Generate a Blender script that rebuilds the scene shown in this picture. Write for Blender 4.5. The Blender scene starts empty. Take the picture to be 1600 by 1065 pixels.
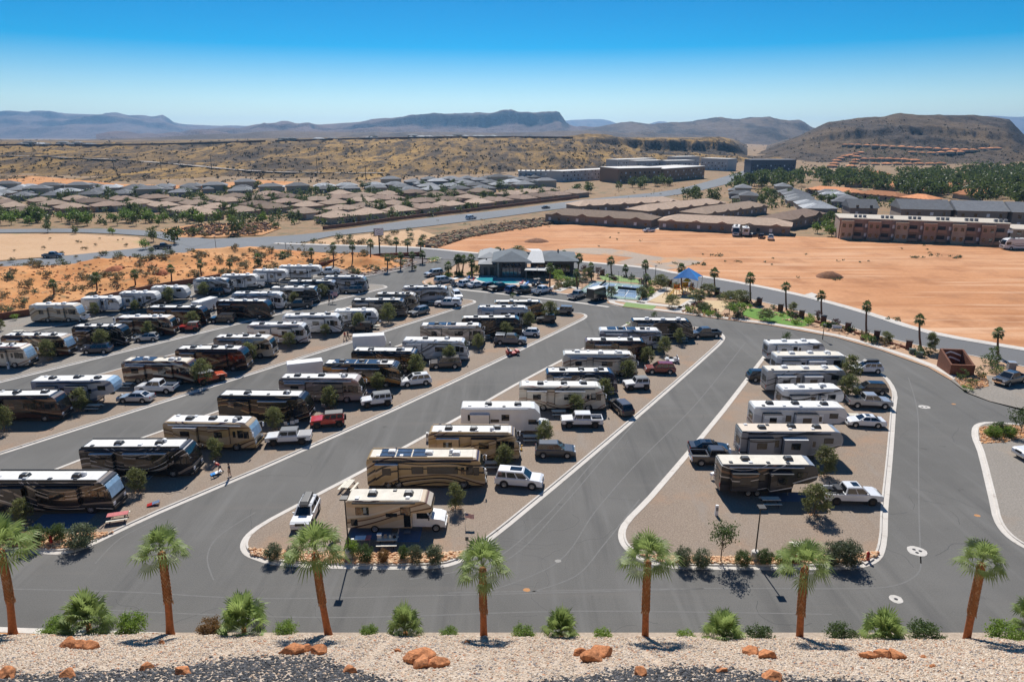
import bpy, math, random
from mathutils import Vector, Matrix, noise, Euler
rnd = random.Random(7)
SC = bpy.context.scene
COL = SC.collection
D = bpy.data
R = math.radians

# ------------------------------------------------------------------ camera model: measured points of the site plan
CH, FOC, PIT = 37.0, 1067.0, R(16.8)
CP, SP = math.cos(PIT), math.sin(PIT)

def ray(px, py):
    u = (px - 800.) / FOC; v = -(py - 532.5) / FOC
    return u, CP + v * SP, -SP + v * CP

def G(px, py, z=0.):
    a, b, c = ray(px, py)
    t = (z - CH) / c
    return Vector((a * t, b * t, z))

def at_depth(px, py, Y):
    a, b, c = ray(px, py)
    t = Y / b
    return Vector((a * t, Y, CH + c * t))

def to_px(p):
    x, y, z = p[0], p[1], p[2] - CH
    dep = y * CP - z * SP
    v = y * SP + z * CP
    return 800 + FOC * x / dep, 532.5 - FOC * v / dep

def GP(pts, z=0.):
    return [G(a, b, z) for a, b in pts]

# ------------------------------------------------------------------ mesh helper
class MB:
    def __init__(s):
        s.v = []; s.f = []; s.m = []; s.sm = []
    def add(s, vs, fs, mi=0, smooth=False):
        o = len(s.v)
        s.v.extend([tuple(p) for p in vs])
        for f in fs:
            s.f.append([i + o for i in f]); s.m.append(mi); s.sm.append(smooth)
    def box(s, x0, x1, y0, y1, z0, z1, mi=0, tx=0., ty=0.):
        # tx, ty: inset of the top face
        vs = [(x0, y0, z0), (x1, y0, z0), (x1, y1, z0), (x0, y1, z0),
              (x0 + tx, y0 + ty, z1), (x1 - tx, y0 + ty, z1), (x1 - tx, y1 - ty, z1), (x0 + tx, y1 - ty, z1)]
        s.add(vs, [(3, 2, 1, 0), (4, 5, 6, 7), (0, 1, 5, 4), (1, 2, 6, 5), (2, 3, 7, 6), (3, 0, 4, 7)], mi)
    def quad(s, a, b, c, d, mi=0):
        s.add([a, b, c, d], [(0, 1, 2, 3)], mi)
    def slab(s, pts, n, t, mi=0):
        # polygon pts extruded by -t along n
        n = Vector(n); a = [Vector(p) for p in pts]; b = [p - n * t for p in a]
        k = len(a)
        s.add(a + b, [tuple(range(k)), tuple(range(2 * k - 1, k - 1, -1))] +
              [(i, i + k, (i + 1) % k + k, (i + 1) % k) for i in range(k)], mi)
    def prism(s, prof, hw, mi=0, inset=None, smooth=False, ht=None):
        # prof: side outline (x, z) counter-clockwise seen from -y; sides at y = -hw / +hw; inset: rounded upper edges
        k = len(prof)
        rings = []
        if inset:
            zt = max(p[1] for p in prof)
            xm = (max(p[0] for p in prof) + min(p[0] for p in prof)) / 2
            low = [(x, min(z, zt - inset)) for x, z in prof]
            mid = [(x, min(z, zt - inset * .3)) for x, z in prof]
            rings = [(-hw, low), (-hw + inset * .3, mid), (-hw + inset, prof), (hw - inset, prof), (hw - inset * .3, mid), (hw, low)]
        else:
            rings = [(-hw, prof), (hw, prof)]
        vs = []
        for y, pr in rings:
            vs += [(x, y, z) for x, z in pr]
        fs = [tuple(range(k)), tuple(range(len(vs) - 1, len(vs) - k - 1, -1))]
        for r in range(len(rings) - 1):
            for i in range(k):
                j = (i + 1) % k
                fs.append((r * k + j, r * k + i, (r + 1) * k + i, (r + 1) * k + j))
        s.add(vs, fs, mi, smooth)
    def lathe(s, prof, n=16, axis='z', mi=0, smooth=True, c=(0, 0, 0), a0=0., a1=2 * math.pi):
        full = abs(a1 - a0 - 2 * math.pi) < 1e-6
        vs = []; m = len(prof); cnt = n if full else n + 1
        for i in range(cnt):
            t = a0 + (a1 - a0) * i / n
            ct, st = math.cos(t), math.sin(t)
            for r, h in prof:
                p = (r * ct, r * st, h) if axis == 'z' else (r * ct, h, r * st) if axis == 'y' else (h, r * ct, r * st)
                vs.append((p[0] + c[0], p[1] + c[1], p[2] + c[2]))
        fs = []
        for i in range(n):
            a = i * m; b = ((i + 1) % cnt) * m
            for j in range(m - 1):
                fs.append((a + j, b + j, b + j + 1, a + j + 1))
        s.add(vs, fs, mi, smooth)
    def tube(s, pts, r, n=6, mi=0, smooth=True, cap=True):
        pts = [Vector(p) for p in pts]
        if not isinstance(r, (list, tuple)): r = [r] * len(pts)
        vs = []
        for i, p in enumerate(pts):
            d = (pts[min(i + 1, len(pts) - 1)] - pts[max(i - 1, 0)]).normalized()
            up = Vector((0, 0, 1)) if abs(d.z) < .9 else Vector((1, 0, 0))
            a = d.cross(up).normalized(); b = d.cross(a)
            for k in range(n):
                t = 2 * math.pi * k / n
                vs.append(p + (a * math.cos(t) + b * math.sin(t)) * r[i])
        fs = []
        for i in range(len(pts) - 1):
            for k in range(n):
                fs.append((i * n + k, i * n + (k + 1) % n, (i + 1) * n + (k + 1) % n, (i + 1) * n + k))
        s.add(vs, fs, mi, smooth)
        if cap:
            s.add(vs[:n], [tuple(range(n))], mi); s.add(vs[-n:], [tuple(range(n - 1, -1, -1))], mi)
    def rock(s, c, r, sd=0, mi=0, flat=.75, sub=1):
        # an irregular stone
        ph = (1 + 5 ** .5) / 2
        iv = [(-1, ph, 0), (1, ph, 0), (-1, -ph, 0), (1, -ph, 0), (0, -1, ph), (0, 1, ph), (0, -1, -ph), (0, 1, -ph), (ph, 0, -1), (ph, 0, 1), (-ph, 0, -1), (-ph, 0, 1)]
        fc = [(0, 11, 5), (0, 5, 1), (0, 1, 7), (0, 7, 10), (0, 10, 11), (1, 5, 9), (5, 11, 4), (11, 10, 2), (10, 7, 6), (7, 1, 8), (3, 9, 4), (3, 4, 2), (3, 2, 6), (3, 6, 8), (3, 8, 9), (4, 9, 5), (2, 4, 11), (6, 2, 10), (8, 6, 7), (9, 8, 1)]
        q = random.Random(sd)
        vs = [Vector(v).normalized() for v in iv]
        fs = fc
        for _ in range(sub):
            mid = {}; nf = []
            def m(i, j):
                k = (min(i, j), max(i, j))
                if k not in mid:
                    mid[k] = len(vs); vs.append(((vs[i] + vs[j]) / 2).normalized())
                return mid[k]
            for a, b, cc in fs:
                x, y, z = m(a, b), m(b, cc), m(cc, a)
                nf += [(a, x, z), (b, y, x), (cc, z, y), (x, y, z)]
            fs = nf
        off = Vector((q.uniform(0, 99), q.uniform(0, 99), q.uniform(0, 99)))
        sx, sy = q.uniform(.8, 1.3), q.uniform(.7, 1.)
        planes = [(Vector((q.gauss(0, 1), q.gauss(0, 1), q.gauss(0, .8))).normalized(), q.uniform(.72, .98)) for _ in range(13)] if sub > 1 else []
        out = []
        for v in vs:
            k = 1 + .38 * noise.noise(v * 1.1 + off) + .18 * noise.noise(v * 2.7 + off)
            if sub > 1: k = min([1.25] + [d / max(1e-3, v.dot(n)) for n, d in planes if v.dot(n) > .05]) * (1 + .10 * noise.noise(v * 1.6 + off) + .035 * noise.noise(v * 6 + off))
            out.append((c[0] + v.x * k * r * sx, c[1] + v.y * k * r * sy, c[2] + v.z * k * r * flat))
        s.add(out, fs, mi)
    def build(s, name, mats, parent=None, loc=None, rz=0.):
        me = D.meshes.new(name)
        me.from_pydata(s.v, [], s.f)
        for m in (mats if isinstance(mats, (list, tuple)) else [mats]):
            me.materials.append(m)
        if any(s.m): me.polygons.foreach_set('material_index', s.m)
        if any(s.sm): me.polygons.foreach_set('use_smooth', s.sm)
        me.update()
        return link(name, me, parent, loc, rz)

def link(name, me, parent=None, loc=None, rz=0., sc=None):
    o = D.objects.new(name, me)
    COL.objects.link(o)
    if parent is not None: o.parent = parent
    if loc is not None: o.location = loc
    if rz: o.rotation_euler = (0, 0, rz)
    if sc is not None: o.scale = sc if isinstance(sc, (tuple, list, Vector)) else (sc, sc, sc)
    return o

def tag(o, label, cat, group=None):
    o['label'] = label; o['category'] = cat
    if group: o['group'] = group
    return o

def empty(name, loc, rz, label, cat, group=None):
    o = D.objects.new(name, None); COL.objects.link(o)
    o.location = loc; o.rotation_euler = (0, 0, rz); o.empty_display_size = .3
    return tag(o, label, cat, group)

def kind(o, k):
    o['kind'] = k
    return o

# ------------------------------------------------------------------ materials
class NT:
    def __init__(s, name):
        s.m = D.materials.new(name); s.m.use_nodes = True
        s.t = s.m.node_tree; s.t.nodes.clear()
    def __call__(s, typ, ins=None, **props):
        n = s.t.nodes.new('ShaderNode' + typ)
        for k, v in props.items(): setattr(n, k, v)
        for k, v in (ins or {}).items(): s.put(n.inputs[k], v)
        return n
    def put(s, sk, v):
        if isinstance(v, bpy.types.NodeSocket): s.t.links.new(v, sk)
        else:
            if sk.type == 'RGBA' and len(v) == 3: v = (*v, 1)
            sk.default_value = v
    def math(s, op, a, b=0., c=None):
        n = s('Math', operation=op)
        s.put(n.inputs[0], a); s.put(n.inputs[1], b)
        if c is not None: s.put(n.inputs[2], c)
        return n.outputs[0]
    def mix(s, f, a, b, bt='MIX'):
        n = s('Mix', data_type='RGBA', blend_type=bt)
        s.put(n.inputs[0], f); s.put(n.inputs[6], a); s.put(n.inputs[7], b)
        return n.outputs[2]
    def ramp(s, f, stops, interp='LINEAR'):
        n = s('ValToRGB'); cr = n.color_ramp; cr.interpolation = interp
        while len(cr.elements) < len(stops): cr.elements.new(.5)
        for e, (p, c) in zip(cr.elements, stops):
            e.position = p; e.color = (*c, 1) if len(c) == 3 else c
        s.put(n.inputs[0], f)
        return n.outputs[0]
    def noise(s, vec, scale, detail=4, rough=.55, dist=0.):
        n = s('TexNoise', {'Scale': scale, 'Detail': detail, 'Roughness': rough, 'Distortion': dist})
        s.put(n.inputs['Vector'], vec)
        return n.outputs['Fac']
    def pos(s): return s('NewGeometry').outputs['Position']
    def obj(s): return s('TexCoord').outputs['Object']
    def scaled(s, vec, sc, rot=0.):
        n = s('Mapping', {'Scale': sc, 'Rotation': (0, 0, rot)})
        s.put(n.inputs['Vector'], vec)
        return n.outputs[0]
    def bump(s, h, strength=.3, dist=.05):
        n = s('Bump', {'Strength': strength, 'Distance': dist})
        s.put(n.inputs['Height'], h)
        return n.outputs[0]
    def out(s, col, rough=.8, metal=0., spec=.5, coat=0., normal=None, trans=None, emit=None):
        p = s('BsdfPrincipled', {'Base Color': col, 'Roughness': rough, 'Metallic': metal, 'Specular IOR Level': spec, 'Coat Weight': coat, 'Coat Roughness': .05})
        if normal is not None: s.put(p.inputs['Normal'], normal)
        sh = p.outputs[0]
        if trans is not None:
            t = s('BsdfTranslucent', {'Color': trans[0]})
            x = s('MixShader', {0: trans[1]})
            s.put(x.inputs[1], sh); s.put(x.inputs[2], t.outputs[0]); sh = x.outputs[0]
        o = s('OutputMaterial'); s.t.links.new(sh, o.inputs[0])
        return s.m

MATS = {}
def plain(name, col, rough=.6, metal=0., spec=.5, coat=0., var=.12, sc=3.):
    if name in MATS: return MATS[name]
    n = NT(name)
    f = n.noise(n.obj(), sc, 4)
    c = n.ramp(f, [(.3, tuple(x * (1 - var) for x in col)), (.7, tuple(min(1, x * (1 + var)) for x in col))])
    MATS[name] = n.out(c, rough, metal, spec, coat)
    return MATS[name]

def ground_mat(name, fine, big, fs, bs, streak=None, bump=.25, rough=.95, fine_mix=.5, third=None):
    # fine: ramp of grains, big: ramp of patches metres across
    n = NT(name); p = n.pos()
    a = n.ramp(n.noise(p, fs, 5, .7), fine)
    b = n.ramp(n.noise(p, bs, 5, .6, .4), big)
    c = n.mix(fine_mix, b, a)
    if third:
        col, sc, lo, hi = third
        m = n.ramp(n.noise(p, sc, 4, .65), [(lo, (0, 0, 0)), (hi, (1, 1, 1))])
        c = n.mix(m, c, col)
    if streak:
        for col, scv, rot, lo, hi, amt in streak:
            q = n.scaled(p, scv, rot)
            m = n.ramp(n.noise(q, 1., 4, .6), [(lo, (0, 0, 0)), (hi, (amt, amt, amt))])
            c = n.mix(m, c, col)
    MATS[name] = n.out(c, rough, 0, .2, normal=n.bump(n.noise(p, fs, 5, .7), bump, .05))
    return MATS[name]

ASPH = ground_mat('asphalt', [(.3, (.092, .089, .083)), (.7, (.185, .179, .168))], [(.3, (.098, .096, .091)), (.7, (.168, .163, .153))], 9., .09,
                  streak=[((.18, .176, .168), (.5, .045, 1), .56, .52, .72, .6), ((.075, .074, .074), (.35, .03, 1), .56, .56, .76, .6), ((.165, .152, .138), (.03, .5, 1), 0., .55, .75, .5), ((.07, .068, .066), (.5, .5, 1), 0., .66, .74, .55)])
ASPH2 = ground_mat('highway_asphalt', [(.3, (.15, .158, .17)), (.7, (.21, .22, .235))], [(.3, (.16, .17, .18)), (.7, (.22, .23, .24))], 2., .03, bump=.05)
ASPHN = ground_mat('street_asphalt', [(.3, (.12, .12, .122)), (.7, (.18, .18, .182))], [(.3, (.135, .136, .138)), (.7, (.17, .171, .174))], 4., .05,
                   streak=[((.15, .15, .155), (.5, .04, 1), 1.2, .55, .75, .4)], bump=.1)
GRAV = ground_mat('gravel_lot', [(.28, (.13, .098, .072)), (.5, (.27, .212, .163)), (.72, (.45, .37, .295))], [(.3, (.22, .168, .13)), (.7, (.285, .228, .18))], 7., .12,
                  streak=[((.36, .225, .14), (.14, .14, 1), .3, .54, .72, .65), ((.27, .245, .22), (.3, .08, 1), .5, .56, .75, .55)], bump=.6, fine_mix=.62)
GRAVG = ground_mat('gravel_lot_grey', [(.28, (.14, .122, .104)), (.5, (.26, .232, .2)), (.72, (.43, .39, .34))], [(.3, (.22, .2, .173)), (.7, (.29, .26, .227))], 7., .12,
                   streak=[((.33, .23, .155), (.14, .14, 1), .3, .56, .74, .55)], bump=.6, fine_mix=.62)
ORANGE = ground_mat('orange_field', [(.3, (.42, .185, .08)), (.7, (.60, .305, .15))], [(.3, (.45, .20, .085)), (.5, (.55, .275, .135)), (.72, (.64, .39, .23))], 1.1, .022,
                    streak=[((.36, .15, .06), (.015, .25, 1), .12, .52, .68, .65), ((.68, .44, .28), (.02, .3, 1), -.25, .55, .7, .7), ((.36, .18, .09), (.06, .06, 1), 0., .58, .72, .6)], bump=.8, third=((.35, .155, .07), .07, .5, .72))
BADL = ground_mat('orange_badlands', [(.3, (.40, .15, .05)), (.7, (.60, .29, .11))], [(.32, (.40, .13, .045)), (.5, (.56, .26, .09)), (.68, (.66, .38, .18))], .9, .06,
                  third=((.26, .17, .08), .3, .56, .68), bump=.7)
TANDIRT = ground_mat('tan_dirt_field', [(.3, (.42, .25, .13)), (.7, (.60, .40, .24))], [(.3, (.46, .27, .14)), (.7, (.60, .41, .26))], .8, .03,
                     third=((.36, .30, .13), .05, .58, .72), bump=.4)
SCRUB = ground_mat('scrub_ground', [(.3, (.19, .115, .06)), (.7, (.33, .22, .125))], [(.3, (.25, .145, .075)), (.7, (.33, .23, .14))], .35, .012,
                   third=((.14, .13, .07), .12, .52, .66), bump=.4)
BED = ground_mat('landscape_dirt', [(.3, (.34, .20, .12)), (.7, (.52, .35, .23))], [(.3, (.38, .23, .14)), (.7, (.52, .36, .24))], 2.5, .15, bump=.4)
BEDR = ground_mat('red_dirt', [(.3, (.38, .17, .07)), (.7, (.55, .30, .14))], [(.3, (.42, .2, .08)), (.7, (.52, .28, .13))], 2.5, .2, bump=.4)
PEBB = ground_mat('pebble_bed', [(.3, (.24, .18, .135)), (.55, (.46, .37, .29)), (.72, (.62, .53, .43))], [(.3, (.36, .29, .225)), (.7, (.48, .4, .32))], 5., .3, bump=.8)
CONC = ground_mat('concrete', [(.3, (.50, .46, .41)), (.7, (.64, .60, .55))], [(.3, (.50, .46, .41)), (.7, (.64, .60, .55))], 3., .25, bump=.1, third=((.40, .35, .30), .9, .58, .72))
SANDY = ground_mat('play_sand', [(.3, (.48, .35, .2)), (.7, (.62, .48, .3))], [(.3, (.52, .38, .22)), (.7, (.6, .46, .3))], 3., .2, bump=.2)
TURF = ground_mat('turf', [(.3, (.16, .24, .08)), (.7, (.26, .36, .14))], [(.3, (.19, .28, .1)), (.7, (.26, .35, .14))], 3., .2, bump=.2)
LAWN = ground_mat('lawn', [(.3, (.09, .19, .03)), (.7, (.17, .30, .06))], [(.3, (.11, .22, .04)), (.7, (.16, .28, .06))], 3., .3, bump=.3)
DKGR = ground_mat('dark_gravel_bank', [(.3, (.10, .085, .08)), (.7, (.24, .205, .19))], [(.3, (.14, .12, .115)), (.7, (.19, .165, .155))], 2.5, .1, bump=.5)
GREYP = ground_mat('grey_gravel_patch', [(.3, (.28, .225, .18)), (.7, (.44, .37, .31))], [(.3, (.3, .25, .21)), (.7, (.5, .36, .24))], 1.2, .05, bump=.4, third=((.52, .29, .15), .06, .52, .62))
TRACK = plain('tyre_track', (.158, .154, .147), .9)
PATCHM = plain('pale_patch', (.52, .49, .45), .9)

ROOFW = plain('rv_roof_white', (.70, .69, .665), .8, spec=.15, var=.09, sc=1.6)
ROOFC = plain('rv_roof_cream', (.68, .63, .54), .8, spec=.15, var=.09, sc=1.2)
ROOFT = plain('rv_roof_beige', (.62, .52, .41), .6, var=.06, sc=1.2)
WHITE = plain('white_gelcoat', (.78, .78, .77), .3, coat=.5, var=.05, sc=.8)
GLASS = plain('dark_glass', (.012, .014, .017), .06, spec=.9, var=.2)
SHADE = plain('blue_sunshade', (.30, .45, .60), .25, spec=.8, var=.15, sc=1.5)
RUBBER = plain('tyre_rubber', (.014, .014, .015), .8)
RIM = plain('polished_rim', (.55, .56, .58), .3, metal=.8)
RIMD = plain('dark_rim', (.06, .05, .045), .4, metal=.5)
BLACKP = plain('black_plastic', (.02, .02, .022), .5)
GREYP2 = plain('grey_plastic', (.22, .22, .23), .55)
CHROME = plain('chrome', (.7, .7, .72), .15, metal=1.)
LAMPW = plain('headlight_glass', (.7, .72, .75), .08, spec=.9)
LAMPR = plain('taillight_red', (.35, .01, .01), .2)
AWND = plain('awning_dark', (.03, .033, .04), .7)
AWNL = plain('awning_light', (.62, .62, .62), .6)
ACW = plain('roof_unit_white', (.74, .74, .73), .45)
ACD = plain('roof_unit_dark', (.045, .047, .05), .4)
SOLAR = plain('solar_panel', (.05, .075, .12), .12, spec=.9, var=.3, sc=2.)
ALU = plain('aluminium', (.6, .61, .62), .35, metal=.7)
IRON = plain('dark_iron', (.018, .016, .015), .5)
WOOD = plain('weathered_wood', (.42, .34, .26), .8, var=.2, sc=6.)
TABLEW = plain('pale_table_top', (.62, .58, .48), .7)
PINK = plain('red_cloth', (.52, .15, .15), .8)
BROWNW = plain('brown_stucco', (.20, .075, .04), .85, var=.2)
BROWND = plain('brown_pillar', (.13, .055, .032), .8, var=.2)
WSIGN = plain('sign_white', (.8, .8, .8), .5)
BLUEC = plain('blue_shade_cloth', (.02, .25, .66), .7)
YEL = plain('yellow_plastic', (.75, .42, .02), .4)
ORNG = plain('orange_plastic', (.65, .17, .02), .4)
REDP = plain('red_hydrant', (.40, .02, .015), .4)
BLUEM = plain('blue_mat', (.10, .16, .27), .8)
STEEL = plain('standing_seam_roof', (.16, .18, .195), .85, spec=.08, var=.1, sc=.6)
STEELL = plain('pale_metal_roof', (.36, .37, .37), .85, spec=.08, var=.05, sc=.4)
DKWALL = plain('charcoal_wall', (.09, .08, .075), .8)
STONEW = plain('grey_stone_wall', (.22, .20, .185), .9, var=.25, sc=2.)
COURTB = plain('court_blue', (.10, .20, .33), .8)
COURTG = plain('court_green', (.17, .28, .24), .8)
LINEW = plain('painted_line', (.75, .75, .74), .7)

def water_mat():
    n = NT('pool_water')
    return n.out(n.ramp(n.noise(n.pos(), 1.5, 3), [(.3, (.03, .30, .38)), (.7, (.07, .42, .48))]), .08, 0, .6, normal=n.bump(n.noise(n.pos(), 3., 3), .3, .05))
WATER = water_mat()

def leaf_mat(name, dark, light, tl=.35, sc=2.5, brown=None):
    n = NT(name)
    oi = n('ObjectInfo').outputs['Random']
    f = n.noise(n.pos(), sc, 3, .7)
    c = n.ramp(f, [(.3, dark), (.7, light)])
    hs = n('HueSaturation', {'Hue': .5, 'Saturation': 1.})
    n.put(hs.inputs['Value'], n.math('MULTIPLY_ADD', oi, .5, .75)); n.put(hs.inputs['Color'], c)
    c = hs.outputs[0]
    MATS[name] = n.out(c, .55, 0, .35, trans=(n.mix(.5, c, tuple(min(1, x * 2.2) for x in light)), tl))
    return MATS[name]
L_LOT = leaf_mat('lot_tree_leaves', (.055, .068, .02), (.17, .18, .07))
L_PALM = leaf_mat('palm_leaves', (.075, .125, .025), (.27, .34, .11), .36, 2.4)
L_PALMF = leaf_mat('street_palm_leaves', (.04, .065, .02), (.11, .15, .05), .3, 1.)
L_BRIGHT = leaf_mat('bright_shrub_leaves', (.075, .13, .02), (.20, .29, .05), .35, 3.)
L_DUSTY = leaf_mat('dusty_shrub_leaves', (.05, .07, .035), (.125, .15, .085), .3, 3.)
L_DARK = leaf_mat('dark_shrub_leaves', (.03, .055, .018), (.09, .13, .04), .3, 3.)
L_RED = leaf_mat('reddish_shrub_leaves', (.12, .06, .02), (.24, .14, .05), .3, 3.)
L_DRY = leaf_mat('dry_shrub_leaves', (.10, .085, .045), (.22, .18, .09), .2, 1.5)
L_TOWN = leaf_mat('town_tree_leaves', (.028, .045, .012), (.095, .125, .035), .3, .4)
L_TOWNB = leaf_mat('town_bright_leaves', (.06, .11, .018), (.15, .22, .045), .3, .4)
L_PURP = leaf_mat('purple_leaves', (.05, .02, .02), (.1, .045, .04), .2, 1.)
BARK = plain('bark', (.17, .12, .085), .9, var=.3, sc=8.)
PALMB = plain('palm_trunk', (.34, .105, .03), .9, var=.3, sc=5.)
PALMT = plain('palm_boots', (.34, .135, .045), .9, var=.35, sc=9.)
PALMF = plain('street_palm_trunk', (.14, .075, .05), .9, var=.3, sc=5.)

# ------------------------------------------------------------------ world, sun, camera, haze
W = D.worlds.new('World'); SC.world = W; W.use_nodes = True
wt = W.node_tree; wt.nodes.clear()
sky = wt.nodes.new('ShaderNodeTexSky'); sky.sky_type = 'NISHITA'; sky.sun_disc = False
SUN_EL = R(47.); SUN_AZ = math.atan2(-.08, 1.)
sky.sun_elevation = SUN_EL; sky.sun_rotation = SUN_AZ
sky.altitude = 800; sky.air_density = 1.; sky.dust_density = .15; sky.ozone_density = 4.
hsv = wt.nodes.new('ShaderNodeHueSaturation'); tc = wt.nodes.new('ShaderNodeTexCoord'); sx = wt.nodes.new('ShaderNodeSeparateXYZ'); mr = wt.nodes.new('ShaderNodeMapRange')
wt.links.new(tc.outputs['Generated'], sx.inputs[0]); wt.links.new(sx.outputs[2], mr.inputs[0])
mr2 = wt.nodes.new('ShaderNodeMapRange'); wt.links.new(sx.outputs[2], mr2.inputs[0])
for i_, v_ in ((1, .04), (2, .19), (3, 1.04), (4, .8)): mr2.inputs[i_].default_value = v_
wt.links.new(mr2.outputs[0], hsv.inputs['Value'])
for i_, v_ in ((1, .0), (2, .19), (3, 1.15), (4, 2.45)): mr.inputs[i_].default_value = v_
wt.links.new(mr.outputs[0], hsv.inputs['Saturation']); hsv.inputs['Value'].default_value = 1.; hsv.inputs['Hue'].default_value = .5
bg = wt.nodes.new('ShaderNodeBackground'); bg.inputs[1].default_value = .07
wo = wt.nodes.new('ShaderNodeOutputWorld')
wt.links.new(sky.outputs[0], hsv.inputs['Color']); wt.links.new(hsv.outputs[0], bg.inputs[0]); wt.links.new(bg.outputs[0], wo.inputs[0])
sd = D.lights.new('sun', 'SUN'); sd.energy = 4.6; sd.angle = R(.53); sd.color = (1., .955, .89)
so = D.objects.new('sun', sd); COL.objects.link(so)
sdir = Vector((math.sin(SUN_AZ) * math.cos(SUN_EL), math.cos(SUN_AZ) * math.cos(SUN_EL), math.sin(SUN_EL)))
so.rotation_euler = sdir.to_track_quat('Z', 'Y').to_euler(); so.location = (0, 60, 120)
cd = D.cameras.new('camera'); cd.sensor_width = 36.; cd.lens = FOC / 1600. * 36.; cd.clip_start = .5; cd.clip_end = 60000.
co = D.objects.new('camera', cd); COL.objects.link(co)
co.location = (0, 0, CH); co.rotation_euler = (math.pi / 2 - PIT, 0, 0)
SC.camera = co
SC.view_settings.view_transform = 'Standard'; SC.view_settings.look = 'None'; SC.view_settings.gamma = 1.; SC.view_settings.exposure = .44
SC.cycles.use_denoising = True
SC.cycles.max_bounces = 6; SC.cycles.diffuse_bounces = 3; SC.cycles.glossy_bounces = 3; SC.cycles.transparent_max_bounces = 8; SC.cycles.volume_bounces = 0

HAZE = .62e-4
def haze_box():
    n = NT('haze_air')
    p = n('VolumePrincipled', {'Color': (.33, .63, 1., 1), 'Density': HAZE, 'Anisotropy': .45})
    o = n('OutputMaterial'); n.t.links.new(p.outputs[0], o.inputs[1])
    n.m.cycles.homogeneous_volume = True; n.m.cycles.volume_sampling = 'DISTANCE'
    b = MB(); b.box(-15000, 15000, -300, 13500, -60, 330)
    return kind(b.build('haze', n.m), 'stuff')
haze_box()

# ------------------------------------------------------------------ flat ground pieces
def sheet(name, pts, z, mat, k='structure'):
    b = MB()
    pts = [Vector((p[0], p[1], z)) for p in pts]
    a = sum(pts[i].x * pts[(i + 1) % len(pts)].y - pts[(i + 1) % len(pts)].x * pts[i].y for i in range(len(pts)))
    if a < 0: pts = pts[::-1]
    from mathutils.geometry import tessellate_polygon
    tri = tessellate_polygon([pts])
    fs = []
    for t in tri:
        n = (pts[t[1]] - pts[t[0]]).cross(pts[t[2]] - pts[t[0]]).z
        fs.append(t if n > 0 else t[::-1])
    b.add(pts, fs)
    o = b.build(name, mat)
    return kind(o, k) if k else o

def smooth(pts, n=4, closed=False):
    out = []; k = len(pts)
    pts = [Vector((p[0], p[1], 0)) for p in pts]
    rng = range(k) if closed else range(k - 1)
    for i in rng:
        if closed: p0, p1, p2, p3 = pts[i - 1], pts[i], pts[(i + 1) % k], pts[(i + 2) % k]
        else: p0, p1, p2, p3 = pts[max(i - 1, 0)], pts[i], pts[i + 1], pts[min(i + 2, k - 1)]
        # centripetal Catmull-Rom
        t0 = 0.; t1 = t0 + max((p1 - p0).length, 1e-4) ** .5; t2 = t1 + max((p2 - p1).length, 1e-4) ** .5; t3 = t2 + max((p3 - p2).length, 1e-4) ** .5
        for j in range(n):
            t = t1 + (t2 - t1) * j / n
            a1 = p0.lerp(p1, (t - t0) / (t1 - t0)); a2 = p1.lerp(p2, (t - t1) / (t2 - t1)); a3 = p2.lerp(p3, (t - t2) / (t3 - t2))
            b1 = a1.lerp(a2, (t - t0) / (t2 - t0)); b2 = a2.lerp(a3, (t - t1) / (t3 - t1))
            out.append(b1.lerp(b2, (t - t1) / (t2 - t1)))
    if not closed: out.append(pts[-1])
    return out

def offs(pts, d, closed=False):
    # positive d: to the left of the direction of travel
    out = []; k = len(pts)
    for i, p in enumerate(pts):
        a = pts[i - 1] if (closed or i > 0) else p
        b = pts[(i + 1) % k] if (closed or i < k - 1) else p
        t = Vector((b[0] - a[0], b[1] - a[1], 0))
        t = t.normalized() if t.length > 1e-6 else Vector((1, 0, 0))
        out.append(Vector((p[0] - t.y * d, p[1] + t.x * d, 0)))
    return out

def strip(name, pts, prof, mat, closed=False, k='structure', mb=None):
    # sweep prof [(offset to the left, z)] along pts
    rows = [[Vector((q.x, q.y, z)) for q in offs(pts, d, closed)] for d, z in prof]
    b = mb or MB(); n = len(pts); vs = [v for r in rows for v in r]; fs = []
    for r in range(len(rows) - 1):
        for i in range(n if closed else n - 1):
            j = (i + 1) % n
            fs.append((r * n + i, r * n + j, (r + 1) * n + j, (r + 1) * n + i))
    b.add(vs, fs)
    if mb: return None
    o = b.build(name, mat)
    return kind(o, k) if k else o

CURB = [(0, .0), (0, .02), (.5, .04), (.53, .14), (.72, .15), (.72, .05)]
def ccw(pts):
    a = sum(pts[i][0] * pts[i - 1][1] - pts[i - 1][0] * pts[i][1] for i in range(len(pts)))
    return pts if a < 0 else pts[::-1]

def inside(p, poly):
    c = False; j = len(poly) - 1
    for i in range(len(poly)):
        if (poly[i][1] > p[1]) != (poly[j][1] > p[1]) and p[0] < (poly[j][0] - poly[i][0]) * (p[1] - poly[i][1]) / (poly[j][1] - poly[i][1] + 1e-12) + poly[i][0]: c = not c
        j = i
    return c

def scatter(poly, n, q=rnd):
    xs = [p[0] for p in poly]; ys = [p[1] for p in poly]
    out = []; g = 0
    while len(out) < n and g < n * 40:
        g += 1
        p = (q.uniform(min(xs), max(xs)), q.uniform(min(ys), max(ys)))
        if inside(p, poly): out.append(p)
    return out

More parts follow.
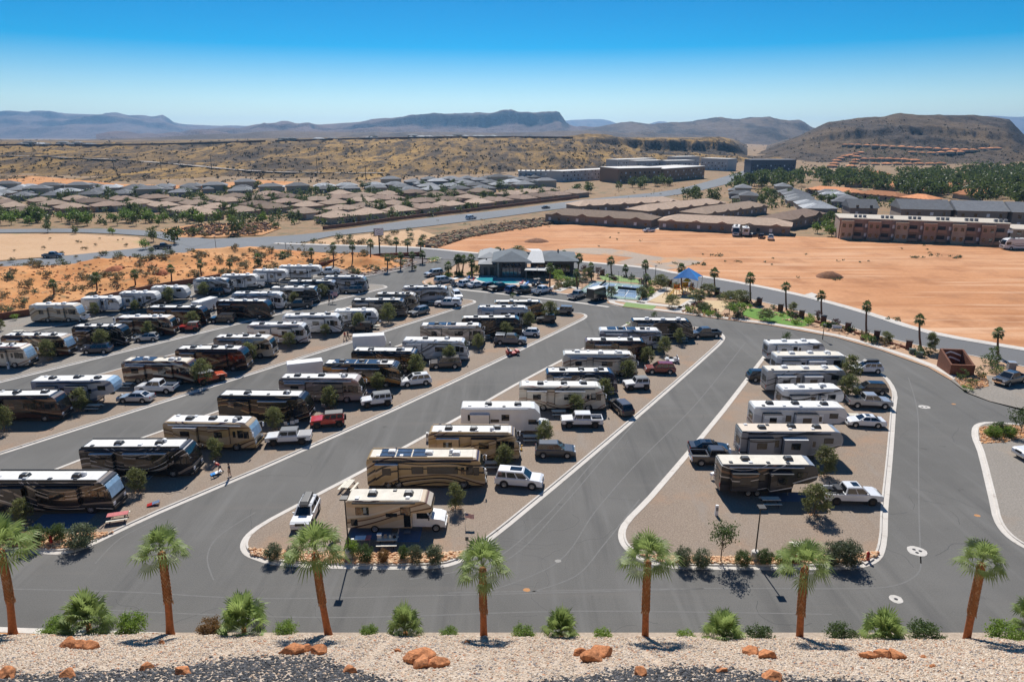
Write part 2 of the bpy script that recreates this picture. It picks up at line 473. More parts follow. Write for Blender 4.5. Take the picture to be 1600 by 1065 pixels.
# ------------------------------------------------------------------ the ground plan
sheet('ground', [(-26000, -400), (26000, -400), (26000, 30000), (-26000, 30000)], -.5, SCRUB)
sheet('asphalt', [(-170, 44), (170, 44), (170, 84)] + GP([(1600, 642), (1545, 627), (1510, 614), (1485, 594), (1450, 574), (1375, 547), (1305, 527), (1200, 508), (1175, 505), (1075, 492), (975, 480), (950, 474), (944, 466), (890, 461), (830, 454), (770, 448), (706, 441), (690, 440), (690, 428), (715, 410), (740, 400), (690, 403), (650, 415), (617, 425), (575, 432)]) + [(-70, 186), (-170, 186)], 0., ASPH)

# islands of gravel lots, each with its kerb
ISL = []
def island(pts, mat=GRAV, sm=3):
    pts = ccw(smooth(pts, sm, True))
    ISL.append(pts)
    sheet('gravel_lot', offs(pts, .7, True), .12, mat)
    strip('kerb', pts, CURB, CONC, True)
island(GP([(1085, 889), (1200, 890), (1310, 889), (1350, 886), (1375, 875), (1385, 852), (1388, 795), (1395, 715), (1400, 640), (1401, 612), (1380, 584), (1325, 557), (1270, 541), (1225, 537), (1202, 545), (1195, 552), (1127, 640), (1012, 775), (970, 820), (966, 840), (975, 857), (1005, 877), (1045, 887)]))
island(GP([(400, 875), (425, 882), (525, 888), (650, 889), (700, 885), (732, 872), (760, 850), (800, 819), (1012, 640), (1117, 547), (1130, 534), (1133, 526), (1124, 519), (1085, 510), (1040, 500), (1002, 497), (980, 505), (910, 544), (800, 602), (717, 650), (625, 700), (565, 734), (475, 781), (400, 822), (380, 840), (375, 855), (382, 867)]))
ptl = [(-35.7, 96.9), (-7.5, 140), (-4.5, 144), (0, 145.5)]
island([(-100, 54), (-70, 54.4)] + GP([(47, 864), (87, 866), (112, 863), (140, 854), (175, 837), (250, 802), (400, 738), (472, 706), (620, 640), (795, 557), (905, 503), (917, 496), (917, 492), (908, 489)]) + [(8, 145.5), (0, 145.5), (-4.5, 143)] + [(-35.7, 96.9), (-51.5, 73.9), (-62, 58), (-72, 56.5), (-100, 57)], sm=2)
i4 = [(-73, 58), (-61.8, 74.9), (-51.7, 89.6), (-41.5, 104.4), (-25., 128.4), (-10, 150.2), (-8.3, 153), (-8.6, 155), (-11.5, 156.8), (-25, 157.5), (-31, 156.5), (-35, 152), (-66.5, 104.4), (-86.8, 75), (-98, 58)]
island(i4, sm=2)
i5 = [(-104, 64), (-79.6, 100.2), (-65.1, 121), (-54.3, 136.3), (-33, 166.5), (-31.5, 169.5), (-33, 172.), (-40, 174), (-55, 174), (-58.5, 171), (-79.3, 136.3), (-104.6, 100), (-129, 64)]
island(i5, GRAVG, sm=2)
i6r = [(-124, 86), (-93.6, 129.3), (-79.6, 147.5), (-67.8, 163.4), (-57.5, 177), (-50, 184), (-45, 187.5)]
i6 = i6r + GP([(575, 431), (545, 425), (520, 415), (500, 420), (450, 424), (400, 429), (345, 436), (300, 444), (245, 453), (200, 462), (126, 478), (45, 494), (0, 501)]) + [(-180, 128), (-180, 86)]
sheet('gravel_lot', i6, .10, GRAVG)
strip('kerb', smooth(i6r, 3), CURB, CONC)
# lot at the right edge of the site
i7 = GP([(1522, 664), (1518, 680), (1527, 705), (1545, 780), (1554, 815), (1572, 838), (1600, 856), (1640, 872)]) + [(70, 56), (90, 60), (90, 89)] + GP([(1610, 663), (1570, 660), (1538, 659)])
island(i7, GRAVG, sm=3)
# lot by the entrance wall
i8 = GP([(1485, 594), (1512, 614), (1546, 627), (1600, 640)]) + [(110, 90), (120, 112)] + GP([(1600, 590), (1525, 584)])
sheet('gravel_lot', i8, .09, GRAVG)

# foot of the slope: kerb, strip of red dirt
lowc = [(-160, 64), (-80, 50.5), (-60, 46.8), (-50, 45.7)] + GP([(0, 979), (150, 984), (300, 989), (450, 992), (600, 994), (800, 993), (1000, 993), (1400, 994), (1600, 995)]) + [(60, 43.9), (160, 43.9)]
lowc = smooth(lowc, 3)
strip('kerb', lowc[::-1], CURB, CONC)
sheet('red_dirt', offs(lowc[::-1], .7) + [(-160, 40), (160, 40)], .13, BEDR)

def crest(x):   # where the pebble slope begins
    px = 800 + x * 1067 / 53.
    return 43.35 - .25 * math.tanh((px - 900) / 500.) + .18 * noise.noise(Vector((x * .35, 3., 0))) + .16 * noise.noise(Vector((x * 1.1, 9., 0)))
def hslope(x, y):
    d = crest(x) - y
    if d < 0: return .05
    return .13 + .45 * (1 - math.exp(-d * 2.2)) + (.62 * d if d < 36 else 22.32 + 5 * (1 - math.exp(-(d - 36) * .12))) + .12 * noise.noise(Vector((x * .3, y * .4, 1.)))
def grid(name, xs, ys, fz, mat, k='structure', sm=True):
    b = MB(); nx, ny = len(xs), len(ys)
    vs = [(x, y, fz(x, y)) for y in ys for x in xs]
    fs = [(j * nx + i, j * nx + i + 1, (j + 1) * nx + i + 1, (j + 1) * nx + i) for j in range(ny - 1) for i in range(nx - 1)]
    b.add(vs, fs, 0, sm)
    o = b.build(name, mat)
    return kind(o, k) if k else o
fr = lambda a, b, n: [a + (b - a) * i / (n - 1) for i in range(n)]
grid('pebble_slope', fr(-150, -62, 30) + fr(-61, 61, 180) + fr(62, 150, 30), fr(-120, 26, 50) + fr(26.5, 44.2, 80), hslope, PEBB)

# black stone patches on the slope (upper border in picture terms, measured once and kept as ground lines)
BL = [(-60, 1056), (0, 1056), (110, 1052), (200, 1048), (300, 1038), (390, 1027), (487, 1026), (520, 1032), (545, 1046), (600, 1060), (650, 1075), (800, 1075), (837, 1065), (900, 1058), (987, 1046), (1050, 1042), (1125, 1044), (1200, 1053), (1240, 1060), (1325, 1062), (1400, 1068), (1700, 1072)]
def blk(px):
    for (a, b), (c, d) in zip(BL, BL[1:]):
        if a <= px <= c: return b + (d - b) * (px - a) / (c - a)
    return 1e4
def stones():
    pal = [plain('pebble_cream', (.56, .455, .345), .85, var=.2), plain('pebble_pink', (.55, .41, .29), .85, var=.2), plain('pebble_white', (.64, .55, .45), .8, var=.15), plain('pebble_grey', (.26, .235, .225), .85, var=.25), plain('pebble_rust', (.45, .22, .12), .85, var=.2)]
    blkm = [plain('black_stone', (.045, .047, .052), .8, var=.4), plain('black_stone_pale', (.10, .10, .108), .8, var=.3), pal[1]]
    A, B = MB(), MB(); q = random.Random(5)
    iv = [(1, 0, 0), (-1, 0, 0), (0, 1, 0), (0, -1, 0), (0, 0, 1), (.6, .6, .55), (-.6, .55, .5), (.55, -.6, .5), (-.55, -.6, .55)]
    fc = [(4, 5, 6), (4, 6, 8), (4, 8, 7), (4, 7, 5), (5, 2, 6), (6, 1, 8), (8, 3, 7), (7, 0, 5), (0, 2, 5), (2, 1, 6), (1, 3, 8), (3, 0, 7)]
    n = 0
    while n < 62000:
        x = q.uniform(-41, 41); y = q.uniform(27.5, 43.6)
        if y > crest(x) + .1 + abs(q.gauss(0, .12)): continue
        z = hslope(x, y); px, py = to_px((x, y, z))
        if not (-30 < px < 1630 and py < 1085): continue
        n += 1
        bl = py > blk(px) + q.gauss(0, 3.5)
        r = q.uniform(.045, .095) if q.random() < .88 else q.uniform(.08, .14)
        if bl: r *= 1.25
        t = q.uniform(0, 6.3); c, s = math.cos(t) * r, math.sin(t) * r; e = q.uniform(.6, .95); h = r * q.uniform(.55, .95)
        vs = [(x + a * c - b * e * s, y + a * s + b * e * c, z + d * h) for a, b, d in iv]
        if bl: B.add(vs, fc, q.choices((0, 1, 2), (70, 26, 4))[0])
        else: A.add(vs, fc, q.choices((0, 1, 2, 3, 4), (44, 24, 14, 12, 6))[0])
    kind(A.build('pebbles', pal), 'stuff'); kind(B.build('black_stones', blkm), 'stuff')
stones()

# park strip between the loop road and the street, street, highway and fields
strn = [(400, 387), (445, 391), (560, 397), (670, 404), (750, 407), (850, 415), (945, 429), (1010, 436), (1112, 455), (1200, 474), (1270, 493), (1350, 518), (1440, 541), (1520, 556), (1600, 573), (1760, 604)]
strf = [(427, 381), (520, 384), (650, 388), (737, 396), (830, 402), (907, 410), (1020, 421), (1050, 427), (1120, 437), (1200, 452), (1267, 467), (1350, 490), (1450, 521), (1600, 548), (1780, 582)]
near, far = smooth(GP(strn), 3), smooth(GP(strf), 3)
parkin = GP([(690, 440), (706, 441), (770, 448), (830, 454), (890, 461), (944, 466), (950, 474), (975, 480), (1075, 492), (1175, 505), (1200, 508), (1305, 527), (1375, 547), (1450, 574), (1485, 594)])
sheet('landscape_bed', parkin + GP([(1530, 586), (1600, 592), (1750, 606)]) + near[::-1][:-14] + GP([(740, 408), (715, 412), (692, 428)]), .10, BED)
strip('kerb', smooth(parkin[5:], 2), [(0, 0.), (0, .02), (.5, .04), (.53, .14), (1.9, .15), (1.9, .05)], CONC)
strip('kerb', smooth(parkin[:6], 2), [(-.1, 0.), (-.1, .14), (.5, .15), (.5, .05)], CONC)
strip('gutter', smooth(GP([(700, 448), (722, 453), (760, 457), (799, 461.5), (860, 468), (922, 476), (950, 480)]), 2), [(0, .006), (.9, .006)], CONC)
sheet('street', near + far[::-1], .02, ASPHN)
strip('pavement', far, [(-.2, .02), (-.2, .1), (.25, .16), (.25, .17), (1.9, .17), (1.9, 0.)], CONC)
strip('kerb', near, [(.2, .03), (.2, .1), (-.3, .16), (-.3, 0.)], CONC)
sheet('highway', smooth(GP([(-300, 440), (0, 421), (100, 413), (200, 403), (300, 393), (400, 386), (470, 378), (520, 367), (625, 357), (720, 346), (800, 335.5), (912, 320.5), (1025, 308), (1090, 298), (1162, 279), (1178, 272), (1185, 265)]), 2) +
      smooth(GP([(1168, 264.5), (1150, 270), (1075, 291), (1025, 300), (912, 311), (800, 325.5), (720, 334), (625, 345), (540, 357), (470, 365), (400, 369.5), (330, 372), (260, 381), (160, 392), (0, 407), (-300, 424)]), 2), -.30, ASPH2)
sheet('street', smooth(GP([(-300, 366), (0, 362.5), (125, 362), (225, 367), (257, 373), (300, 385)]), 2) + smooth(GP([(345, 374), (300, 369), (250, 361), (180, 356.5), (0, 356.8), (-300, 358)]), 2), -.26, ASPH2)
sheet('tan_field', GP([(-300, 367), (0, 364), (120, 364), (215, 369), (235, 378), (225, 386), (120, 396), (0, 405), (-300, 420)]), -.34, TANDIRT)
sheet('verge', GP([(470, 381), (520, 370), (625, 360), (655, 358), (700, 372), (690, 384), (650, 386), (560, 384)]), -.28, TANDIRT)
orf = GP([(684, 387), (735, 370), (850, 352), (935, 349), (1000, 357), (1017, 357), (1232, 368), (1300, 371), (1572, 382), (1800, 396), (1900, 600)])
sheet('orange_field', orf + [v for v in far[::-1] if v.x > G(737, 396).x], -.10, ORANGE)
sheet('grey_gravel_patch', smooth(GP([(870, 391), (905, 387), (955, 388), (1000, 396), (1040, 402), (1085, 401), (1103, 405), (1070, 416), (1035, 421), (1000, 416), (960, 410), (990, 402), (930, 397)]), 2, True), -.06, GREYP)
sheet('driveway', GP([(1254, 462), (1268, 458), (1277, 461), (1270, 467), (1256, 464)]), .19, CONC)
sheet('driveway', GP([(1017, 358), (1023, 343), (1034, 343), (1030, 358)]), -.05, CONC)
RUB = GP([(650, 384), (690, 366), (760, 352), (850, 341), (870, 346), (840, 354), (770, 364), (720, 373), (684, 387)])
sheet('rubble_slope', RUB, -.08, BEDR)

# the eroded orange bank between highway and site, as a bumpy sheet
BAD = GP([(-300, 441), (-100, 428), (0, 421), (100, 413.5), (200, 403.5), (300, 394), (400, 387.5), (440, 391), (560, 398), (640, 404), (684, 407), (650, 414), (617, 424), (575, 431), (545, 425), (520, 415.5), (500, 420), (450, 424), (400, 429), (345, 436), (300, 444), (245, 453), (200, 462), (126, 478), (45, 494), (0, 501)]) + [(-180, 128), (-260, 150)]
def badh(x, y):
    a = noise.noise(Vector((x * .055, y * .06, 2.)))
    r = 1 - abs(noise.noise(Vector((x * .09, y * .1, 7.)))) * 2
    e = max(0., a * 1.6 + .55) * (1.3 + r * 1.1) + .35 * noise.noise(Vector((x * .4, y * .4, 5.)))
    px, py = to_px((x, y, 0))
    m = 1.
    # flat beside the site and beside the roads
    m = min(m, max(0., (ydist(x, y)) / 9.))
    return .05 + max(-.04, e * m)
def ydist(x, y):
    return min(abs(segd((x, y), BAD[i], BAD[(i + 1) % len(BAD)])) for i in range(len(BAD)))
def segd(p, a, b):
    vx, vy = b[0] - a[0], b[1] - a[1]
    t = max(0, min(1, ((p[0] - a[0]) * vx + (p[1] - a[1]) * vy) / (vx * vx + vy * vy + 1e-9)))
    return math.hypot(p[0] - a[0] - t * vx, p[1] - a[1] - t * vy)
def badlands():
    sheet('orange_bank', BAD, .03, BADL)
    b = MB(); idx = {}
    st = 1.5
    xs = [-230 + st * i for i in range(int(200 / st) + 1)]; ys = [120 + st * j for j in range(int(140 / st) + 1)]
    for i, x in enumerate(xs):
        for j, y in enumerate(ys):
            if inside((x, y), BAD):
                idx[i, j] = len(b.v); b.v.append((x, y, badh(x, y)))
    for (i, j) in idx:
        q = [(i, j), (i + 1, j), (i + 1, j + 1), (i, j + 1)]
        if all(k in idx for k in q):
            b.f.append([idx[k] for k in q]); b.m.append(0); b.sm.append(True)
    kind(b.build('orange_bank_mounds', BADL), 'structure')
badlands()
sheet('dark_gravel_bank', smooth(GP([(520, 430), (545, 419), (600, 408), (650, 405), (672, 408), (650, 414.5), (617, 424), (575, 431.5)]), 2, True), .22, DKGR)
strip('kerb', smooth(GP([(530, 437), (575, 432), (617, 424.5), (650, 414.5), (690, 404)]), 3), [(-.1, .0), (-.1, .15), (.5, .2), (.5, 0)], CONC)
# entrance island nose
isl = smooth(GP([(660, 440), (664, 445), (684, 447.5), (700, 445.5), (704, 440), (690, 431), (676, 434)]), 3, True)
sheet('landscape_bed', ccw(isl), .13, BED); strip('kerb', ccw(isl), CURB, CONC, True)

# planted rock borders at the near ends of the lots
def rock_bed(name, pts, n, sd):
    poly = GP(pts)
    sheet(name.replace('rocks', 'bed'), poly, .135, BEDR)
    b = MB(); q = random.Random(sd)
    pal = [plain('rock_apricot', (.60, .36, .20), .9, var=.25), plain('rock_sand', (.66, .47, .30), .9, var=.2), plain('rock_rust', (.45, .22, .11), .9, var=.25)]
    for x, y in scatter(poly, n, q): b.rock((x, y, .16), q.uniform(.09, .2), q.randrange(9999), q.choices((0, 1, 2), (5, 4, 2))[0], .7, 0)
    kind(b.build(name, pal), 'stuff')
rock_bed('border_rocks', [(388, 858), (420, 861), (520, 864), (640, 866), (725, 863), (722, 871), (690, 879), (600, 882.5), (500, 881), (425, 875), (394, 868)], 1500, 1)
rock_bed('border_rocks', [(1000, 868), (1060, 871), (1200, 872), (1330, 869), (1372, 862), (1369, 870), (1345, 880), (1200, 883), (1090, 882), (1040, 880), (1012, 873)], 1500, 2)
rock_bed('border_rocks', [(0, 832), (60, 833), (110, 836), (178, 832), (150, 843), (120, 854), (88, 859), (50, 857), (0, 853)], 900, 3)
rock_bed('border_rocks', [(1529, 668), (1575, 665), (1610, 666), (1600, 685), (1570, 692), (1532, 694)], 350, 4)
rock_bed('border_rocks', [(1488, 590), (1540, 586), (1545, 604), (1520, 609), (1502, 604)], 350, 5)
sheet('concrete_pad', GP([(72, 852), (84, 846), (96, 849), (80, 860)]), .15, CONC)
sheet('concrete_pad', GP([(1346, 878), (1357, 871), (1366, 874), (1352, 883)]), .15, CONC)

# tyre tracks: long pale lines where wheels always run
TR = [[(720, 905), (800, 870), (880, 790), (940, 720), (1010, 640), (1060, 585), (1110, 545)], [(760, 925), (870, 880), (930, 800), (990, 730), (1080, 640), (1130, 580), (1165, 535)], [(640, 905), (760, 880), (850, 810), (920, 730), (985, 655), (1040, 600), (1090, 560)],
      [(830, 925), (900, 900), (945, 850), (1000, 780)], [(1440, 880), (1437, 800), (1436, 720), (1434, 640), (1420, 590)], [(1437, 865), (1436, 890), (1420, 905), (1390, 915), (1340, 918), (1100, 918), (700, 925)], [(150, 880), (190, 840), (250, 810)], [(335, 905), (325, 870), (340, 840), (400, 800)],
      [(0, 920), (200, 925), (400, 935), (700, 930), (1100, 920)], [(100, 950), (500, 965), (900, 955), (1300, 960)]]
for t in TR:
    strip('tyre_track', smooth(GP(t), 6), [(0, .006), (.12, .006)], TRACK)
def blob(px, py, r, mat, name, e=1., holes=0):
    c = G(px, py); b = MB(); q = random.Random(int(px))
    pts = [(c.x + r * (1 + q.uniform(-.08, .08)) * math.cos(t), c.y + r * e * (1 + q.uniform(-.08, .08)) * math.sin(t), .008) for t in [2 * math.pi * i / 14 for i in range(14)]]
    b.add(pts, [tuple(range(14))])
    for i in range(holes):
        t = 2 * math.pi * i / max(holes, 1); d = .35 * r if holes > 1 else 0
        b.lathe([(0, .014), (.16, .014)], 10, c=(c.x + d * math.cos(t), c.y + d * e * math.sin(t), 0), mi=1)
    return b.build(name, [mat, IRON])
for i, (px, py, r, e, h) in enumerate([(1433, 860.5, .85, 1., 3), (1400, 935.5, .55, 1., 1), (1444, 635.5, .8, .8, 2), (1371, 506, .9, .8, 0)]):
    tag(blob(px, py, r, PATCHM, 'manhole_collar', e, h), ['round concrete manhole collar with three lids on the road corner', 'small concrete collar with one lid in the bottom road', 'pale concrete collar in the loop road beside the silver pickup', 'pale round patch in the far street beside the palms'][i], 'manhole')
for px, py in [(1527, 805), (1490, 631), (823, 921), (872, 876)]:
    tag(blob(px, py, .3, BEDR if px != 872 else IRON, 'drain_cover', .8), {1527: 'small rust coloured lid in the road near the far lot kerb', 1490: 'tiny rust lid in the loop road below the sign wall', 823: 'small orange lid in the bottom road', 872: 'dark round stain lid where the middle road meets the bottom road'}[px], 'lid')

# ------------------------------------------------------------------ vehicles: paints and shared pieces
def swoosh(name, stops, seed, freq=.62, rough=.22, amp=1.):
    # flowing painted stripes along the side of a coach
    n = NT(name); q = random.Random(seed)
    s = n('SeparateXYZ'); n.t.links.new(n.obj(), s.inputs[0])
    x, z = s.outputs[0], s.outputs[2]
    w1 = n.math('SINE', n.math('MULTIPLY_ADD', x, q.uniform(.32, .5), q.uniform(0, 6)))
    w2 = n.math('SINE', n.math('MULTIPLY_ADD', x, q.uniform(.7, 1.1), q.uniform(0, 6)))
    w3 = n.math('MULTIPLY_ADD', n.math('SINE', n.math('MULTIPLY_ADD', x, q.uniform(.4, .6), q.uniform(0, 6))), .33, 1.)
    f = n.math('MULTIPLY_ADD', w1, .8 * amp, n.math('MULTIPLY', n.math('SUBTRACT', z, 1.6), w3))
    f = n.math('MULTIPLY_ADD', w2, .12 * amp, f)
    f = n.math('MULTIPLY_ADD', x, q.choice((-1, 1)) * q.uniform(.05, .16), f)
    f = n.math('FRACT', n.math('MULTIPLY_ADD', f, freq * .72, q.uniform(0, 1)))
    c = n.ramp(f, stops, 'CONSTANT')
    return n.out(c, rough, 0, .5, .6)
K = dict(black=(.012, .012, .014), char=(.05, .048, .05), taupe=(.28, .23, .185), lt=(.6, .56, .51), white=(.72, .71, .69), grey=(.30, .30, .31), ltg=(.52, .52, .53), dbrown=(.07, .028, .017), brown=(.2, .105, .055), tan=(.52, .385, .24), gold=(.44, .30, .14), beige=(.55, .46, .35), cream=(.62, .56, .46), rust=(.22, .065, .025), orange=(.42, .19, .045), navy=(.02, .03, .07), blue=(.12, .16, .24), silver=(.45, .46, .48), pink=(.5, .4, .34))
PAL = dict(
    black=['black', .0, 'taupe', .36, 'lt', .44, 'black', .47, 'lt', .62, 'black', .66, 'char', .74, 'taupe', .86, 'black', .95],
    blackgold=['black', 0, 'gold', .4, 'dbrown', .46, 'black', .6, 'tan', .74, 'black', .77],
    darkbrown=['dbrown', 0, 'black', .3, 'brown', .5, 'tan', .62, 'dbrown', .64, 'black', .8],
    brown=['dbrown', 0, 'tan', .28, 'brown', .42, 'dbrown', .55, 'beige', .68, 'tan', .82, 'rust', .92],
    tan=['beige', 0, 'tan', .3, 'dbrown', .52, 'beige', .58, 'brown', .74, 'tan', .8, 'cream', .9],
    gold=['gold', 0, 'black', .3, 'gold', .39, 'tan', .52, 'black', .6, 'gold', .68, 'dbrown', .84, 'tan', .9],
    goldtan=['tan', 0, 'gold', .34, 'brown', .6, 'tan', .66, 'dbrown', .82, 'gold', .88],
    beige=['cream', 0, 'beige', .34, 'dbrown', .58, 'beige', .64, 'rust', .8, 'cream', .85],
    taupe=['taupe', 0, 'pink', .3, 'taupe', .55, 'dbrown', .66, 'taupe', .71, 'char', .86, 'taupe', .92],
    white=['white', 0, 'ltg', .38, 'white', .5, 'grey', .66, 'char', .72, 'white', .77, 'black', .9, 'white', .94],
    whitered=['white', 0, 'ltg', .34, 'rust', .56, 'white', .62, 'dbrown', .76, 'rust', .82, 'ltg', .88],
    whiteblue=['white', 0, 'silver', .3, 'blue', .55, 'black', .64, 'silver', .7, 'white', .84],
    grey=['grey', 0, 'ltg', .3, 'grey', .5, 'char', .66, 'black', .74, 'silver', .82],
    orange=['black', 0, 'orange', .3, 'gold', .55, 'black', .64, 'lt', .74, 'char', .79, 'black', .88],
    navy=['navy', 0, 'white', .44, 'black', .56, 'silver', .62, 'navy', .7, 'black', .88],
    trailer=['ltg', 0, 'white', .3, 'ltg', .7, 'grey', .86, 'black', .93],
    trailerdark=['grey', 0, 'char', .4, 'grey', .47, 'black', .72, 'silver', .78, 'grey', .83],
    trailerblack=['char', 0, 'black', .3, 'lt', .56, 'black', .6, 'brown', .72, 'black', .8, 'white', .92, 'black', .95],
    trailerblue=['silver', 0, 'blue', .42, 'silver', .56, 'blue', .86])
def pal_stops(p):
    l = PAL[p]
    return [(l[i + 1], K[l[i]]) for i in range(0, len(l), 2)]

def wheel_meshes(r, w, dark=False):
    b = MB(); b.lathe([(r * .62, -w / 2), (r * .93, -w / 2), (r, -w * .3), (r, w * .3), (r * .93, w / 2), (r * .62, w / 2)], 18, 'y')
    o = b.build('tyre', RUBBER); me = o.data; D.objects.remove(o)
    b = MB(); b.lathe([(0, -w * .42), (r * .2, -w * .46), (r * .55, -w * .4), (r * .64, -w * .5), (r * .64, w * .5), (r * .55, w * .4), (r * .2, w * .46), (0, w * .42)], 14, 'y')
    for k in range(5):
        t = k * 2 * math.pi / 5
        for sgn in (-1, 1):
            b.lathe([(0, sgn * w * .44), (r * .09, sgn * w * .44)], 6, 'y', 1, False, (math.cos(t) * r * .36, 0, math.sin(t) * r * .36))
    o = b.build('rim', [RIMD if dark else RIM, BLACKP]); rm = o.data; D.objects.remove(o)
    return me, rm
WH = {'car': wheel_meshes(.34, .23), 'suv': wheel_meshes(.38, .26), 'off': wheel_meshes(.42, .29, True), 'truck': wheel_meshes(.41, .28), 'trd': wheel_meshes(.42, .28, True), 'coach': wheel_meshes(.5, .30), 'rv': wheel_meshes(.39, .25), 'cart': wheel_meshes(.26, .2)}
def wheel(root, kindw, x, y):
    r = {'car': .34, 'suv': .38, 'off': .42, 'truck': .41, 'trd': .42, 'coach': .5, 'rv': .39, 'cart': .26}[kindw]
    a, b = WH[kindw]
    o = link('wheel', a, root, (x, y, r)); link('rim', b, o)

def shared(fn):
    o = fn(); me = o.data; D.objects.remove(o); return me
def _ac(mat):
    def f():
        b = MB(); b.box(-.48, .48, -.36, .36, 0, .3, 0, .12, .08); b.box(-.30, .30, -.30, .30, .3, .33, 0, .05, .05)
        return b.build('air_conditioner', mat)
    return shared(f)
ACM = {'d': _ac(ACD), 'w': _ac(ACW)}
def _vent():
    b = MB(); b.box(-.22, .22, -.22, .22, 0, .12, 0, .05, .05); return b.build('roof_vent', ACW)
VENTW = shared(_vent)
def _ventd():
    b = MB(); b.box(-.2, .2, -.2, .2, 0, .1, 0, .04, .04); return b.build('roof_vent', ACD)
VENTD = shared(_ventd)
def _dome():
    b = MB(); b.lathe([(.3, 0), (.32, .12), (.27, .28), (.15, .36), (0, .38)], 14); return b.build('satellite_dome', ACW)
DOME = shared(_dome)
def roof_kit(root, x0, x1, z, seed, dark=True, n=3, solar=0, dome=True):
    q = random.Random(seed); L = x1 - x0
    for i in range(n):
        link('air_conditioner', ACM['d' if dark else 'w'], root, (x0 + L * ((i + .6) / n) + q.uniform(-.4, .4), q.uniform(-.25, .25), z))
    for i in range(4):
        link('roof_vent', VENTW if q.random() < .55 else VENTD, root, (x0 + L * (i + .25) / 4 + q.uniform(-.4, .4), q.choice((-.75, .7, -.5)) + q.uniform(-.1, .1), z))
    if dome: link('satellite_dome', DOME, root, (x1 - q.uniform(.7, 2.2), q.uniform(-.5, .5), z))
    b = MB()
    for i in range(solar):
        xx = x0 + .6 + i * 1.75
        b = MB(); b.box(xx, xx + 1.6, -.85, -.1, z + .05, z + .09); b.build('solar_panel', SOLAR, root)
        b = MB(); b.box(xx, xx + 1.6, .1, .85, z + .05, z + .09); b.build('solar_panel', SOLAR, root)

def win(root, x0, x1, z0, z1, y, s=-1, name='window', frame=True, mat=GLASS):
    # a framed window on a side wall; s: -1 near side, +1 far side
    b = MB(); f = .045
    if frame: b.box(x0 - f, x1 + f, min(y, y + s * .02), max(y, y + s * .02), z0 - f, z1 + f)
    o = b.build(name, BLACKP, root) if frame else None
    g = MB(); y2 = y + s * .028
    g.box(x0, x1, min(y, y2), max(y, y2), z0, z1)
    return g.build('pane' if o else name, mat, o or root)

def slide(root, x0, x1, z0, z1, out, hw, mat, q, awn=AWNL, windows=1):
    o = MB(); o.box(x0, x1, -hw - out, -hw + .05, z0, z1)
    s = o.build('slide_out', mat, root)
    a = MB(); a.box(x0 - .05, x1 + .05, -hw - out - .06, -hw, z1 + .02, z1 + .09, 0, 0, .02); a.build('topper_awning', awn, s)
    w = (x1 - x0) / (windows + .8)
    for i in range(windows):
        c = x0 + (x1 - x0) * (i + .7) / (windows + .4)
        g = MB(); g.box(c - w * .36, c + w * .36, -hw - out - .025, -hw - out, z0 + (z1 - z0) * .42, z1 - (z1 - z0) * .18); g.build('window', GLASS, s)
    t = MB()   # trim frame around the slide
    for (a0, a1, b0, b1) in ((x0 - .06, x0, z0 - .06, z1), (x1, x1 + .06, z0 - .06, z1), (x0 - .06, x1 + .06, z0 - .06, z0)):
        t.box(a0, a1, -hw - .05, -hw + .02, b0, b1)
    t.build('trim', BLACKP, s)
    return s

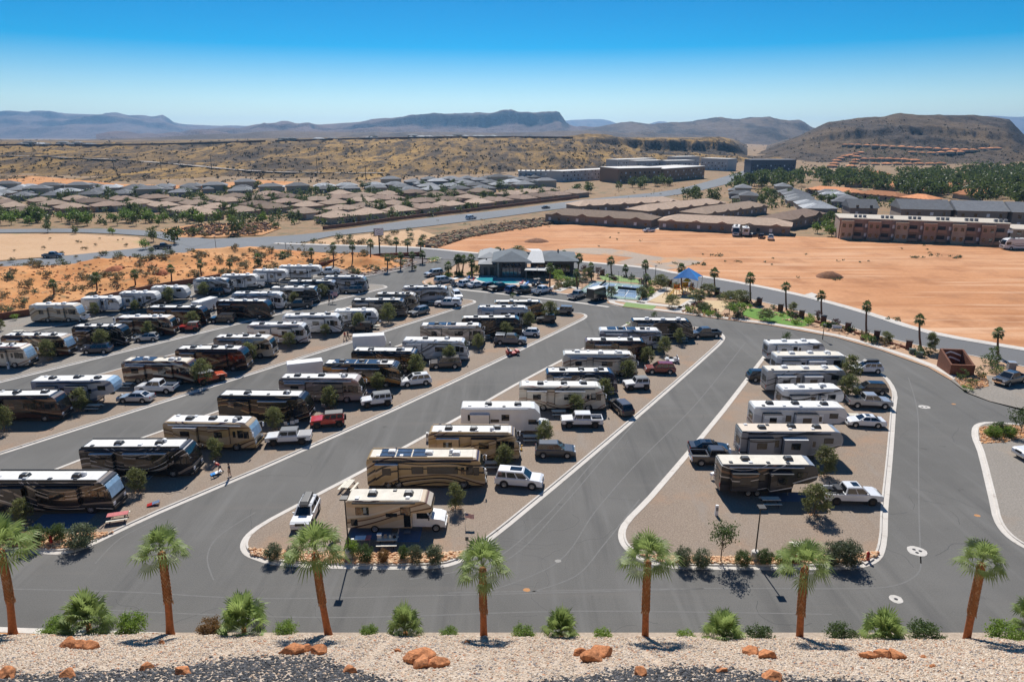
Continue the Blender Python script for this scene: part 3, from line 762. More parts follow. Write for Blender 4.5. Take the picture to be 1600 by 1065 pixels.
def coach(loc, rz, L, pal, seed, label, group, roof='w', dark=False, shade=False, solar=0, spare=None, awn_out=False):
    q = random.Random(seed)
    r = empty('motorhome', loc, rz, label, 'motorhome', group)
    hw, h = 1.27, 3.62
    body = swoosh('coach_paint', pal_stops(pal), seed)
    x0, x1 = -L / 2, L / 2
    prof = [(x0 + .05, .42), (x1 - 1.2, .42), (x1 - .12, .48), (x1 - .02, .75), (x1, 1.25), (x1 - .06, 1.75), (x1 - .32, 2.75), (x1 - .62, 3.3), (x1 - 1.0, h - .08), (x1 - 1.5, h), (x0 + .25, h), (x0 + .06, h - .14), (x0, 3.2), (x0, .6)]
    b = MB(); b.prism(prof, hw, 0, .2); b.build('body', body, r)
    lo = MB(); lo.box(x0 + .1, x1 - .4, -hw + .12, hw - .12, .22, .42); lo.build('chassis', BLACKP, r)
    # roof skin, with the raised painted edge of the coach around it
    rm = {'w': ROOFW, 'c': ROOFC, 't': ROOFT}[roof]
    rb = MB(); rb.box(x0 + .35, x1 - 1.35, -1.0, 1.0, h - .02, h + .03, 0, .04, .04)
    rb.add([(x1 - 1.36, -1.0, h + .028), (x1 - 1.02, -1., h - .04), (x1 - 1.02, 1., h - .04), (x1 - 1.36, 1., h + .028)], [(0, 1, 2, 3)]) if not dark else None
    rb.build('roof', rm, r)
    if dark or q.random() < .6:
        for s in (-1, 1):
            e = MB(); e.box(x0 + .3, x1 - 1.3, s * 1.12 - .06, s * 1.12 + .06, h - .06, h + .13); e.build('roof_rail', BLACKP if dark else body, r)
    roof_kit(r, x0 + .8, x1 - 1.6, h + .03, seed, q.random() < .75, q.choice((2, 3, 3)), solar, True)
    # windshield follows the front curve
    g = MB(); e = .025
    P = [(x1 - .07, 1.72), (x1 - .2, 2.25), (x1 - .335, 2.75), (x1 - .56, 3.18)]
    for s in range(3):
        (a, c), (d, f) = P[s], P[s + 1]
        g.add([(a + e, -1.14, c), (a + e, 1.14, c), (d + e, 1.1, f), (d + e, -1.1, f), (a - .1, -1.14, c), (a - .1, 1.14, c), (d - .1, 1.1, f), (d - .1, -1.1, f)], [(0, 1, 2, 3), (4, 0, 3, 7), (1, 5, 6, 2), (0, 4, 5, 1), (3, 2, 6, 7)])
    g.build('windshield', SHADE if shade else GLASS, r)
    g = MB(); g.box(x1 - .03, x1 + .12, -1.2, 1.2, .45, .78); g.build('bumper', BLACKP if q.random() < .5 else body, r)
    g = MB(); g.box(x1 - .02, x1 + .03, -.7, .7, .88, 1.2); g.build('grille', BLACKP, r)
    for s in (-1, 1):
        g = MB(); g.box(x1 - .04, x1 + .035, s * .95 - .2, s * .95 + .2, .9, 1.2); g.build('headlight', LAMPW, r)
        g = MB(); g.tube([(x1 - .5, s * 1.27, 2.7), (x1 - .1, s * 1.55, 2.75), (x1 + .02, s * 1.58, 2.6)], .03, 5); g.box(x1 - .06, x1 + .08, s * 1.58 - .12, s * 1.58 + .12, 2.1, 2.62); g.build('mirror', BLACKP if dark else WHITE, r)
        win(r, x1 - 2.0, x1 - 1.35, 1.75, 2.65, s * hw, s, 'side_window')
        if s == 1 or True: win(r, x1 - 1.22, x1 - .68, 1.7, 2.55, s * hw, s, 'cab_window')
    # near side: two slides, bay doors, awnings
    s1 = q.uniform(.8, 1.6); a0 = x0 + s1; a1 = a0 + q.uniform(2.2, 3.0)
    slide(r, a0, a1, 1.05, 3.02, .42, hw, body, q, AWNL if q.random() < .6 else AWND, 1)
    b0 = a1 + q.uniform(1.1, 1.5); b1 = x1 - q.uniform(2.7, 3.2)
    if q.random() < .8:
        slide(r, b0, b1, 1.02, 3.02, .42, hw, body, q, AWND if q.random() < .65 else AWNL, 1)
    else:
        win(r, b0 + .3, b0 + 1.5, 1.85, 2.6, -hw)
        win(r, b0 + 2., b1 - .2, 1.85, 2.6, -hw)
    d = MB(); d.box(x1 - 2.75, x1 - 2.12, -hw - .022, -hw, .7, 2.95); dr = d.build('entry_door', body, r)
    d = MB(); d.box(x1 - 2.62, x1 - 2.25, -hw - .034, -hw - .022, 1.8, 2.6); d.build('window', GLASS, dr)
    d = MB(); d.tube([(x0 + .7, -hw - .09, 3.3), (x1 - 1.5, -hw - .09, 3.3)], .085, 8); d.build('awning', AWND if dark or q.random() < .5 else AWNL, r)
    k = int((L - 3) / 1.25)
    for i in range(k):
        xx = x0 + 1.0 + i * 1.25
        d = MB(); d.box(xx + .04, xx + 1.21, -hw - .012, -hw, .5, .98); d.build('bay_door', body, r)
    # rear: cap window, lamps, ladder
    g = MB(); g.box(x0 - .03, x0, -.9, .9, .6, 1.5); g.build('engine_grille', BLACKP, r)
    for s in (-1, 1):
        g = MB(); g.box(x0 - .03, x0, s * 1.05 - .1, s * 1.05 + .1, 1.0, 1.6); g.build('taillight', LAMPR, r)
    # wheels with dark arches
    xs = [x1 - 2.35, x0 + 3.35] + ([x0 + 2.25] if L > 11 else [])
    arch = MB()
    for x in xs:
        for s in (-1, 1):
            wheel(r, 'coach', x, s * (hw - .12))
            arch.lathe([(0, s * (hw + .004)), (.6, s * (hw + .004))], 18, 'y', 0, False, (x, 0, .5))
    arch.build('wheel_arch', BLACKP, r)
    return r

def trailer(loc, rz, L, pal, seed, label, group, nose='fifth', roof='w', flip=False, slides=2):
    q = random.Random(seed)
    r = empty('fifth_wheel_trailer' if nose == 'fifth' else 'travel_trailer', loc, rz, label, 'trailer', group)
    hw = 1.23; h = 3.72 if nose == 'fifth' else 3.25
    x0, x1 = -L / 2, L / 2
    body = swoosh('trailer_paint', pal_stops(pal), seed, .42, .3, .7)
    if nose == 'fifth':
        prof = [(x0, .72), (x1 - 2.6, .72), (x1 - 2.45, 1.5), (x1 - .9, 1.6), (x1 - .12, 2.0), (x1, 2.6), (x1 - .1, 3.1), (x1 - .45, h - .12), (x1 - .95, h), (x0 + .1, h - .02), (x0, h - .2)]
    else:
        prof = [(x0, .6), (x1 - .5, .6), (x1, 1.2), (x1 - .02, 1.9), (x1 - .3, 2.7), (x1 - .8, h - .06), (x1 - 1.3, h), (x0 + .1, h), (x0, h - .2)]
    b = MB(); b.prism(prof, hw, 0, .12); b.build('body', body, r)
    rm = {'w': ROOFW, 'c': ROOFC, 't': ROOFT}[roof]
    rb = MB(); rb.box(x0 + .1, x1 - 1.0, -1.14, 1.14, h - .02, h + .03, 0, .03, .03); rb.build('roof', rm, r)
    cap = MB()
    if nose == 'fifth': ps = [(x1 - 1.0, h), (x1 - .45, h - .12), (x1 - .1, 3.1), (x1, 2.6), (x1 - .12, 2.0), (x1 - .9, 1.6)]
    else: ps = [(x1 - 1.35, h), (x1 - .8, h - .06), (x1 - .3, 2.7), (x1 - .02, 1.9), (x1, 1.2)]
    for (a, c), (d, f) in zip(ps, ps[1:]):
        nx, nz = (f - c), -(d - a); nl = math.hypot(nx, nz); nx, nz = -nx / nl * .02, -nz / nl * .02
        cap.add([(a + nx, -hw + .1, c + nz), (d + nx, -hw + .1, f + nz), (d + nx, hw - .1, f + nz), (a + nx, hw - .1, c + nz)], [(3, 2, 1, 0)])
    cap.build('front_cap', ROOFW if pal == 'trailer' else (SHADE if pal == 'trailerblue' else plain('grey_cap', (.30, .31, .33), .3, coat=.5)), r)
    roof_kit(r, x0 + .6, x1 - 1.4, h + .03, seed, q.random() < (.8 if pal != 'trailer' else .45), 2 if L < 10.5 else 3, 0, False)
    # chassis, hitch, legs
    c = MB(); c.box(x0 + .1, x1 - 2.7 if nose == 'fifth' else x1 - .3, -.9, .9, .45, .72)
    if nose != 'fifth': c.tube([(x1 - .4, -.7, .5), (x1 + 1.1, 0, .5)], .06); c.tube([(x1 - .4, .7, .5), (x1 + 1.1, 0, .5)], .06)
    c.build('chassis', BLACKP, r)
    lx = x1 - 2.8 if nose == 'fifth' else x1 + .6
    for s in ((-1, 1) if nose == 'fifth' else (0,)):
        g = MB(); g.box(lx - .06, lx + .06, s * .8 - .06, s * .8 + .06, 0.02, .9); g.box(lx - .14, lx + .14, s * .8 - .14, s * .8 + .14, 0, .03); g.build('landing_leg', GREYP2, r)
    if nose == 'fifth':
        g = MB(); g.box(x1 - 1.2, x1 - .7, -.25, .25, 1.25, 1.62); g.build('pin_box', BLACKP, r)
    else:
        for k in (-1, 1):
            g = MB(); g.lathe([(0, 0), (.15, 0), (.15, .35), (.08, .42), (0, .42)], 10, c=(x1 + .35, .16 * k, .55)); g.build('gas_bottle', WHITE, r)
    for i in range(3 if L > 10.5 else 2):
        for s in (-1, 1): wheel(r, 'rv', x0 + L * .30 + i * .95, s * (hw - .1))
    # near side
    a = x0 + q.uniform(.7, 1.4)
    if slides >= 1: slide(r, a, a + q.uniform(2.1, 2.9), 1.0, 2.95, .7, hw, body, q, AWNL if q.random() < .5 else AWND, 1)
    if slides >= 2: slide(r, a + 4.0, min(a + 4.0 + q.uniform(2.4, 3.0), x1 - 2.9), .95, 2.95, .75, hw, body, q, AWND if q.random() < .6 else AWNL, 1)
    d = MB(); dx = x1 - 3.35 if nose == 'fifth' else x1 - 2.2
    if slides < 2: dx = x0 + L * .55
    d.box(dx - .35, dx + .35, -hw - .025, -hw, .85, 2.85); dr = d.build('entry_door', WHITE if pal == 'trailer' else body, r)
    d = MB(); d.box(dx - .18, dx + .18, -hw - .035, -hw - .025, 1.8, 2.5); d.build('window', GLASS, dr)
    win(r, x1 - 2.2, x1 - 1.2, 2.3, 2.9, -hw)
    win(r, a + 3.0, a + 3.6, 1.8, 2.6, -hw)
    # rear wall facing the road
    g = MB(); g.box(x0 - .03, x0, -.8, .8, 1.8, 2.7); g.build('rear_window', GLASS, r)
    for s in (-1, 1):
        g = MB(); g.box(x0 - .03, x0, s * 1.08 - .08, s * 1.08 + .08, 1.1, 1.5); g.build('taillight', LAMPR, r)
    g = MB()
    for yy in (.45, .85): g.tube([(x0 - .1, yy, .9), (x0 - .1, yy, h), (x0 + .15, yy, h + .18)], .02, 5)
    for k in range(8): g.tube([(x0 - .1, .45, 1.0 + k * .35), (x0 - .1, .85, 1.0 + k * .35)], .016, 5)
    g.build('ladder', ALU, r)
    g = MB(); g.tube([(x0 + .8, -hw - .07, h - .28), (x1 - 1.6, -hw - .07, h - .28)], .075, 8); g.build('awning', AWND if q.random() < .6 else AWNL, r)
    return r

def cabover(loc, rz, L, pal, seed, label, group, big=False):
    q = random.Random(seed)
    r = empty('cab_over_motorhome', loc, rz, label, 'motorhome', group)
    hw = 1.22; h = 3.45 if not big else 3.7
    x0, x1 = -L / 2, L / 2; hl = 1.55
    body = swoosh('camper_paint', pal_stops(pal), seed, .5, .3, .9) if pal != 'plainwhite' else WHITE
    xc = x1 - hl
    prof = [(x0, .55), (xc - 1.6, .55), (xc - 1.5, 2.15), (xc + .1, 2.2), (xc + .42, 2.45), (xc + .3, 2.95), (xc - .35, h - .08), (xc - .8, h), (x0 + .12, h), (x0, h - .15)]
    b = MB(); b.prism(prof, hw, 0, .12); b.build('body', body, r)
    rb = MB(); rb.box(x0 + .12, xc - .8, -1.12, 1.12, h - .02, h + .03, 0, .03, .03); rb.build('roof', ROOFC if not big else ROOFW, r)
    cab = MB()
    cab.prism([(xc - 1.6, .55), (x1 - .1, .5), (x1, .75), (x1 - .02, 1.15), (x1 - .5, 1.32), (xc + .25, 1.42), (xc - .15, 2.18), (xc - 1.6, 2.18)], .98 if not big else 1.1, 0, .08)
    cab.build('cab', WHITE, r)
    g = MB(); g.add([(xc + .27, -.86, 1.44), (xc + .27, .86, 1.44), (xc - .1, .8, 2.16), (xc - .1, -.8, 2.16)], [(0, 1, 2, 3)]); g.build('windshield', GLASS, r)
    w = .98 if not big else 1.1
    for s in (-1, 1):
        g = MB(); g.add([(xc - 1.15, s * (w + .012), 1.42), (xc + .12, s * (w + .012), 1.42), (xc - .18, s * (w + .012), 2.06), (xc - 1.15, s * (w + .012), 2.06)], [(0, 1, 2, 3) if s < 0 else (3, 2, 1, 0)]); g.build('cab_window', GLASS, r)
        g = MB(); g.box(x1 - .06, x1 + .02, s * .72 - .18, s * .72 + .18, .82, 1.1); g.build('headlight', LAMPW, r)
        g = MB(); g.tube([(xc, s * w, 1.6), (xc + .05, s * (w + .3), 1.65)], .03, 5); g.box(xc, xc + .1, s * (w + .3) - .1, s * (w + .3) + .1, 1.45, 1.9); g.build('mirror', BLACKP, r)
        for x in (x1 - .85, x0 + L * .28): wheel(r, 'truck', x, s * (w - .02 if x > 0 else hw - .1))
    g = MB(); g.box(x1 - .05, x1 + .1, -.95, .95, .42, .7); g.build('bumper', CHROME if big else WHITE, r)
    g = MB(); g.box(x1 - .04, x1 + .015, -.5, .5, .78, 1.1); g.build('grille', BLACKP, r)
    win(r, x0 + .9, x0 + 2.1, 2.0, 2.75, -hw); win(r, x0 + .35, x0 + 1.0, .8, 1.5, -hw, name='bay_vent', frame=False)
    win(r, x0 + 5.2, x0 + 6.1, 2.0, 2.75, -hw); win(r, x0 + 3.8, x0 + 4.8, 1.8, 2.1, -hw)
    if big: slide(r, x0 + 1.2, x0 + 3.6, .95, 2.9, .5, hw, body, q, AWNL, 0)
    d = MB(); d.box(xc - 2.35, xc - 1.72, -hw - .025, -hw, .65, 2.65); dr = d.build('entry_door', body if big else GLASS, r)
    d = MB(); d.box(xc - 2.35, xc - 1.72, -hw - .5, -hw - .03, .28, .33); d.build('step', GREYP2, r)
    roof_kit(r, x0 + .8, xc - 1.2, h + .03, seed, True, 2, 0, False)
    g = MB(); g.tube([(x0 + .6, -hw - .07, h - .2), (xc - 1.2, -hw - .07, h - .2)], .08, 8); g.build('awning', AWND if not big else AWNL, r)
    for s in (-1, 1):
        g = MB(); g.box(x0 - .03, x0, s * 1.05 - .08, s * 1.05 + .08, 1.0, 1.5); g.build('taillight', LAMPR, r)
    return r

# ------------------------------------------------------------------ cars
CARP = {}
def carpaint(c):
    if c not in CARP:
        cols = dict(white=(.74, .745, .75), silver=(.42, .43, .44), grey=(.16, .165, .17), dgrey=(.055, .058, .062), black=(.012, .012, .014), red=(.50, .018, .012), dred=(.20, .012, .012), orange=(.55, .07, .01), blue=(.02, .035, .09), dblue=(.012, .018, .04), bronze=(.075, .065, .06), lblue=(.03, .08, .2), slate=(.12, .14, .17))
        n = NT('car_paint_' + c)
        CARP[c] = n.out((*cols[c], 1), .28, .25 if c in ('silver', 'grey', 'bronze', 'slate') else 0., .5, .9)
    return CARP[c]
SPEC = dict(
    sedan=dict(L=4.85, W=1.84, zb=.95, h=1.45, low=[(-2.42, .32), (2.35, .3), (2.42, .5), (2.36, .68), (1.9, .82), (.95, .95), (-1.55, 1.0), (-2.3, .96), (-2.42, .8)], cab=(-1.85, 1.1, -1.05, .25), hw=(.84, .62), ax=1.4, wh='car'),
    hatch=dict(L=4.1, W=1.76, zb=.95, h=1.54, low=[(-2.02, .32), (1.98, .3), (2.05, .5), (2.0, .72), (1.65, .86), (.95, .97), (-1.9, 1.02), (-2.04, .9)], cab=(-1.95, 1.1, -1.55, .2), hw=(.80, .62), ax=1.27, wh='car'),
    suv=dict(L=4.8, W=1.92, zb=1.05, h=1.74, low=[(-2.38, .4), (2.3, .38), (2.4, .55), (2.38, .85), (2.05, .98), (1.05, 1.08), (-2.3, 1.1), (-2.4, .95)], cab=(-2.3, 1.2, -1.95, .35), hw=(.88, .7), ax=1.42, wh='suv'),
    bigsuv=dict(L=5.2, W=2.02, zb=1.12, h=1.9, low=[(-2.58, .42), (2.5, .4), (2.6, .6), (2.57, .95), (2.3, 1.08), (1.2, 1.16), (-2.5, 1.16), (-2.6, 1.0)], cab=(-2.5, 1.35, -2.3, .5), hw=(.93, .77), ax=1.52, wh='truck'),
    jeep=dict(L=4.5, W=1.88, zb=1.18, h=1.86, low=[(-2.05, .55), (2.2, .55), (2.25, .95), (2.15, 1.1), (.75, 1.2), (-2.05, 1.2)], cab=(-2.03, .72, -1.98, .42), hw=(.80, .73), ax=1.4, wh='off'),
    jeep2=dict(L=3.9, W=1.88, zb=1.18, h=1.86, low=[(-1.65, .55), (1.95, .55), (2.0, .95), (1.9, 1.1), (.55, 1.2), (-1.65, 1.2)], cab=(-1.63, .55, -1.58, .25), hw=(.80, .73), ax=1.2, wh='off'),
    pickup=dict(L=5.85, W=2.02, zb=1.18, h=1.94, low=[(-2.9, .52), (2.82, .48), (2.93, .7), (2.9, 1.02), (2.6, 1.14), (1.5, 1.22), (-2.9, 1.22)], cab=(-.95, 1.65, -.75, .8), hw=(.93, .76), ax=1.85, wh='truck', bed=(-2.83, -1.02)),
    jpickup=dict(L=5.5, W=1.9, zb=1.2, h=1.88, low=[(-2.75, .55), (2.6, .55), (2.7, .95), (2.6, 1.1), (1.25, 1.2), (-2.75, 1.2)], cab=(-1.2, 1.22, -1.15, .92), hw=(.80, .73), ax=1.7, wh='off', bed=(-2.68, -1.28)))
def car(loc, rz, kd, col, label, name=None, roofc=None, box=None, rack=False, sun=False, tailcol=None, group=None, dark=False):
    S = SPEC[kd]; hwid = S['W'] / 2
    cat = 'pickup truck' if 'pickup' in kd else 'off-road car' if 'jeep' in kd else 'car'
    nm = 'pickup_truck' if 'pickup' in kd else 'off_road_car' if 'jeep' in kd else 'parked_car'
    r = empty(name or nm, loc, rz, label, cat, group or 'vehicles parked around the site')
    pc = carpaint(col); b = MB(); jeep = 'jeep' in kd or kd == 'jpickup'
    bed = S.get('bed')
    low = S['low']
    if bed:
        xr = bed[1] - .02
        zr = low[-1][1]
        front = [(xr, low[0][1])] + [p for p in low if p[0] > xr] + [(xr, zr)]
        b.prism(front, hwid, 0, .07)
        xe = low[0][0]
        for s in (-1, 1): b.box(xe, xr, min(s * hwid, s * (hwid - .12)), max(s * hwid, s * (hwid - .12)), low[0][1], zr)
        b.box(xe, xe + .1, -hwid + .12, hwid - .12, low[0][1], zr - .03)
        b.box(xe + .1, xr, -hwid + .12, hwid - .12, low[0][1], .74, 1)
    else:
        b.prism(low, hwid, 0, .09 if not jeep else .05)
    c0, c1, t0, t1 = S['cab']; h0, h1 = S['hw']; zb, zt = S['zb'] - .02, S['h']
    if kd == 'jeep2' or kd == 'jeep' or kd == 'jpickup': pass
    # cabin frame with a crowned roof
    vs = [(c0, -h0, zb), (c1, -h0, zb), (c1, h0, zb), (c0, h0, zb), (t0, -h1, zt - .06), (t1, -h1, zt - .06), (t1, h1, zt - .06), (t0, h1, zt - .06),
          (t0 + .08, -h1 + .1, zt), (t1 - .1, -h1 + .1, zt), (t1 - .1, h1 - .1, zt), (t0 + .08, h1 - .1, zt)]
    b.add(vs, [(0, 1, 5, 4), (1, 2, 6, 5), (2, 3, 7, 6), (3, 0, 4, 7)], 0)
    if not roofc: b.add(vs, [(4, 5, 9, 8), (5, 6, 10, 9), (6, 7, 11, 10), (7, 4, 8, 11), (8, 9, 10, 11)], 0)
    # wheel arches and sills
    ax = S['ax']; wr = {'car': .34, 'suv': .38, 'off': .42, 'truck': .41, 'trd': .42}[S['wh']]
    xf, xb = ax, -ax * (1.02 if not bed else 1.0)
    if kd == 'sedan': xf, xb = 1.45, -1.35
    for x in (xf, xb):
        for s in (-1, 1):
            if jeep:
                b.box(x - .55, x + .5, min(s * (hwid - .1), s * (hwid + .12)), max(s * (hwid - .1), s * (hwid + .12)), .86, .95, 1)
            b.lathe([(0, s * (hwid + .003)), (wr + .09, s * (hwid + .003))], 16, 'y', 1, False, (x, 0, wr + .02))
    b.box(low[0][0] + .3, low[1][0] - .3, -hwid + .08, hwid - .08, wr * .75, low[0][1] + .02, 1)
    b.build('body', [pc, BLACKP], r)
    if roofc:
        q = MB(); q.add(vs, [(4, 5, 9, 8), (5, 6, 10, 9), (6, 7, 11, 10), (7, 4, 8, 11), (8, 9, 10, 11)], 0); q.build('roof', roofc, r)
    wk = S['wh'] if not dark else ('trd' if S['wh'] == 'truck' else S['wh'])
    for x in (xf, xb):
        for s in (-1, 1): wheel(r, wk, x, s * (hwid - .085 + (.06 if jeep else 0)))
    def glass(nm, a, bb, c, d, u0, u1, v0, v1):
        a, bb, c, d = map(Vector, (a, bb, c, d))
        P = lambda u, v: a.lerp(bb, u).lerp(d.lerp(c, u), v)
        n = (bb - a).cross(d - a).normalized() * .012
        g = MB(); g.add([P(u0, v0) + n, P(u1, v0) + n, P(u1, v1) + n, P(u0, v1) + n], [(0, 1, 2, 3)]); return g.build(nm, GLASS, r)
    glass('windshield', vs[1], vs[2], vs[6], vs[5], .07, .93, .08, .93)
    glass('rear_window', vs[3], vs[0], vs[4], vs[7], .1, .9, .15, .9)
    for s, (a, bb, c, d) in ((-1, (vs[0], vs[1], vs[5], vs[4])), (1, (vs[2], vs[3], vs[7], vs[6]))):
        cuts = [(.05, .48), (.52, .93)] if (bed or kd in ('sedan', 'jeep2', 'hatch')) else [(.04, .30), (.34, .62), (.66, .94)]
        for u0, u1 in cuts:
            if s == 1: u0, u1 = 1 - u1, 1 - u0
            glass('side_window', a, bb, c, d, u0, u1, .14, .88)
    xe, xfr = low[0][0], max(p[0] for p in low)
    for s in (-1, 1):
        g = MB(); g.box(xfr - .16, xfr + .012, s * (hwid - .3) - .2, s * (hwid - .3) + .2, S['zb'] - .33, S['zb'] - .16); g.build('headlight', LAMPW, r)
        g = MB(); g.box(xe - .015, xe + .05, s * (hwid - .14) - .11, s * (hwid - .14) + .11, S['zb'] - .3, S['zb'] - .04); g.build('taillight', LAMPR, r)
        g = MB(); g.box(c1 - .5, c1 - .36, min(s * h0, s * (h0 + .2)), max(s * h0, s * (h0 + .2)), zb + .06, zb + .22); g.build('mirror', pc if col != 'white' else WHITE, r)
    g = MB(); g.box(xfr - .1, xfr + .05, -hwid + .06, hwid - .06, low[0][1] - .06, low[0][1] + .16); g.build('front_bumper', BLACKP if jeep else (CHROME if kd == 'pickup' else pc), r)
    g = MB(); g.box(xe - .06, xe + .1, -hwid + .06, hwid - .06, low[0][1] - .04, low[0][1] + .16); g.build('rear_bumper', BLACKP if jeep else (CHROME if kd == 'pickup' else pc), r)
    g = MB(); g.box(xfr - .1, xfr + .014, -.45, .45, S['zb'] - .38, S['zb'] - .12); g.build('grille', BLACKP, r)
    if kd in ('jeep', 'jeep2'):
        g = MB(); g.lathe([(.2, -.13), (.37, -.13), (.41, -.06), (.41, .06), (.37, .13), (.2, .13), (0, .1)], 16, 'x', c=(xe - .16, 0, 1.0)); g.build('spare_wheel', RUBBER, r)
    if sun:
        g = MB(); g.box((t0 + t1) / 2 - .1, t1 - .2, -h1 * .6, h1 * .6, zt - .01, zt + .012); g.build('sunroof', GLASS, r)
    if box == 'cargo':
        g = MB(); g.prism([(t0 + .2, zt + .08), (t1 + .25, zt + .08), (t1 + .3, zt + .2), (t1 - .1, zt + .38), (t0 + .25, zt + .4)], .42, 0, .1); g.build('roof_box', BLACKP, r)
        g = MB()
        for x in (t0 + .5, t1 - .3): g.tube([(x, -h1, zt + .06), (x, h1, zt + .06)], .025, 5)
        g.build('roof_rack', BLACKP, r)
    if box == 'topper':
        g = MB(); g.prism([(bed[0], zt - .74), (bed[1], zt - .74), (bed[1] + .05, zt - .02), (bed[0] + .12, zt - .04)], hwid - .06, 0, .12); g.build('bed_topper', pc, r)
        for s in (-1, 1):
            g = MB(); y = s * (hwid - .05); g.box(bed[0] + .3, bed[1] - .2, min(y, y - s * .02), max(y, y - s * .02), zt - .5, zt - .2); g.build('topper_window', GLASS, r)
    if box == 'cover':
        g = MB(); g.box(bed[0], bed[1], -hwid + .1, hwid - .1, S['low'][-1][1] - .05, S['low'][-1][1] + .03); g.build('bed_cover', BLACKP if col != 'white' else GREYP2, r)
    if rack and bed:
        g = MB()
        for x in (bed[1] - .12, bed[1] - .9):
            g.tube([(x, -hwid + .08, 1.2), (x, -hwid + .12, 1.75), (x, hwid - .12, 1.75), (x, hwid - .08, 1.2)], .035, 5)
        g.box(bed[1] - .7, bed[1] - .1, -.6, .6, 1.2, 1.62); g.build('bed_rack', BLACKP, r)
    return r

# ------------------------------------------------------------------ the vehicles on their pitches
ROWN = {1: 'rightmost row', 2: 'second row from right', 3: 'third row from right', 4: 'fourth row from right', 5: 'fifth row from right', 6: 'the orange bank row'}
ORD = ['first', 'second', 'third', 'fourth', 'fifth', 'sixth', 'seventh', 'eighth', 'ninth', 'tenth', 'eleventh', 'twelfth', 'thirteenth']
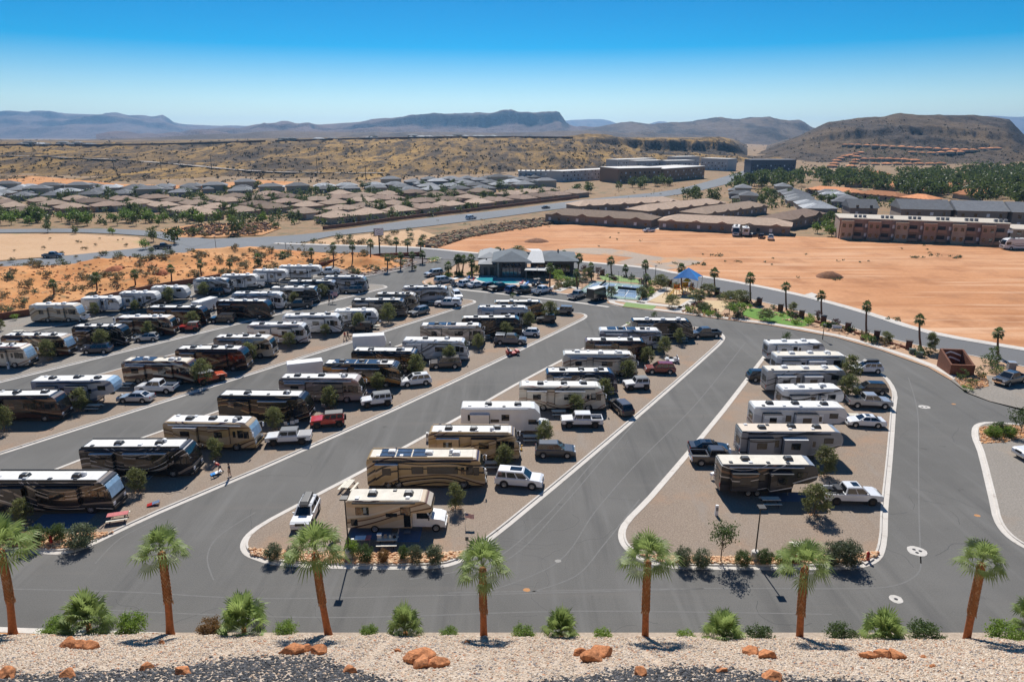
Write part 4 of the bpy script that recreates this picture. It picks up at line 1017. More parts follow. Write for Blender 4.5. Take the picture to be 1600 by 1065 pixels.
# row, type, palette, (roof edge on the near side: rear x, y, front x, y), look, options; each row starts at its near end
RV = [
 (1, 'fifth', 'trailerblack', (1128, 727.5, 1281, 729), 'black swirled fifth wheel trailer', dict(roof='c')),
 (1, 'fifth', 'trailerdark', (1159, 675.6, 1320, 677), 'dark grey fifth wheel, beige roof', dict(roof='t')),
 (1, 'fifth', 'trailer', (1179, 637.7, 1326, 639), 'long plain white trailer', dict(roof='w')),
 (1, 'fifth', 'trailer', (1224, 611, 1320, 609), 'short white round capped trailer', dict(roof='w')),
 (1, 'fifth', 'trailerdark', (1200, 580.6, 1324, 580), 'grey striped fifth wheel', dict(roof='c')),
 (1, 'fifth', 'trailer', (1214, 557.5, 1326, 557), 'white and black toy hauler', dict(roof='c')),
 (1, 'travel', 'trailer', (1202, 538.7, 1291, 537), 'small white trailer', dict(roof='w', slides=1)),
 (2, 'cab', 'tan', (540, 785, 697, 785), 'tan swirled cab-over motorhome', dict()),
 (2, 'coach', 'gold', (572, 718, 759, 718), 'gold and black motor coach', dict(solar=3, roof='c')),
 (2, 'coach', 'goldtan', (669, 678, 812, 679), 'golden tan motor coach', dict(roof='w')),
 (2, 'cabbig', 'plainwhite', (720, 639, 859, 639), 'plain white truck-nosed motorhome', dict()),
 (2, 'coach', 'beige', (811, 605, 947, 606), 'cream motor coach', dict(roof='w')),
 (2, 'coach', 'navy', (854, 584, 966, 583), 'navy and white coach', dict(dark=True)),
 (2, 'coach', 'beige', (880, 555, 997, 556), 'cream and rust coach', dict()),
 (2, 'coach', 'darkbrown', (915, 534, 1015, 535), 'dark brown motor coach', dict(dark=True)),
 (2, 'coach', 'whiteblue', (937, 517, 1038, 518), 'silver blue motor coach', dict(solar=3)),
 (2, 'coach', 'black', (988, 502, 1085, 503), 'black and beige coach', dict(dark=True)),
 (3, 'coach', 'black', (0, 754, 190, 754), 'black coach with pale waves', dict(dark=True, shade=True, L=12.8)),
 (3, 'coach', 'black', (122, 702, 312, 701), 'glossy black motor coach', dict(dark=True)),
 (3, 'coach', 'goldtan', (254.5, 660.5, 405, 664), 'gold and brown coach', dict(shade=True)),
 (3, 'coach', 'blackgold', (339, 620, 488, 622), 'black coach, gold arc', dict(dark=True)),
 (3, 'coach', 'taupe', (435, 593, 570, 594), 'taupe motor coach', dict()),
 (3, 'coach', 'orange', (504, 570, 629, 572), 'black and orange coach', dict(dark=True, solar=4)),
 (3, 'coach', 'black', (549, 549.5, 657, 552), 'charcoal motor coach', dict(dark=True)),
 (3, 'coach', 'white', (629, 532, 731, 535), 'white coach, black swooshes', dict()),
 (3, 'coach', 'taupe', (656, 510, 757, 510), 'grey beige coach', dict(solar=3)),
 (3, 'coach', 'blackgold', (721, 499, 816, 498), 'black and brown coach', dict(dark=True)),
 (3, 'coach', 'whiteblue', (746, 482, 829, 482), 'white and grey coach', dict()),
 (3, 'coach', 'orange', (772, 473.5, 852, 473), 'black and copper coach', dict(dark=True)),
 (4, 'coach', 'darkbrown', (-40, 623, 106, 621), 'brown motor coach', dict(dark=True, L=12.)),
 (4, 'fifth', 'trailerblue', (46, 598, 190, 595), 'pale blue fifth wheel', dict()),
 (4, 'coach', 'brown', (189, 566, 310, 567.5), 'cream and brown coach', dict(solar=2, roof='c')),
 (4, 'coach', 'darkbrown', (273, 547.5, 391, 548), 'black brown motor coach', dict(dark=True)),
 (4, 'coach', 'tan', (333, 529, 431, 530), 'short tan motorhome', dict()),
 (4, 'coach', 'whitered', (385, 510, 484, 509), 'white coach, rust stripes', dict()),
 (4, 'coach', 'white', (440, 495, 536, 494), 'white and grey motor coach', dict()),
 (4, 'travel', 'trailer', (521, 488, 592, 486), 'white travel trailer', dict()),
 (4, 'coach', 'black', (549, 470.5, 636, 470.5), 'black motor coach', dict(dark=True)),
 (4, 'coach', 'tan', (586, 461, 654, 461), 'beige motor coach', dict()),
 (4, 'coach', 'grey', (628, 450.6, 703, 450), 'silver grey coach', dict()),
 (5, 'coach', 'beige', (-55, 544, 54, 543), 'beige coach, blue windscreen', dict(shade=True)),
 (5, 'coach', 'brown', (1, 526, 114, 527.5), 'brown striped coach', dict(shade=True)),
 (5, 'coach', 'black', (111, 512.5, 203, 512), 'black coach, white swirls', dict(dark=True)),
 (5, 'coach', 'brown', (180, 498, 277, 497), 'brown and white coach', dict()),
 (5, 'coach', 'darkbrown', (229, 482, 326, 482.5), 'very dark brown coach', dict(dark=True)),
 (5, 'coach', 'darkbrown', (337, 472, 426, 472.5), 'blackish brown coach', dict(dark=True)),
 (5, 'coach', 'white', (361, 460.5, 447, 459.5), 'white motor coach', dict()),
 (5, 'coach', 'black', (421, 451, 500, 450.5), 'white and black coach', dict()),
 (5, 'coach', 'grey', (449, 441.5, 529, 440.5), 'dark grey coach', dict(dark=True)),
 (5, 'coach', 'grey', (505, 434, 575, 434), 'grey and black coach', dict()),
 (6, 'coach', 'tan', (44, 478, 131, 477.5), 'brown and tan coach', dict(shade=True)),
 (6, 'travel', 'trailer', (126, 467.5, 193, 466.5), 'light grey trailer', dict()),
 (6, 'fifth', 'trailer', (186, 459, 250, 458.5), 'white fifth wheel', dict()),
 (6, 'travel', 'trailer', (240, 450.6, 292, 449.5), 'small white round-nosed trailer', dict(slides=1)),
 (6, 'coach', 'grey', (301, 438, 363, 437.5), 'grey and white coach', dict()),
 (6, 'fifth', 'trailer', (344, 432, 405, 430.5), 'white fifth wheel by a tree', dict()),
 (6, 'fifth', 'trailer', (394, 424, 451, 423), 'white fifth wheel with blue cap', dict()),
 (6, 'fifth', 'trailer', (435, 417, 503, 417), 'long white trailer with open door', dict()),
]
cnt = {}; RVF = []
def clear(px, g, r=.6):
    # step a ground point towards the viewer until it is clear of the parked motorhomes
    for _ in range(60):
        if not any(a - r < g.x < b + r and c - r < g.y < d + r for a, b, c, d in RVF): break
        Y = g.y - .15; g = Vector((g.x * Y / g.y, Y, g.z))
    return g
for i, (row, ty, pal, (a, b, c, d), look, op) in enumerate(RV):
    k = cnt[row] = cnt.get(row, -1) + 1
    op = dict(op); zr = {'coach': 3.6, 'cab': 3.42, 'cabbig': 3.68, 'fifth': 3.7, 'travel': 3.22}[ty]
    p, q = G(a, b, zr), G(c, d, zr)
    if q.x < 0: q.x += q.x / q.y * 2.0      # the far front corner is what shows at that end
    L = op.pop('L', min(13., max(8., (q - p).length)))
    ang = max(-3.2, min(3.2, math.degrees(math.atan2(q.y - p.y, q.x - p.x)))) * .7
    if 'L' in RV[i][5]: p = q - Vector((L, 0, 0))
    m = (p + q) / 2
    loc = (m.x - 1.25 * math.sin(R(ang)), m.y + 1.25 * math.cos(R(ang)), .12)
    RVF.append((m.x - L / 2 - .5, m.x + L / 2 + .5, loc[1] - 2.4, loc[1] + 1.6))
    lab = f'{look}, {ORD[k]} from the near end of {ROWN[row]}'
    gr = 'motorhomes and trailers parked in rows'
    if ty == 'coach': coach(loc, R(ang), L, pal, 100 + i, lab, gr, **op)
    elif ty in ('fifth', 'travel'): trailer(loc, R(ang), L, pal, 100 + i, lab, gr, ty, **op)
    else: cabover(loc, R(ang), L, pal, 100 + i, lab, gr, ty == 'cabbig')

# cars: (x0, y0, x1, y1) ground line of the side towards the viewer, way they face, type, colour
GREYC = plain('grey_soft_top', (.16, .17, .18), .8)
CARS = [
 ((1076, 729, 1165, 731), 'R', 'pickup', 'bronze', 'brown pickup with open bed behind the black swirled trailer', {}),
 ((1083, 711, 1136, 713), 'R', 'sedan', 'black', 'black saloon beside the brown pickup and dark grey trailer', dict(sun=True)),
 ((1173, 598, 1216, 598), 'R', 'suv', 'black', 'black car half hidden behind the grey striped trailer', {}),
 ((1290, 790, 1378, 792), 'R', 'pickup', 'white', 'white pickup with bed rack and dark wheels near the bottom kerb', dict(rack=True, sun=True, dark=True)),
 ((1325, 668, 1384, 671), 'L', 'sedan', 'white', 'white saloon beside the long plain white trailer', dict(sun=True)),
 ((1327, 638, 1394, 641), 'R', 'pickup', 'silver', 'silver pickup with covered bed beside the loop kerb', dict(box='cover')),
 ((1335, 617, 1388, 619), 'L', 'suv', 'black', 'black estate car between the silver pickup and the one with a roof box', {}),
 ((1334, 585, 1380, 585), 'L', 'suv', 'white', 'white car carrying a black roof box', dict(box='cargo')),
 ((776, 762, 843, 768), 'R', 'bigsuv', 'white', 'large white car parked beside the gold and black coach', dict(sun=True)),
 ((838, 717, 897, 718), 'R', 'suv', 'dgrey', 'dark grey car near the golden tan coach', {}),
 ((879, 670, 940, 670), 'L', 'jpickup', 'white', 'white off-road pickup with open bed by the white truck-nosed motorhome', {}),
 ((979, 612, 1016, 610), 'L', 'jeep2', 'white', 'white two-door off-road car with grey top near the navy coach', dict(roofc=GREYC)),
 ((1011, 585, 1054, 586), 'L', 'suv', 'dred', 'dark red car in the middle lot', {}),
 ((1087, 531, 1122, 528), 'L', 'pickup', 'dgrey', 'dark pickup at the far tip of the middle lot', {}),
 ((416, 699, 484, 695), 'L', 'jpickup', 'white', 'white off-road pickup with grey bed cover near the black coach', dict(box='cover', roofc=GREYC)),
 ((486, 672, 540, 667), 'L', 'jeep', 'red', 'bright red off-road car with black top and spare wheel', dict(roofc=BLACKP)),
 ((567, 640, 613, 634), 'L', 'jeep', 'white', 'white off-road car with grey hardtop beside the taupe coach', dict(roofc=GREYC)),
 ((631, 607, 671, 602), 'L', 'suv', 'white', 'white car near the black and orange coach', dict(sun=True)),
 ((672, 579, 720, 576), 'L', 'bigsuv', 'bronze', 'boxy dark brown off-road wagon beside the white coach', {}),
 ((777, 539, 817, 541), 'R', 'pickup', 'slate', 'slate pickup with a bed topper beside the grey beige coach', dict(box='topper')),
 ((809, 526, 842, 528), 'L', 'hatch', 'white', 'small white hatchback beside the black and brown coach', {}),
 ((840, 506, 868, 507), 'L', 'jeep2', 'dgrey', 'dark off-road car with white top', dict(roofc=WHITE)),
 ((864, 492, 893, 494), 'L', 'jeep', 'grey', 'grey off-road car near the kerb tip of the third lot', {}),
 ((182, 631, 235, 631), 'L', 'sedan', 'silver', 'silver saloon next to the white pickup by the pale blue trailer', {}),
 ((206, 616, 277, 617), 'L', 'pickup', 'white', 'white crew cab pickup with open bed beside the cream and brown coach', {}),
 ((546, 519, 580, 520), 'L', 'jeep', 'black', 'black off-road car beside the white travel trailer', {}),
 ((681, 480, 718, 481), 'L', 'pickup', 'white', 'white pickup with white bed topper at the fourth lot tip', dict(box='topper')),
 ((127, 555, 171, 553), 'L', 'suv', 'dblue', 'dark blue car in the fifth lot', {}),
 ((216, 536, 240, 534), 'L', 'hatch', 'silver', 'small silver rounded car in the fifth lot', {}),
 ((280, 520, 311, 519), 'L', 'jeep2', 'red', 'red two-door off-road car with grey top', dict(roofc=GREYC)),
 ((328, 506, 364, 506), 'L', 'bigsuv', 'black', 'black boxy off-road wagon in the fifth lot', {}),
 ((448, 484, 486, 481), 'L', 'pickup', 'dgrey', 'dark grey pickup with open bed in the fifth lot', {}),
 ((537, 460, 565, 459), 'L', 'bigsuv', 'grey', 'grey boxy car at the tip of the fifth lot', {}),
 ((89, 504, 134, 504), 'L', 'pickup', 'white', 'white pickup beside the brown and tan coach on the bank row', {}),
 ((224, 477, 266, 475), 'L', 'pickup', 'black', 'black flat-bed pickup before the white trailer on the bank row', {}),
 ((321, 462, 347, 462), 'L', 'suv', 'black', 'black car beside the grey and white coach on the bank row', {}),
 ((379, 452, 409, 450), 'L', 'pickup', 'white', 'white pickup in the middle of the bank row', {}),
 ((459, 436, 481, 436), 'L', 'sedan', 'dgrey', 'dark saloon before the last trailer on the bank row', {}),
 ((499, 431, 529, 429), 'L', 'pickup', 'white', 'white pickup at the far end of the bank row', {}),
]
for (a, b, c, d), f, kd, col, lab, op in CARS:
    p, q = G(a, b), G(c, d)
    ang = math.degrees(math.atan2(q.y - p.y, q.x - p.x))
    ang = max(-28, min(28, ang)) * (.9 if p.y < 100 else .55)
    w = SPEC[kd]['W'] / 2
    m = (p + q) / 2
    # keep the end that the photograph shows when the measured line is shortened by something in front
    loc = (m.x - w * math.sin(R(ang)), m.y + w * math.cos(R(ang)), .12)
    car(loc, R(ang) + (math.pi if f == 'L' else 0), kd, col, lab, **op)
# vehicles standing at other angles: centre pixel, heading in degrees
for (px, py), hd, kd, col, lab, z, op in [
 ((479, 812), -88, 'suv', 'white', 'white car with a dark roof box facing the bottom kerb', .12, dict(box='cargo')),
 ((970, 643), 106, 'suv', 'bronze', 'dark bronze car parked nose away beside the cream coach', .12, {}),
 ((646 + 9, 492), -130, 'suv', 'grey', 'dark grey car parked askew in the fourth lot', .12, {}),
 ((330, 597), 42, 'jeep', 'orange', 'orange red off-road car with grey roof parked askew', .12, dict(roofc=GREYC)),
 ((714, 466), -75, 'suv', 'white', 'white car behind the white pickup at the fourth lot tip', .12, {}),
 ((1577, 599), 205, 'pickup', 'dgrey', 'dark pickup in the lot beside the brown sign wall', .1, {}),
 ((1624, 716), 185, 'pickup', 'white', 'white pickup at the edge of the right lot', .12, {}),
 ((678, 431), 215, 'bigsuv', 'silver', 'silver car driving in beside the entrance island', .0, {}),
 ((694, 442), 30, 'bigsuv', 'silver', 'silver wagon first in the clubhouse bays', .0, {}),
 ((729, 446.5), 48, 'suv', 'white', 'white car in the bays before the pool', .0, {}),
 ((745, 448), 35, 'sedan', 'white', 'white saloon in the bays before the pool', .0, {}),
 ((766, 450.5), 48, 'suv', 'black', 'black car in the bays before the pool', .0, {}),
 ((780, 453), 40, 'pickup', 'black', 'black pickup left of two in the bays before the pool', .0, dict(box='cover')),
 ((802, 456), 48, 'suv', 'lblue', 'blue car in the clubhouse bays', .0, {}),
 ((819, 457.5), 38, 'pickup', 'dgrey', 'charcoal pickup with open bed beside the blue car', .0, {}),
 ((847, 458), 45, 'pickup', 'white', 'white pickup in the bays under the grey canopy', .0, {}),
 ((902, 465.5), 50, 'pickup', 'silver', 'pale pickup in the bays beside the black cargo trailer', .0, {}),
 ((83, 401), 8, 'pickup', 'slate', 'slate blue car on the highway beside the tan field', -.28, {}),
 ((255, 387), 14, 'pickup', 'dgrey', 'dark pickup on the highway at the junction', -.28, {}),
 ((736, 341.5), 40, 'bigsuv', 'white', 'white van on the highway above the rubble slope', -.28, {}),
 ((853, 325), 40, 'sedan', 'dgrey', 'small dark car far along the highway', -.28, {}),
 ((1014, 362), 15, 'sedan', 'white', 'white car at the driveway of the long tan terraces', -.08, {}),
 ((1178, 369), 20, 'sedan', 'dgrey', 'small dark car beside the far white trailer', -.08, {}),
 ((1190, 371.5), 60, 'suv', 'dgrey', 'grey car by the far terraces', -.08, {}),
 ((1204, 374), 70, 'pickup', 'white', 'white pickup on the orange field edge', -.08, {}),
]:
    c = G(px, py)
    car((c.x, c.y, z), R(hd), kd, col, lab, **op)
c = G(1150, 367); coach((c.x, c.y, -.08), R(250), 9., 'whiteblue', 401, 'white motor coach facing out on the orange field edge', 'vehicles on the orange field edge')
c = G(1164, 367.5); trailer((c.x, c.y, -.08), R(75), 7., 'trailer', 402, 'white trailer on the orange field edge', 'vehicles on the orange field edge', 'travel', slides=0)
c = G(1590, 389); coach((c.x, c.y, -.08), R(180), 11., 'white', 403, 'white motor coach beside the brown apartment block', 'vehicles on the orange field edge')

def cargo(px, py, rz, L, h, mat, lab):
    c = G(px, py); r = empty('cargo_trailer', (c.x, c.y, .08), rz, lab, 'trailer')
    b = MB(); b.prism([(-L / 2, .5), (L / 2, .5), (L / 2 + .35, h * .5), (L / 2, h), (-L / 2, h)], 1.05, 0, .06); b.build('body', mat, r)
    b = MB(); b.box(-L / 2 + .05, L / 2 - .05, -1., 1., h - .01, h + .03); b.build('roof', ROOFW, r)
    b = MB(); b.box(-L / 2 - .03, -L / 2, -.95, .95, .6, h - .15); b.build('ramp_door', mat, r)
    b = MB(); b.tube([(L / 2, -.6, .5), (L / 2 + 1.2, 0, .5)], .05); b.tube([(L / 2, .6, .5), (L / 2 + 1.2, 0, .5)], .05); b.build('drawbar', BLACKP, r)
    for x in (-.45, .45):
        for s in (-1, 1): wheel(r, 'car', x, s * 1.02)
cargo(931, 468.5, R(48), 4.6, 2.9, carpaint('black'), 'black cargo trailer with white roof beside the courts')
cargo(322, 487, R(70), 5.5, 2.7, WHITE, 'white cargo trailer behind the very dark brown coach')
cargo(577, 545, R(10), 5.5, 2.6, WHITE, 'white cargo trailer behind the charcoal coach')
cargo(478, 588, R(20), 5.4, 2.5, WHITE, 'white cargo trailer behind the taupe coach')

def cart(px, py, rz, lab, body, roof):
    c = G(px, py); r = empty('golf_cart', (c.x, c.y, .03), rz, lab, 'golf cart')
    b = MB(); b.prism([(-1.15, .3), (1.1, .3), (1.2, .6), (1., .85), (.6, .8), (.5, .45), (-.3, .45), (-.35, .75), (-1.1, .8)], .58, 0, .06); b.build('body', body, r)
    b = MB(); b.box(-.75, -.2, -.52, .52, .75, .88); b.box(-.85, -.72, -.52, .52, .8, 1.3); b.build('seat', GREYP2, r)
    if roof:
        b = MB(); b.box(-1.0, .75, -.6, .6, 1.86, 1.92, 0, .05, .05); b.build('roof', roof, r)
        for x, x2 in ((-.95, -.9), (.75, .6)):
            for s in (-1, 1):
                b = MB(); b.tube([(x, s * .5, .75), (x2, s * .54, 1.88)], .02, 5); b.build('post', BLACKP, r)
    for x in (-.75, .8):
        for s in (-1, 1): wheel(r, 'cart', x, s * .5)
    b = MB(); b.lathe([(.15, 0), (.18, .015), (.15, .03)], 10, c=(.35, .25, 1.05)); b.build('steering_wheel', BLACKP, r)
cart(712, 446.5, R(50), 'grey golf cart in the clubhouse bays', GREYP2, AWNL)
cart(838, 447, R(200), 'dark golf cart on the path by the canopy', BLACKP, BLACKP)
cart(1050, 566.5, R(175), 'low white and black utility buggy on the gravel beside the dark red car', WHITE, None)
cart(801, 554, R(20), 'red open buggy on the kerb of the third lot', REDP, None)

# ------------------------------------------------------------------ plants
def leaf_cloud(n, size, shape, q, clumps=16, spread=.33, mi=0, b=None):
    # many small leaf faces gathered in clumps through the crown
    b = b or MB()
    cs = [shape(q) for _ in range(clumps)]
    for _ in range(n):
        c = q.choice(cs)
        p = Vector(c) + Vector((q.gauss(0, spread), q.gauss(0, spread), q.gauss(0, spread * .8)))
        s = size * q.uniform(.6, 1.3)
        e = Euler((q.uniform(0, 6.3), q.uniform(0, 6.3), q.uniform(0, 6.3))).to_matrix()
        u, v = e @ Vector((s, 0, 0)), e @ Vector((0, s * .6, 0))
        b.add([p - u, p + v * .9, p + u, p - v * .9], [(0, 1, 2, 3)], mi)
    return b
def mesh_of(b, mats, name):
    o = b.build(name, mats); me = o.data; D.objects.remove(o); return me
def cone_shape(w, z0, z1):
    def f(q):
        t = q.random() ** .8; z = z0 + (z1 - z0) * t
        r = w * (math.sin(math.pi * (.18 + .74 * t)) ** .8) * math.sqrt(q.random())
        a = q.uniform(0, 6.3); return (r * math.cos(a), r * math.sin(a), z)
    return f
def ball_shape(w, z0, z1):
    def f(q):
        while True:
            p = Vector((q.uniform(-1, 1), q.uniform(-1, 1), q.uniform(-1, 1)))
            if p.length < 1: return (p.x * w, p.y * w, (z0 + z1) / 2 + p.z * (z1 - z0) / 2)
    return f
LOTC = [mesh_of(leaf_cloud(3000, .085, cone_shape(1.15, .5, 3.0), random.Random(i), 60, .17), L_LOT, 'crown') for i in range(4)]
def _trunk(h, r, mat, sd, limbs=5):
    q = random.Random(sd); b = MB()
    b.tube([(0, 0, 0), (q.uniform(-.03, .03), 0, h * .5), (q.uniform(-.08, .08), q.uniform(-.05, .05), h)], [r, r * .8, r * .5], 7)
    for i in range(limbs):
        z = h * q.uniform(.35, .9); a = q.uniform(0, 6.3); l = h * q.uniform(.2, .38)
        b.tube([(0, 0, z), (l * .5 * math.cos(a), l * .5 * math.sin(a), z + l * .5), (l * math.cos(a), l * math.sin(a), z + l)], [r * .5, r * .35, r * .15], 5)
    return mesh_of(b, mat, 'trunk')
LOTT = [_trunk(2.2, .06, BARK, i) for i in range(2)]
RING = None
def tree(name, px, py, top, crowns, trunks, href, label, group, z=.12, wid=None, cat='tree', sd=0, depth=None):
    g = clear(px, G(px, py, z)) if depth is None else depth
    h = (at_depth(px, top, g.y).z - z)
    r = empty(name, (g.x, g.y, z), 0, label, cat, group)
    q = random.Random(int(px * 7 + py * 13 + sd))
    s = h / href
    w = s * (wid or 1.) * q.uniform(.92, 1.08)
    ro = q.uniform(0, 6.3)
    link('trunk', q.choice(trunks), r, (0, 0, 0), ro, (s, s, s))
    link('crown', q.choice(crowns), r, (0, 0, 0), ro, (w, w, s))
    return r
LOTG = 'young trees between the pitches'
LT = [(1272, 803, 754), (1287, 743, 697), (1327, 594, 556), (1324, 613, 583), (712, 794, 754), (789, 731, 694), (851, 691, 657), (900, 648, 616), (945, 612, 592), (981, 593, 562), (1010, 568, 541), (1037, 554, 526), (1061, 537, 513), (337, 718, 684), (217, 768, 730), (38, 818, 780), (430, 672, 636), (517, 638, 604), (590, 611, 581), (651, 583, 554), (702, 566, 538), (748, 545, 521), (790, 521, 503), (827, 511, 487), (859, 496, 470), (8, 674, 634), (127, 639, 606), (315, 591, 560), (453, 543, 519), (509, 526, 506), (560, 506, 488), (607, 503, 474), (647, 478, 458), (685, 467, 454), (78, 561, 529), (161, 538, 513), (234, 523, 502), (301, 504, 486), (357, 488, 472), (460, 471, 456), (504, 460, 443), (543, 450, 436), (76, 496, 476), (149, 491, 473), (211, 481, 468), (265, 466, 448), (318, 456, 440), (365, 446, 431), (408, 440, 424), (2, 516, 499), (390, 552, 534)]
for i, (x, y, t) in enumerate(LT):
    tree('young_tree', x, y, t, LOTC, LOTT, 3.15, 'small dense olive green tree on the gravel between parked motorhomes', LOTG, wid=.98)
    if y > 560:
        c = clear(x, G(x, y)); b = MB(); q = random.Random(i)
        for k in range(26):
            a = q.uniform(0, 6.3); d = q.uniform(.2, .75); b.rock((c.x + d * math.cos(a), c.y + d * math.sin(a), .15), q.uniform(.05, .11), i * 99 + k, 0, .6, 0)
        kind(b.build('tree_pit_gravel', MATS.get('rock_apricot')), 'stuff')
LOTB = [mesh_of(leaf_cloud(1100, .1, ball_shape(1.25, 1.5, 3.6), random.Random(50 + i), 22, .26), L_DARK, 'crown') for i in range(2)]
LOTBT = [_trunk(2.4, .055, BARK, 60, 7)]
tree('young_tree', 1126, 877, 814, LOTB, LOTBT, 3.85, 'open crowned tree with bare trunk beside the lamp post at the bottom kerb', None, wid=.85)
for x, y, t in [(1228, 541, 518), (1022, 502, 486), (672, 452, 440), (801, 470, 457)]:
    tree('young_tree', x, y, t, LOTB, LOTBT, 3.85, 'sparse tree top showing behind the last motorhome of its row', 'trees behind the last motorhomes', wid=.9)

# fan palms
def frond(b, q, az, el, plen, flen, leaflets, wid, droop, mi=0):
    d = Vector((math.cos(az) * math.cos(el), math.sin(az) * math.cos(el), math.sin(el)))
    side = Vector((-math.sin(az), math.cos(az), 0)); up = side.cross(d) * -1
    p0 = d * .12; p1 = p0 + d * plen + Vector((0, 0, -droop * .25 * plen))
    w = .022
    b.add([p0 - side * w, p0 + side * w, p1 + side * w * .6, p1 - side * w * .6], [(0, 1, 2, 3)], 1)
    dd = (p1 - p0).normalized(); dd = (dd + Vector((0, 0, -droop * .3))).normalized()
    for k in range(leaflets):
        t = (k + .5) / leaflets * 2 - 1; a = t * 1.9
        ld = (dd * math.cos(a) + side * math.sin(a)).normalized()
        L = flen * (1 - .25 * abs(t)) * q.uniform(.85, 1.1)
        m = p1 + ld * L * .6 + up * .06 * (1 - abs(t)); e = p1 + ld * L + Vector((0, 0, -L * droop * q.uniform(.3, .8)))
        n = ld.cross(up).normalized() * wid
        b.add([p1, m - n, e, m + n], [(0, 1, 2, 3)], mi)
def palm_crown(seed, nf, leaflets, plen, flen, wid, elmin, elmax, droop, mat, name='crown'):
    q = random.Random(seed); b = MB()
    for i in range(nf):
        t = i / nf
        el = elmax + (elmin - elmax) * t ** .85
        frond(b, q, i * 2.39996 + q.uniform(-.25, .25), el + q.uniform(-.12, .12), plen * q.uniform(.7, 1.25), flen * q.uniform(.75, 1.2), leaflets, wid, droop + .55 * t, 0)
    return mesh_of(b, [mat, plain('petiole', (.16, .20, .06), .6)], name)
PCR = [palm_crown(i, 32, 16, .95, 1.05, .048, R(-10), R(87), .12, L_PALM) for i in range(3)]
PCS = [palm_crown(20 + i, 30, 9, .7, .85, .1, R(-45), R(84), .3, L_PALMF) for i in range(3)]
PGR = [palm_crown(40 + i, 44, 18, 1.0, .95, .05, R(-5), R(86), .12, L_PALM, 'fronds') for i in range(3)]
def palm(px, py, cx, cy, top, label, group, big=False, idx=0):
    # base pixel, crown centre pixel, crown top pixel
    zb = .0 if not big else .15
    g = G(px, py, zb); c = at_depth(cx, cy, g.y); t = at_depth(cx, top, g.y)
    r = empty('fan_palm', (g.x, g.y, zb), 0, label, 'palm tree', group)
    q = random.Random(int(px * 3 + py)); H = c.z - zb; lean = c.x - g.x
    rr = .27 if big else .2
    P = lambda u: Vector((lean * (u + .25 * math.sin(u * 3.14) * (1 if lean > 0 else .6)), 0, H * u))
    b = MB(); us = [0, .04, .12, .25, .4]
    rad = [rr * 1.35, rr * 1.15, rr, rr * .93, rr * .9]
    if not big: us = [0, .06, .4, .7, 1.]; rad = [rr * 1.3, rr, rr * .9, rr * .8, rr * .75]
    b.tube([P(u) for u in us], rad, 12); b.build('trunk', PALMB if big else PALMF, r)
    if big:
        b = MB(); b.tube([P(u) for u in (.4, .6, .8, 1.)], [rr * 1.0, rr * .9, rr * .85, rr * .8], 12)
        n = 26; m = 9
        for i in range(n):      # old leaf bases in a spiral weave
            u = .4 + .57 * i / n
            for k in range(m):
                a = (k + (i % 2) * .5) / m * 2 * math.pi
                R1 = rr * (1.03 - .22 * (u - .4)); o = P(u); up = (P(u + .03) - o)
                d = Vector((math.cos(a), math.sin(a), 0)); s = Vector((-math.sin(a), math.cos(a), 0))
                b.add([o + d * R1 * .9 - s * .085, o + d * R1 * .9 + s * .085, o + d * (R1 * 1.2) + up * 1.25 + s * .03, o + d * (R1 * 1.2) + up * 1.25 - s * .03, o + d * R1 * .85 + up * 1.1], [(0, 1, 2, 3), (3, 2, 4), (1, 4, 2), (0, 3, 4)], q.choice((0, 0, 1)))
        for k in range(14):     # ragged skirt where the boots were cut
            a = q.uniform(0, 6.3); o = P(.4); d = Vector((math.cos(a), math.sin(a), 0))
            b.add([o + d * rr * .95, o + d * rr * 1.35 + Vector((0, 0, -q.uniform(.1, .3))), o + d * rr * 1.1 + Vector((.05, .05, .15))], [(0, 1, 2)], 1)
        b.build('leaf_boots', [PALMT, plain('palm_boots_pale', (.40, .21, .10), .9, var=.3)], r)
        s = (t.z - c.z) / 1.8
        o = link('crown', PCR[idx % 3], r, P(1.), q.uniform(0, 6.3), s)
    else:
        s = max(.75, (t.z - c.z) / 1.35)
        o = link('crown', PCS[idx % 3], r, P(1.), q.uniform(0, 6.3), s)
    return r
FP = [(20, 990, 0, 858, 810, 'tall palm at the left edge of the slope'), (266, 991, 252, 862, 827, 'bushy tall palm between the hydrant lot and the bottom road'), (514, 995, 492, 862, 820, 'tall palm with the widest drooping crown before the tan cab-over'),
      (756, 999, 754, 886, 848, 'tall straight palm at the mouth of the middle road'), (1008, 1007, 1012, 875, 836, 'tall straight palm before the rightmost lot corner'), (1249, 1007, 1258, 884, 848, 'tall palm before the white table and dark shrubs'), (1508, 1011, 1534, 880, 847, 'tall palm leaning outward at the right of the slope')]
for i, f in enumerate(FP): palm(*f, 'tall palms along the slope', True, i)
SPL = [(1229, 486, 447, 440), (1285, 502, 461, 454), (1354, 525, 478, 470), (1439, 545, 499, 491), (1560, 557, 520, 511), (1173, 471, 434, 425), (1118, 456, 426, 418), (1065, 452, 419, 411), (1010, 431, 413, 406), (1010, 447, 433, 427), (979, 432, 419, 413), (956, 430, 407, 400), (924, 437, 416, 410), (903, 426, 403, 395), (902, 450, 426, 420), (883, 407, 397, 391), (859, 452, 418, 410), (751, 412, 398, 391), (736, 430, 403, 396), (738, 432, 412, 406), (722, 429, 405, 398), (718, 429, 404, 397), (713, 429, 404, 397), (701, 433, 415, 408)]
for i, (x, b_, c_, t_) in enumerate(SPL): palm(x, b_, x + rnd.uniform(-2, 2), c_, t_, 'slim fan palm along the street and clubhouse gardens', 'street palms', False, i)
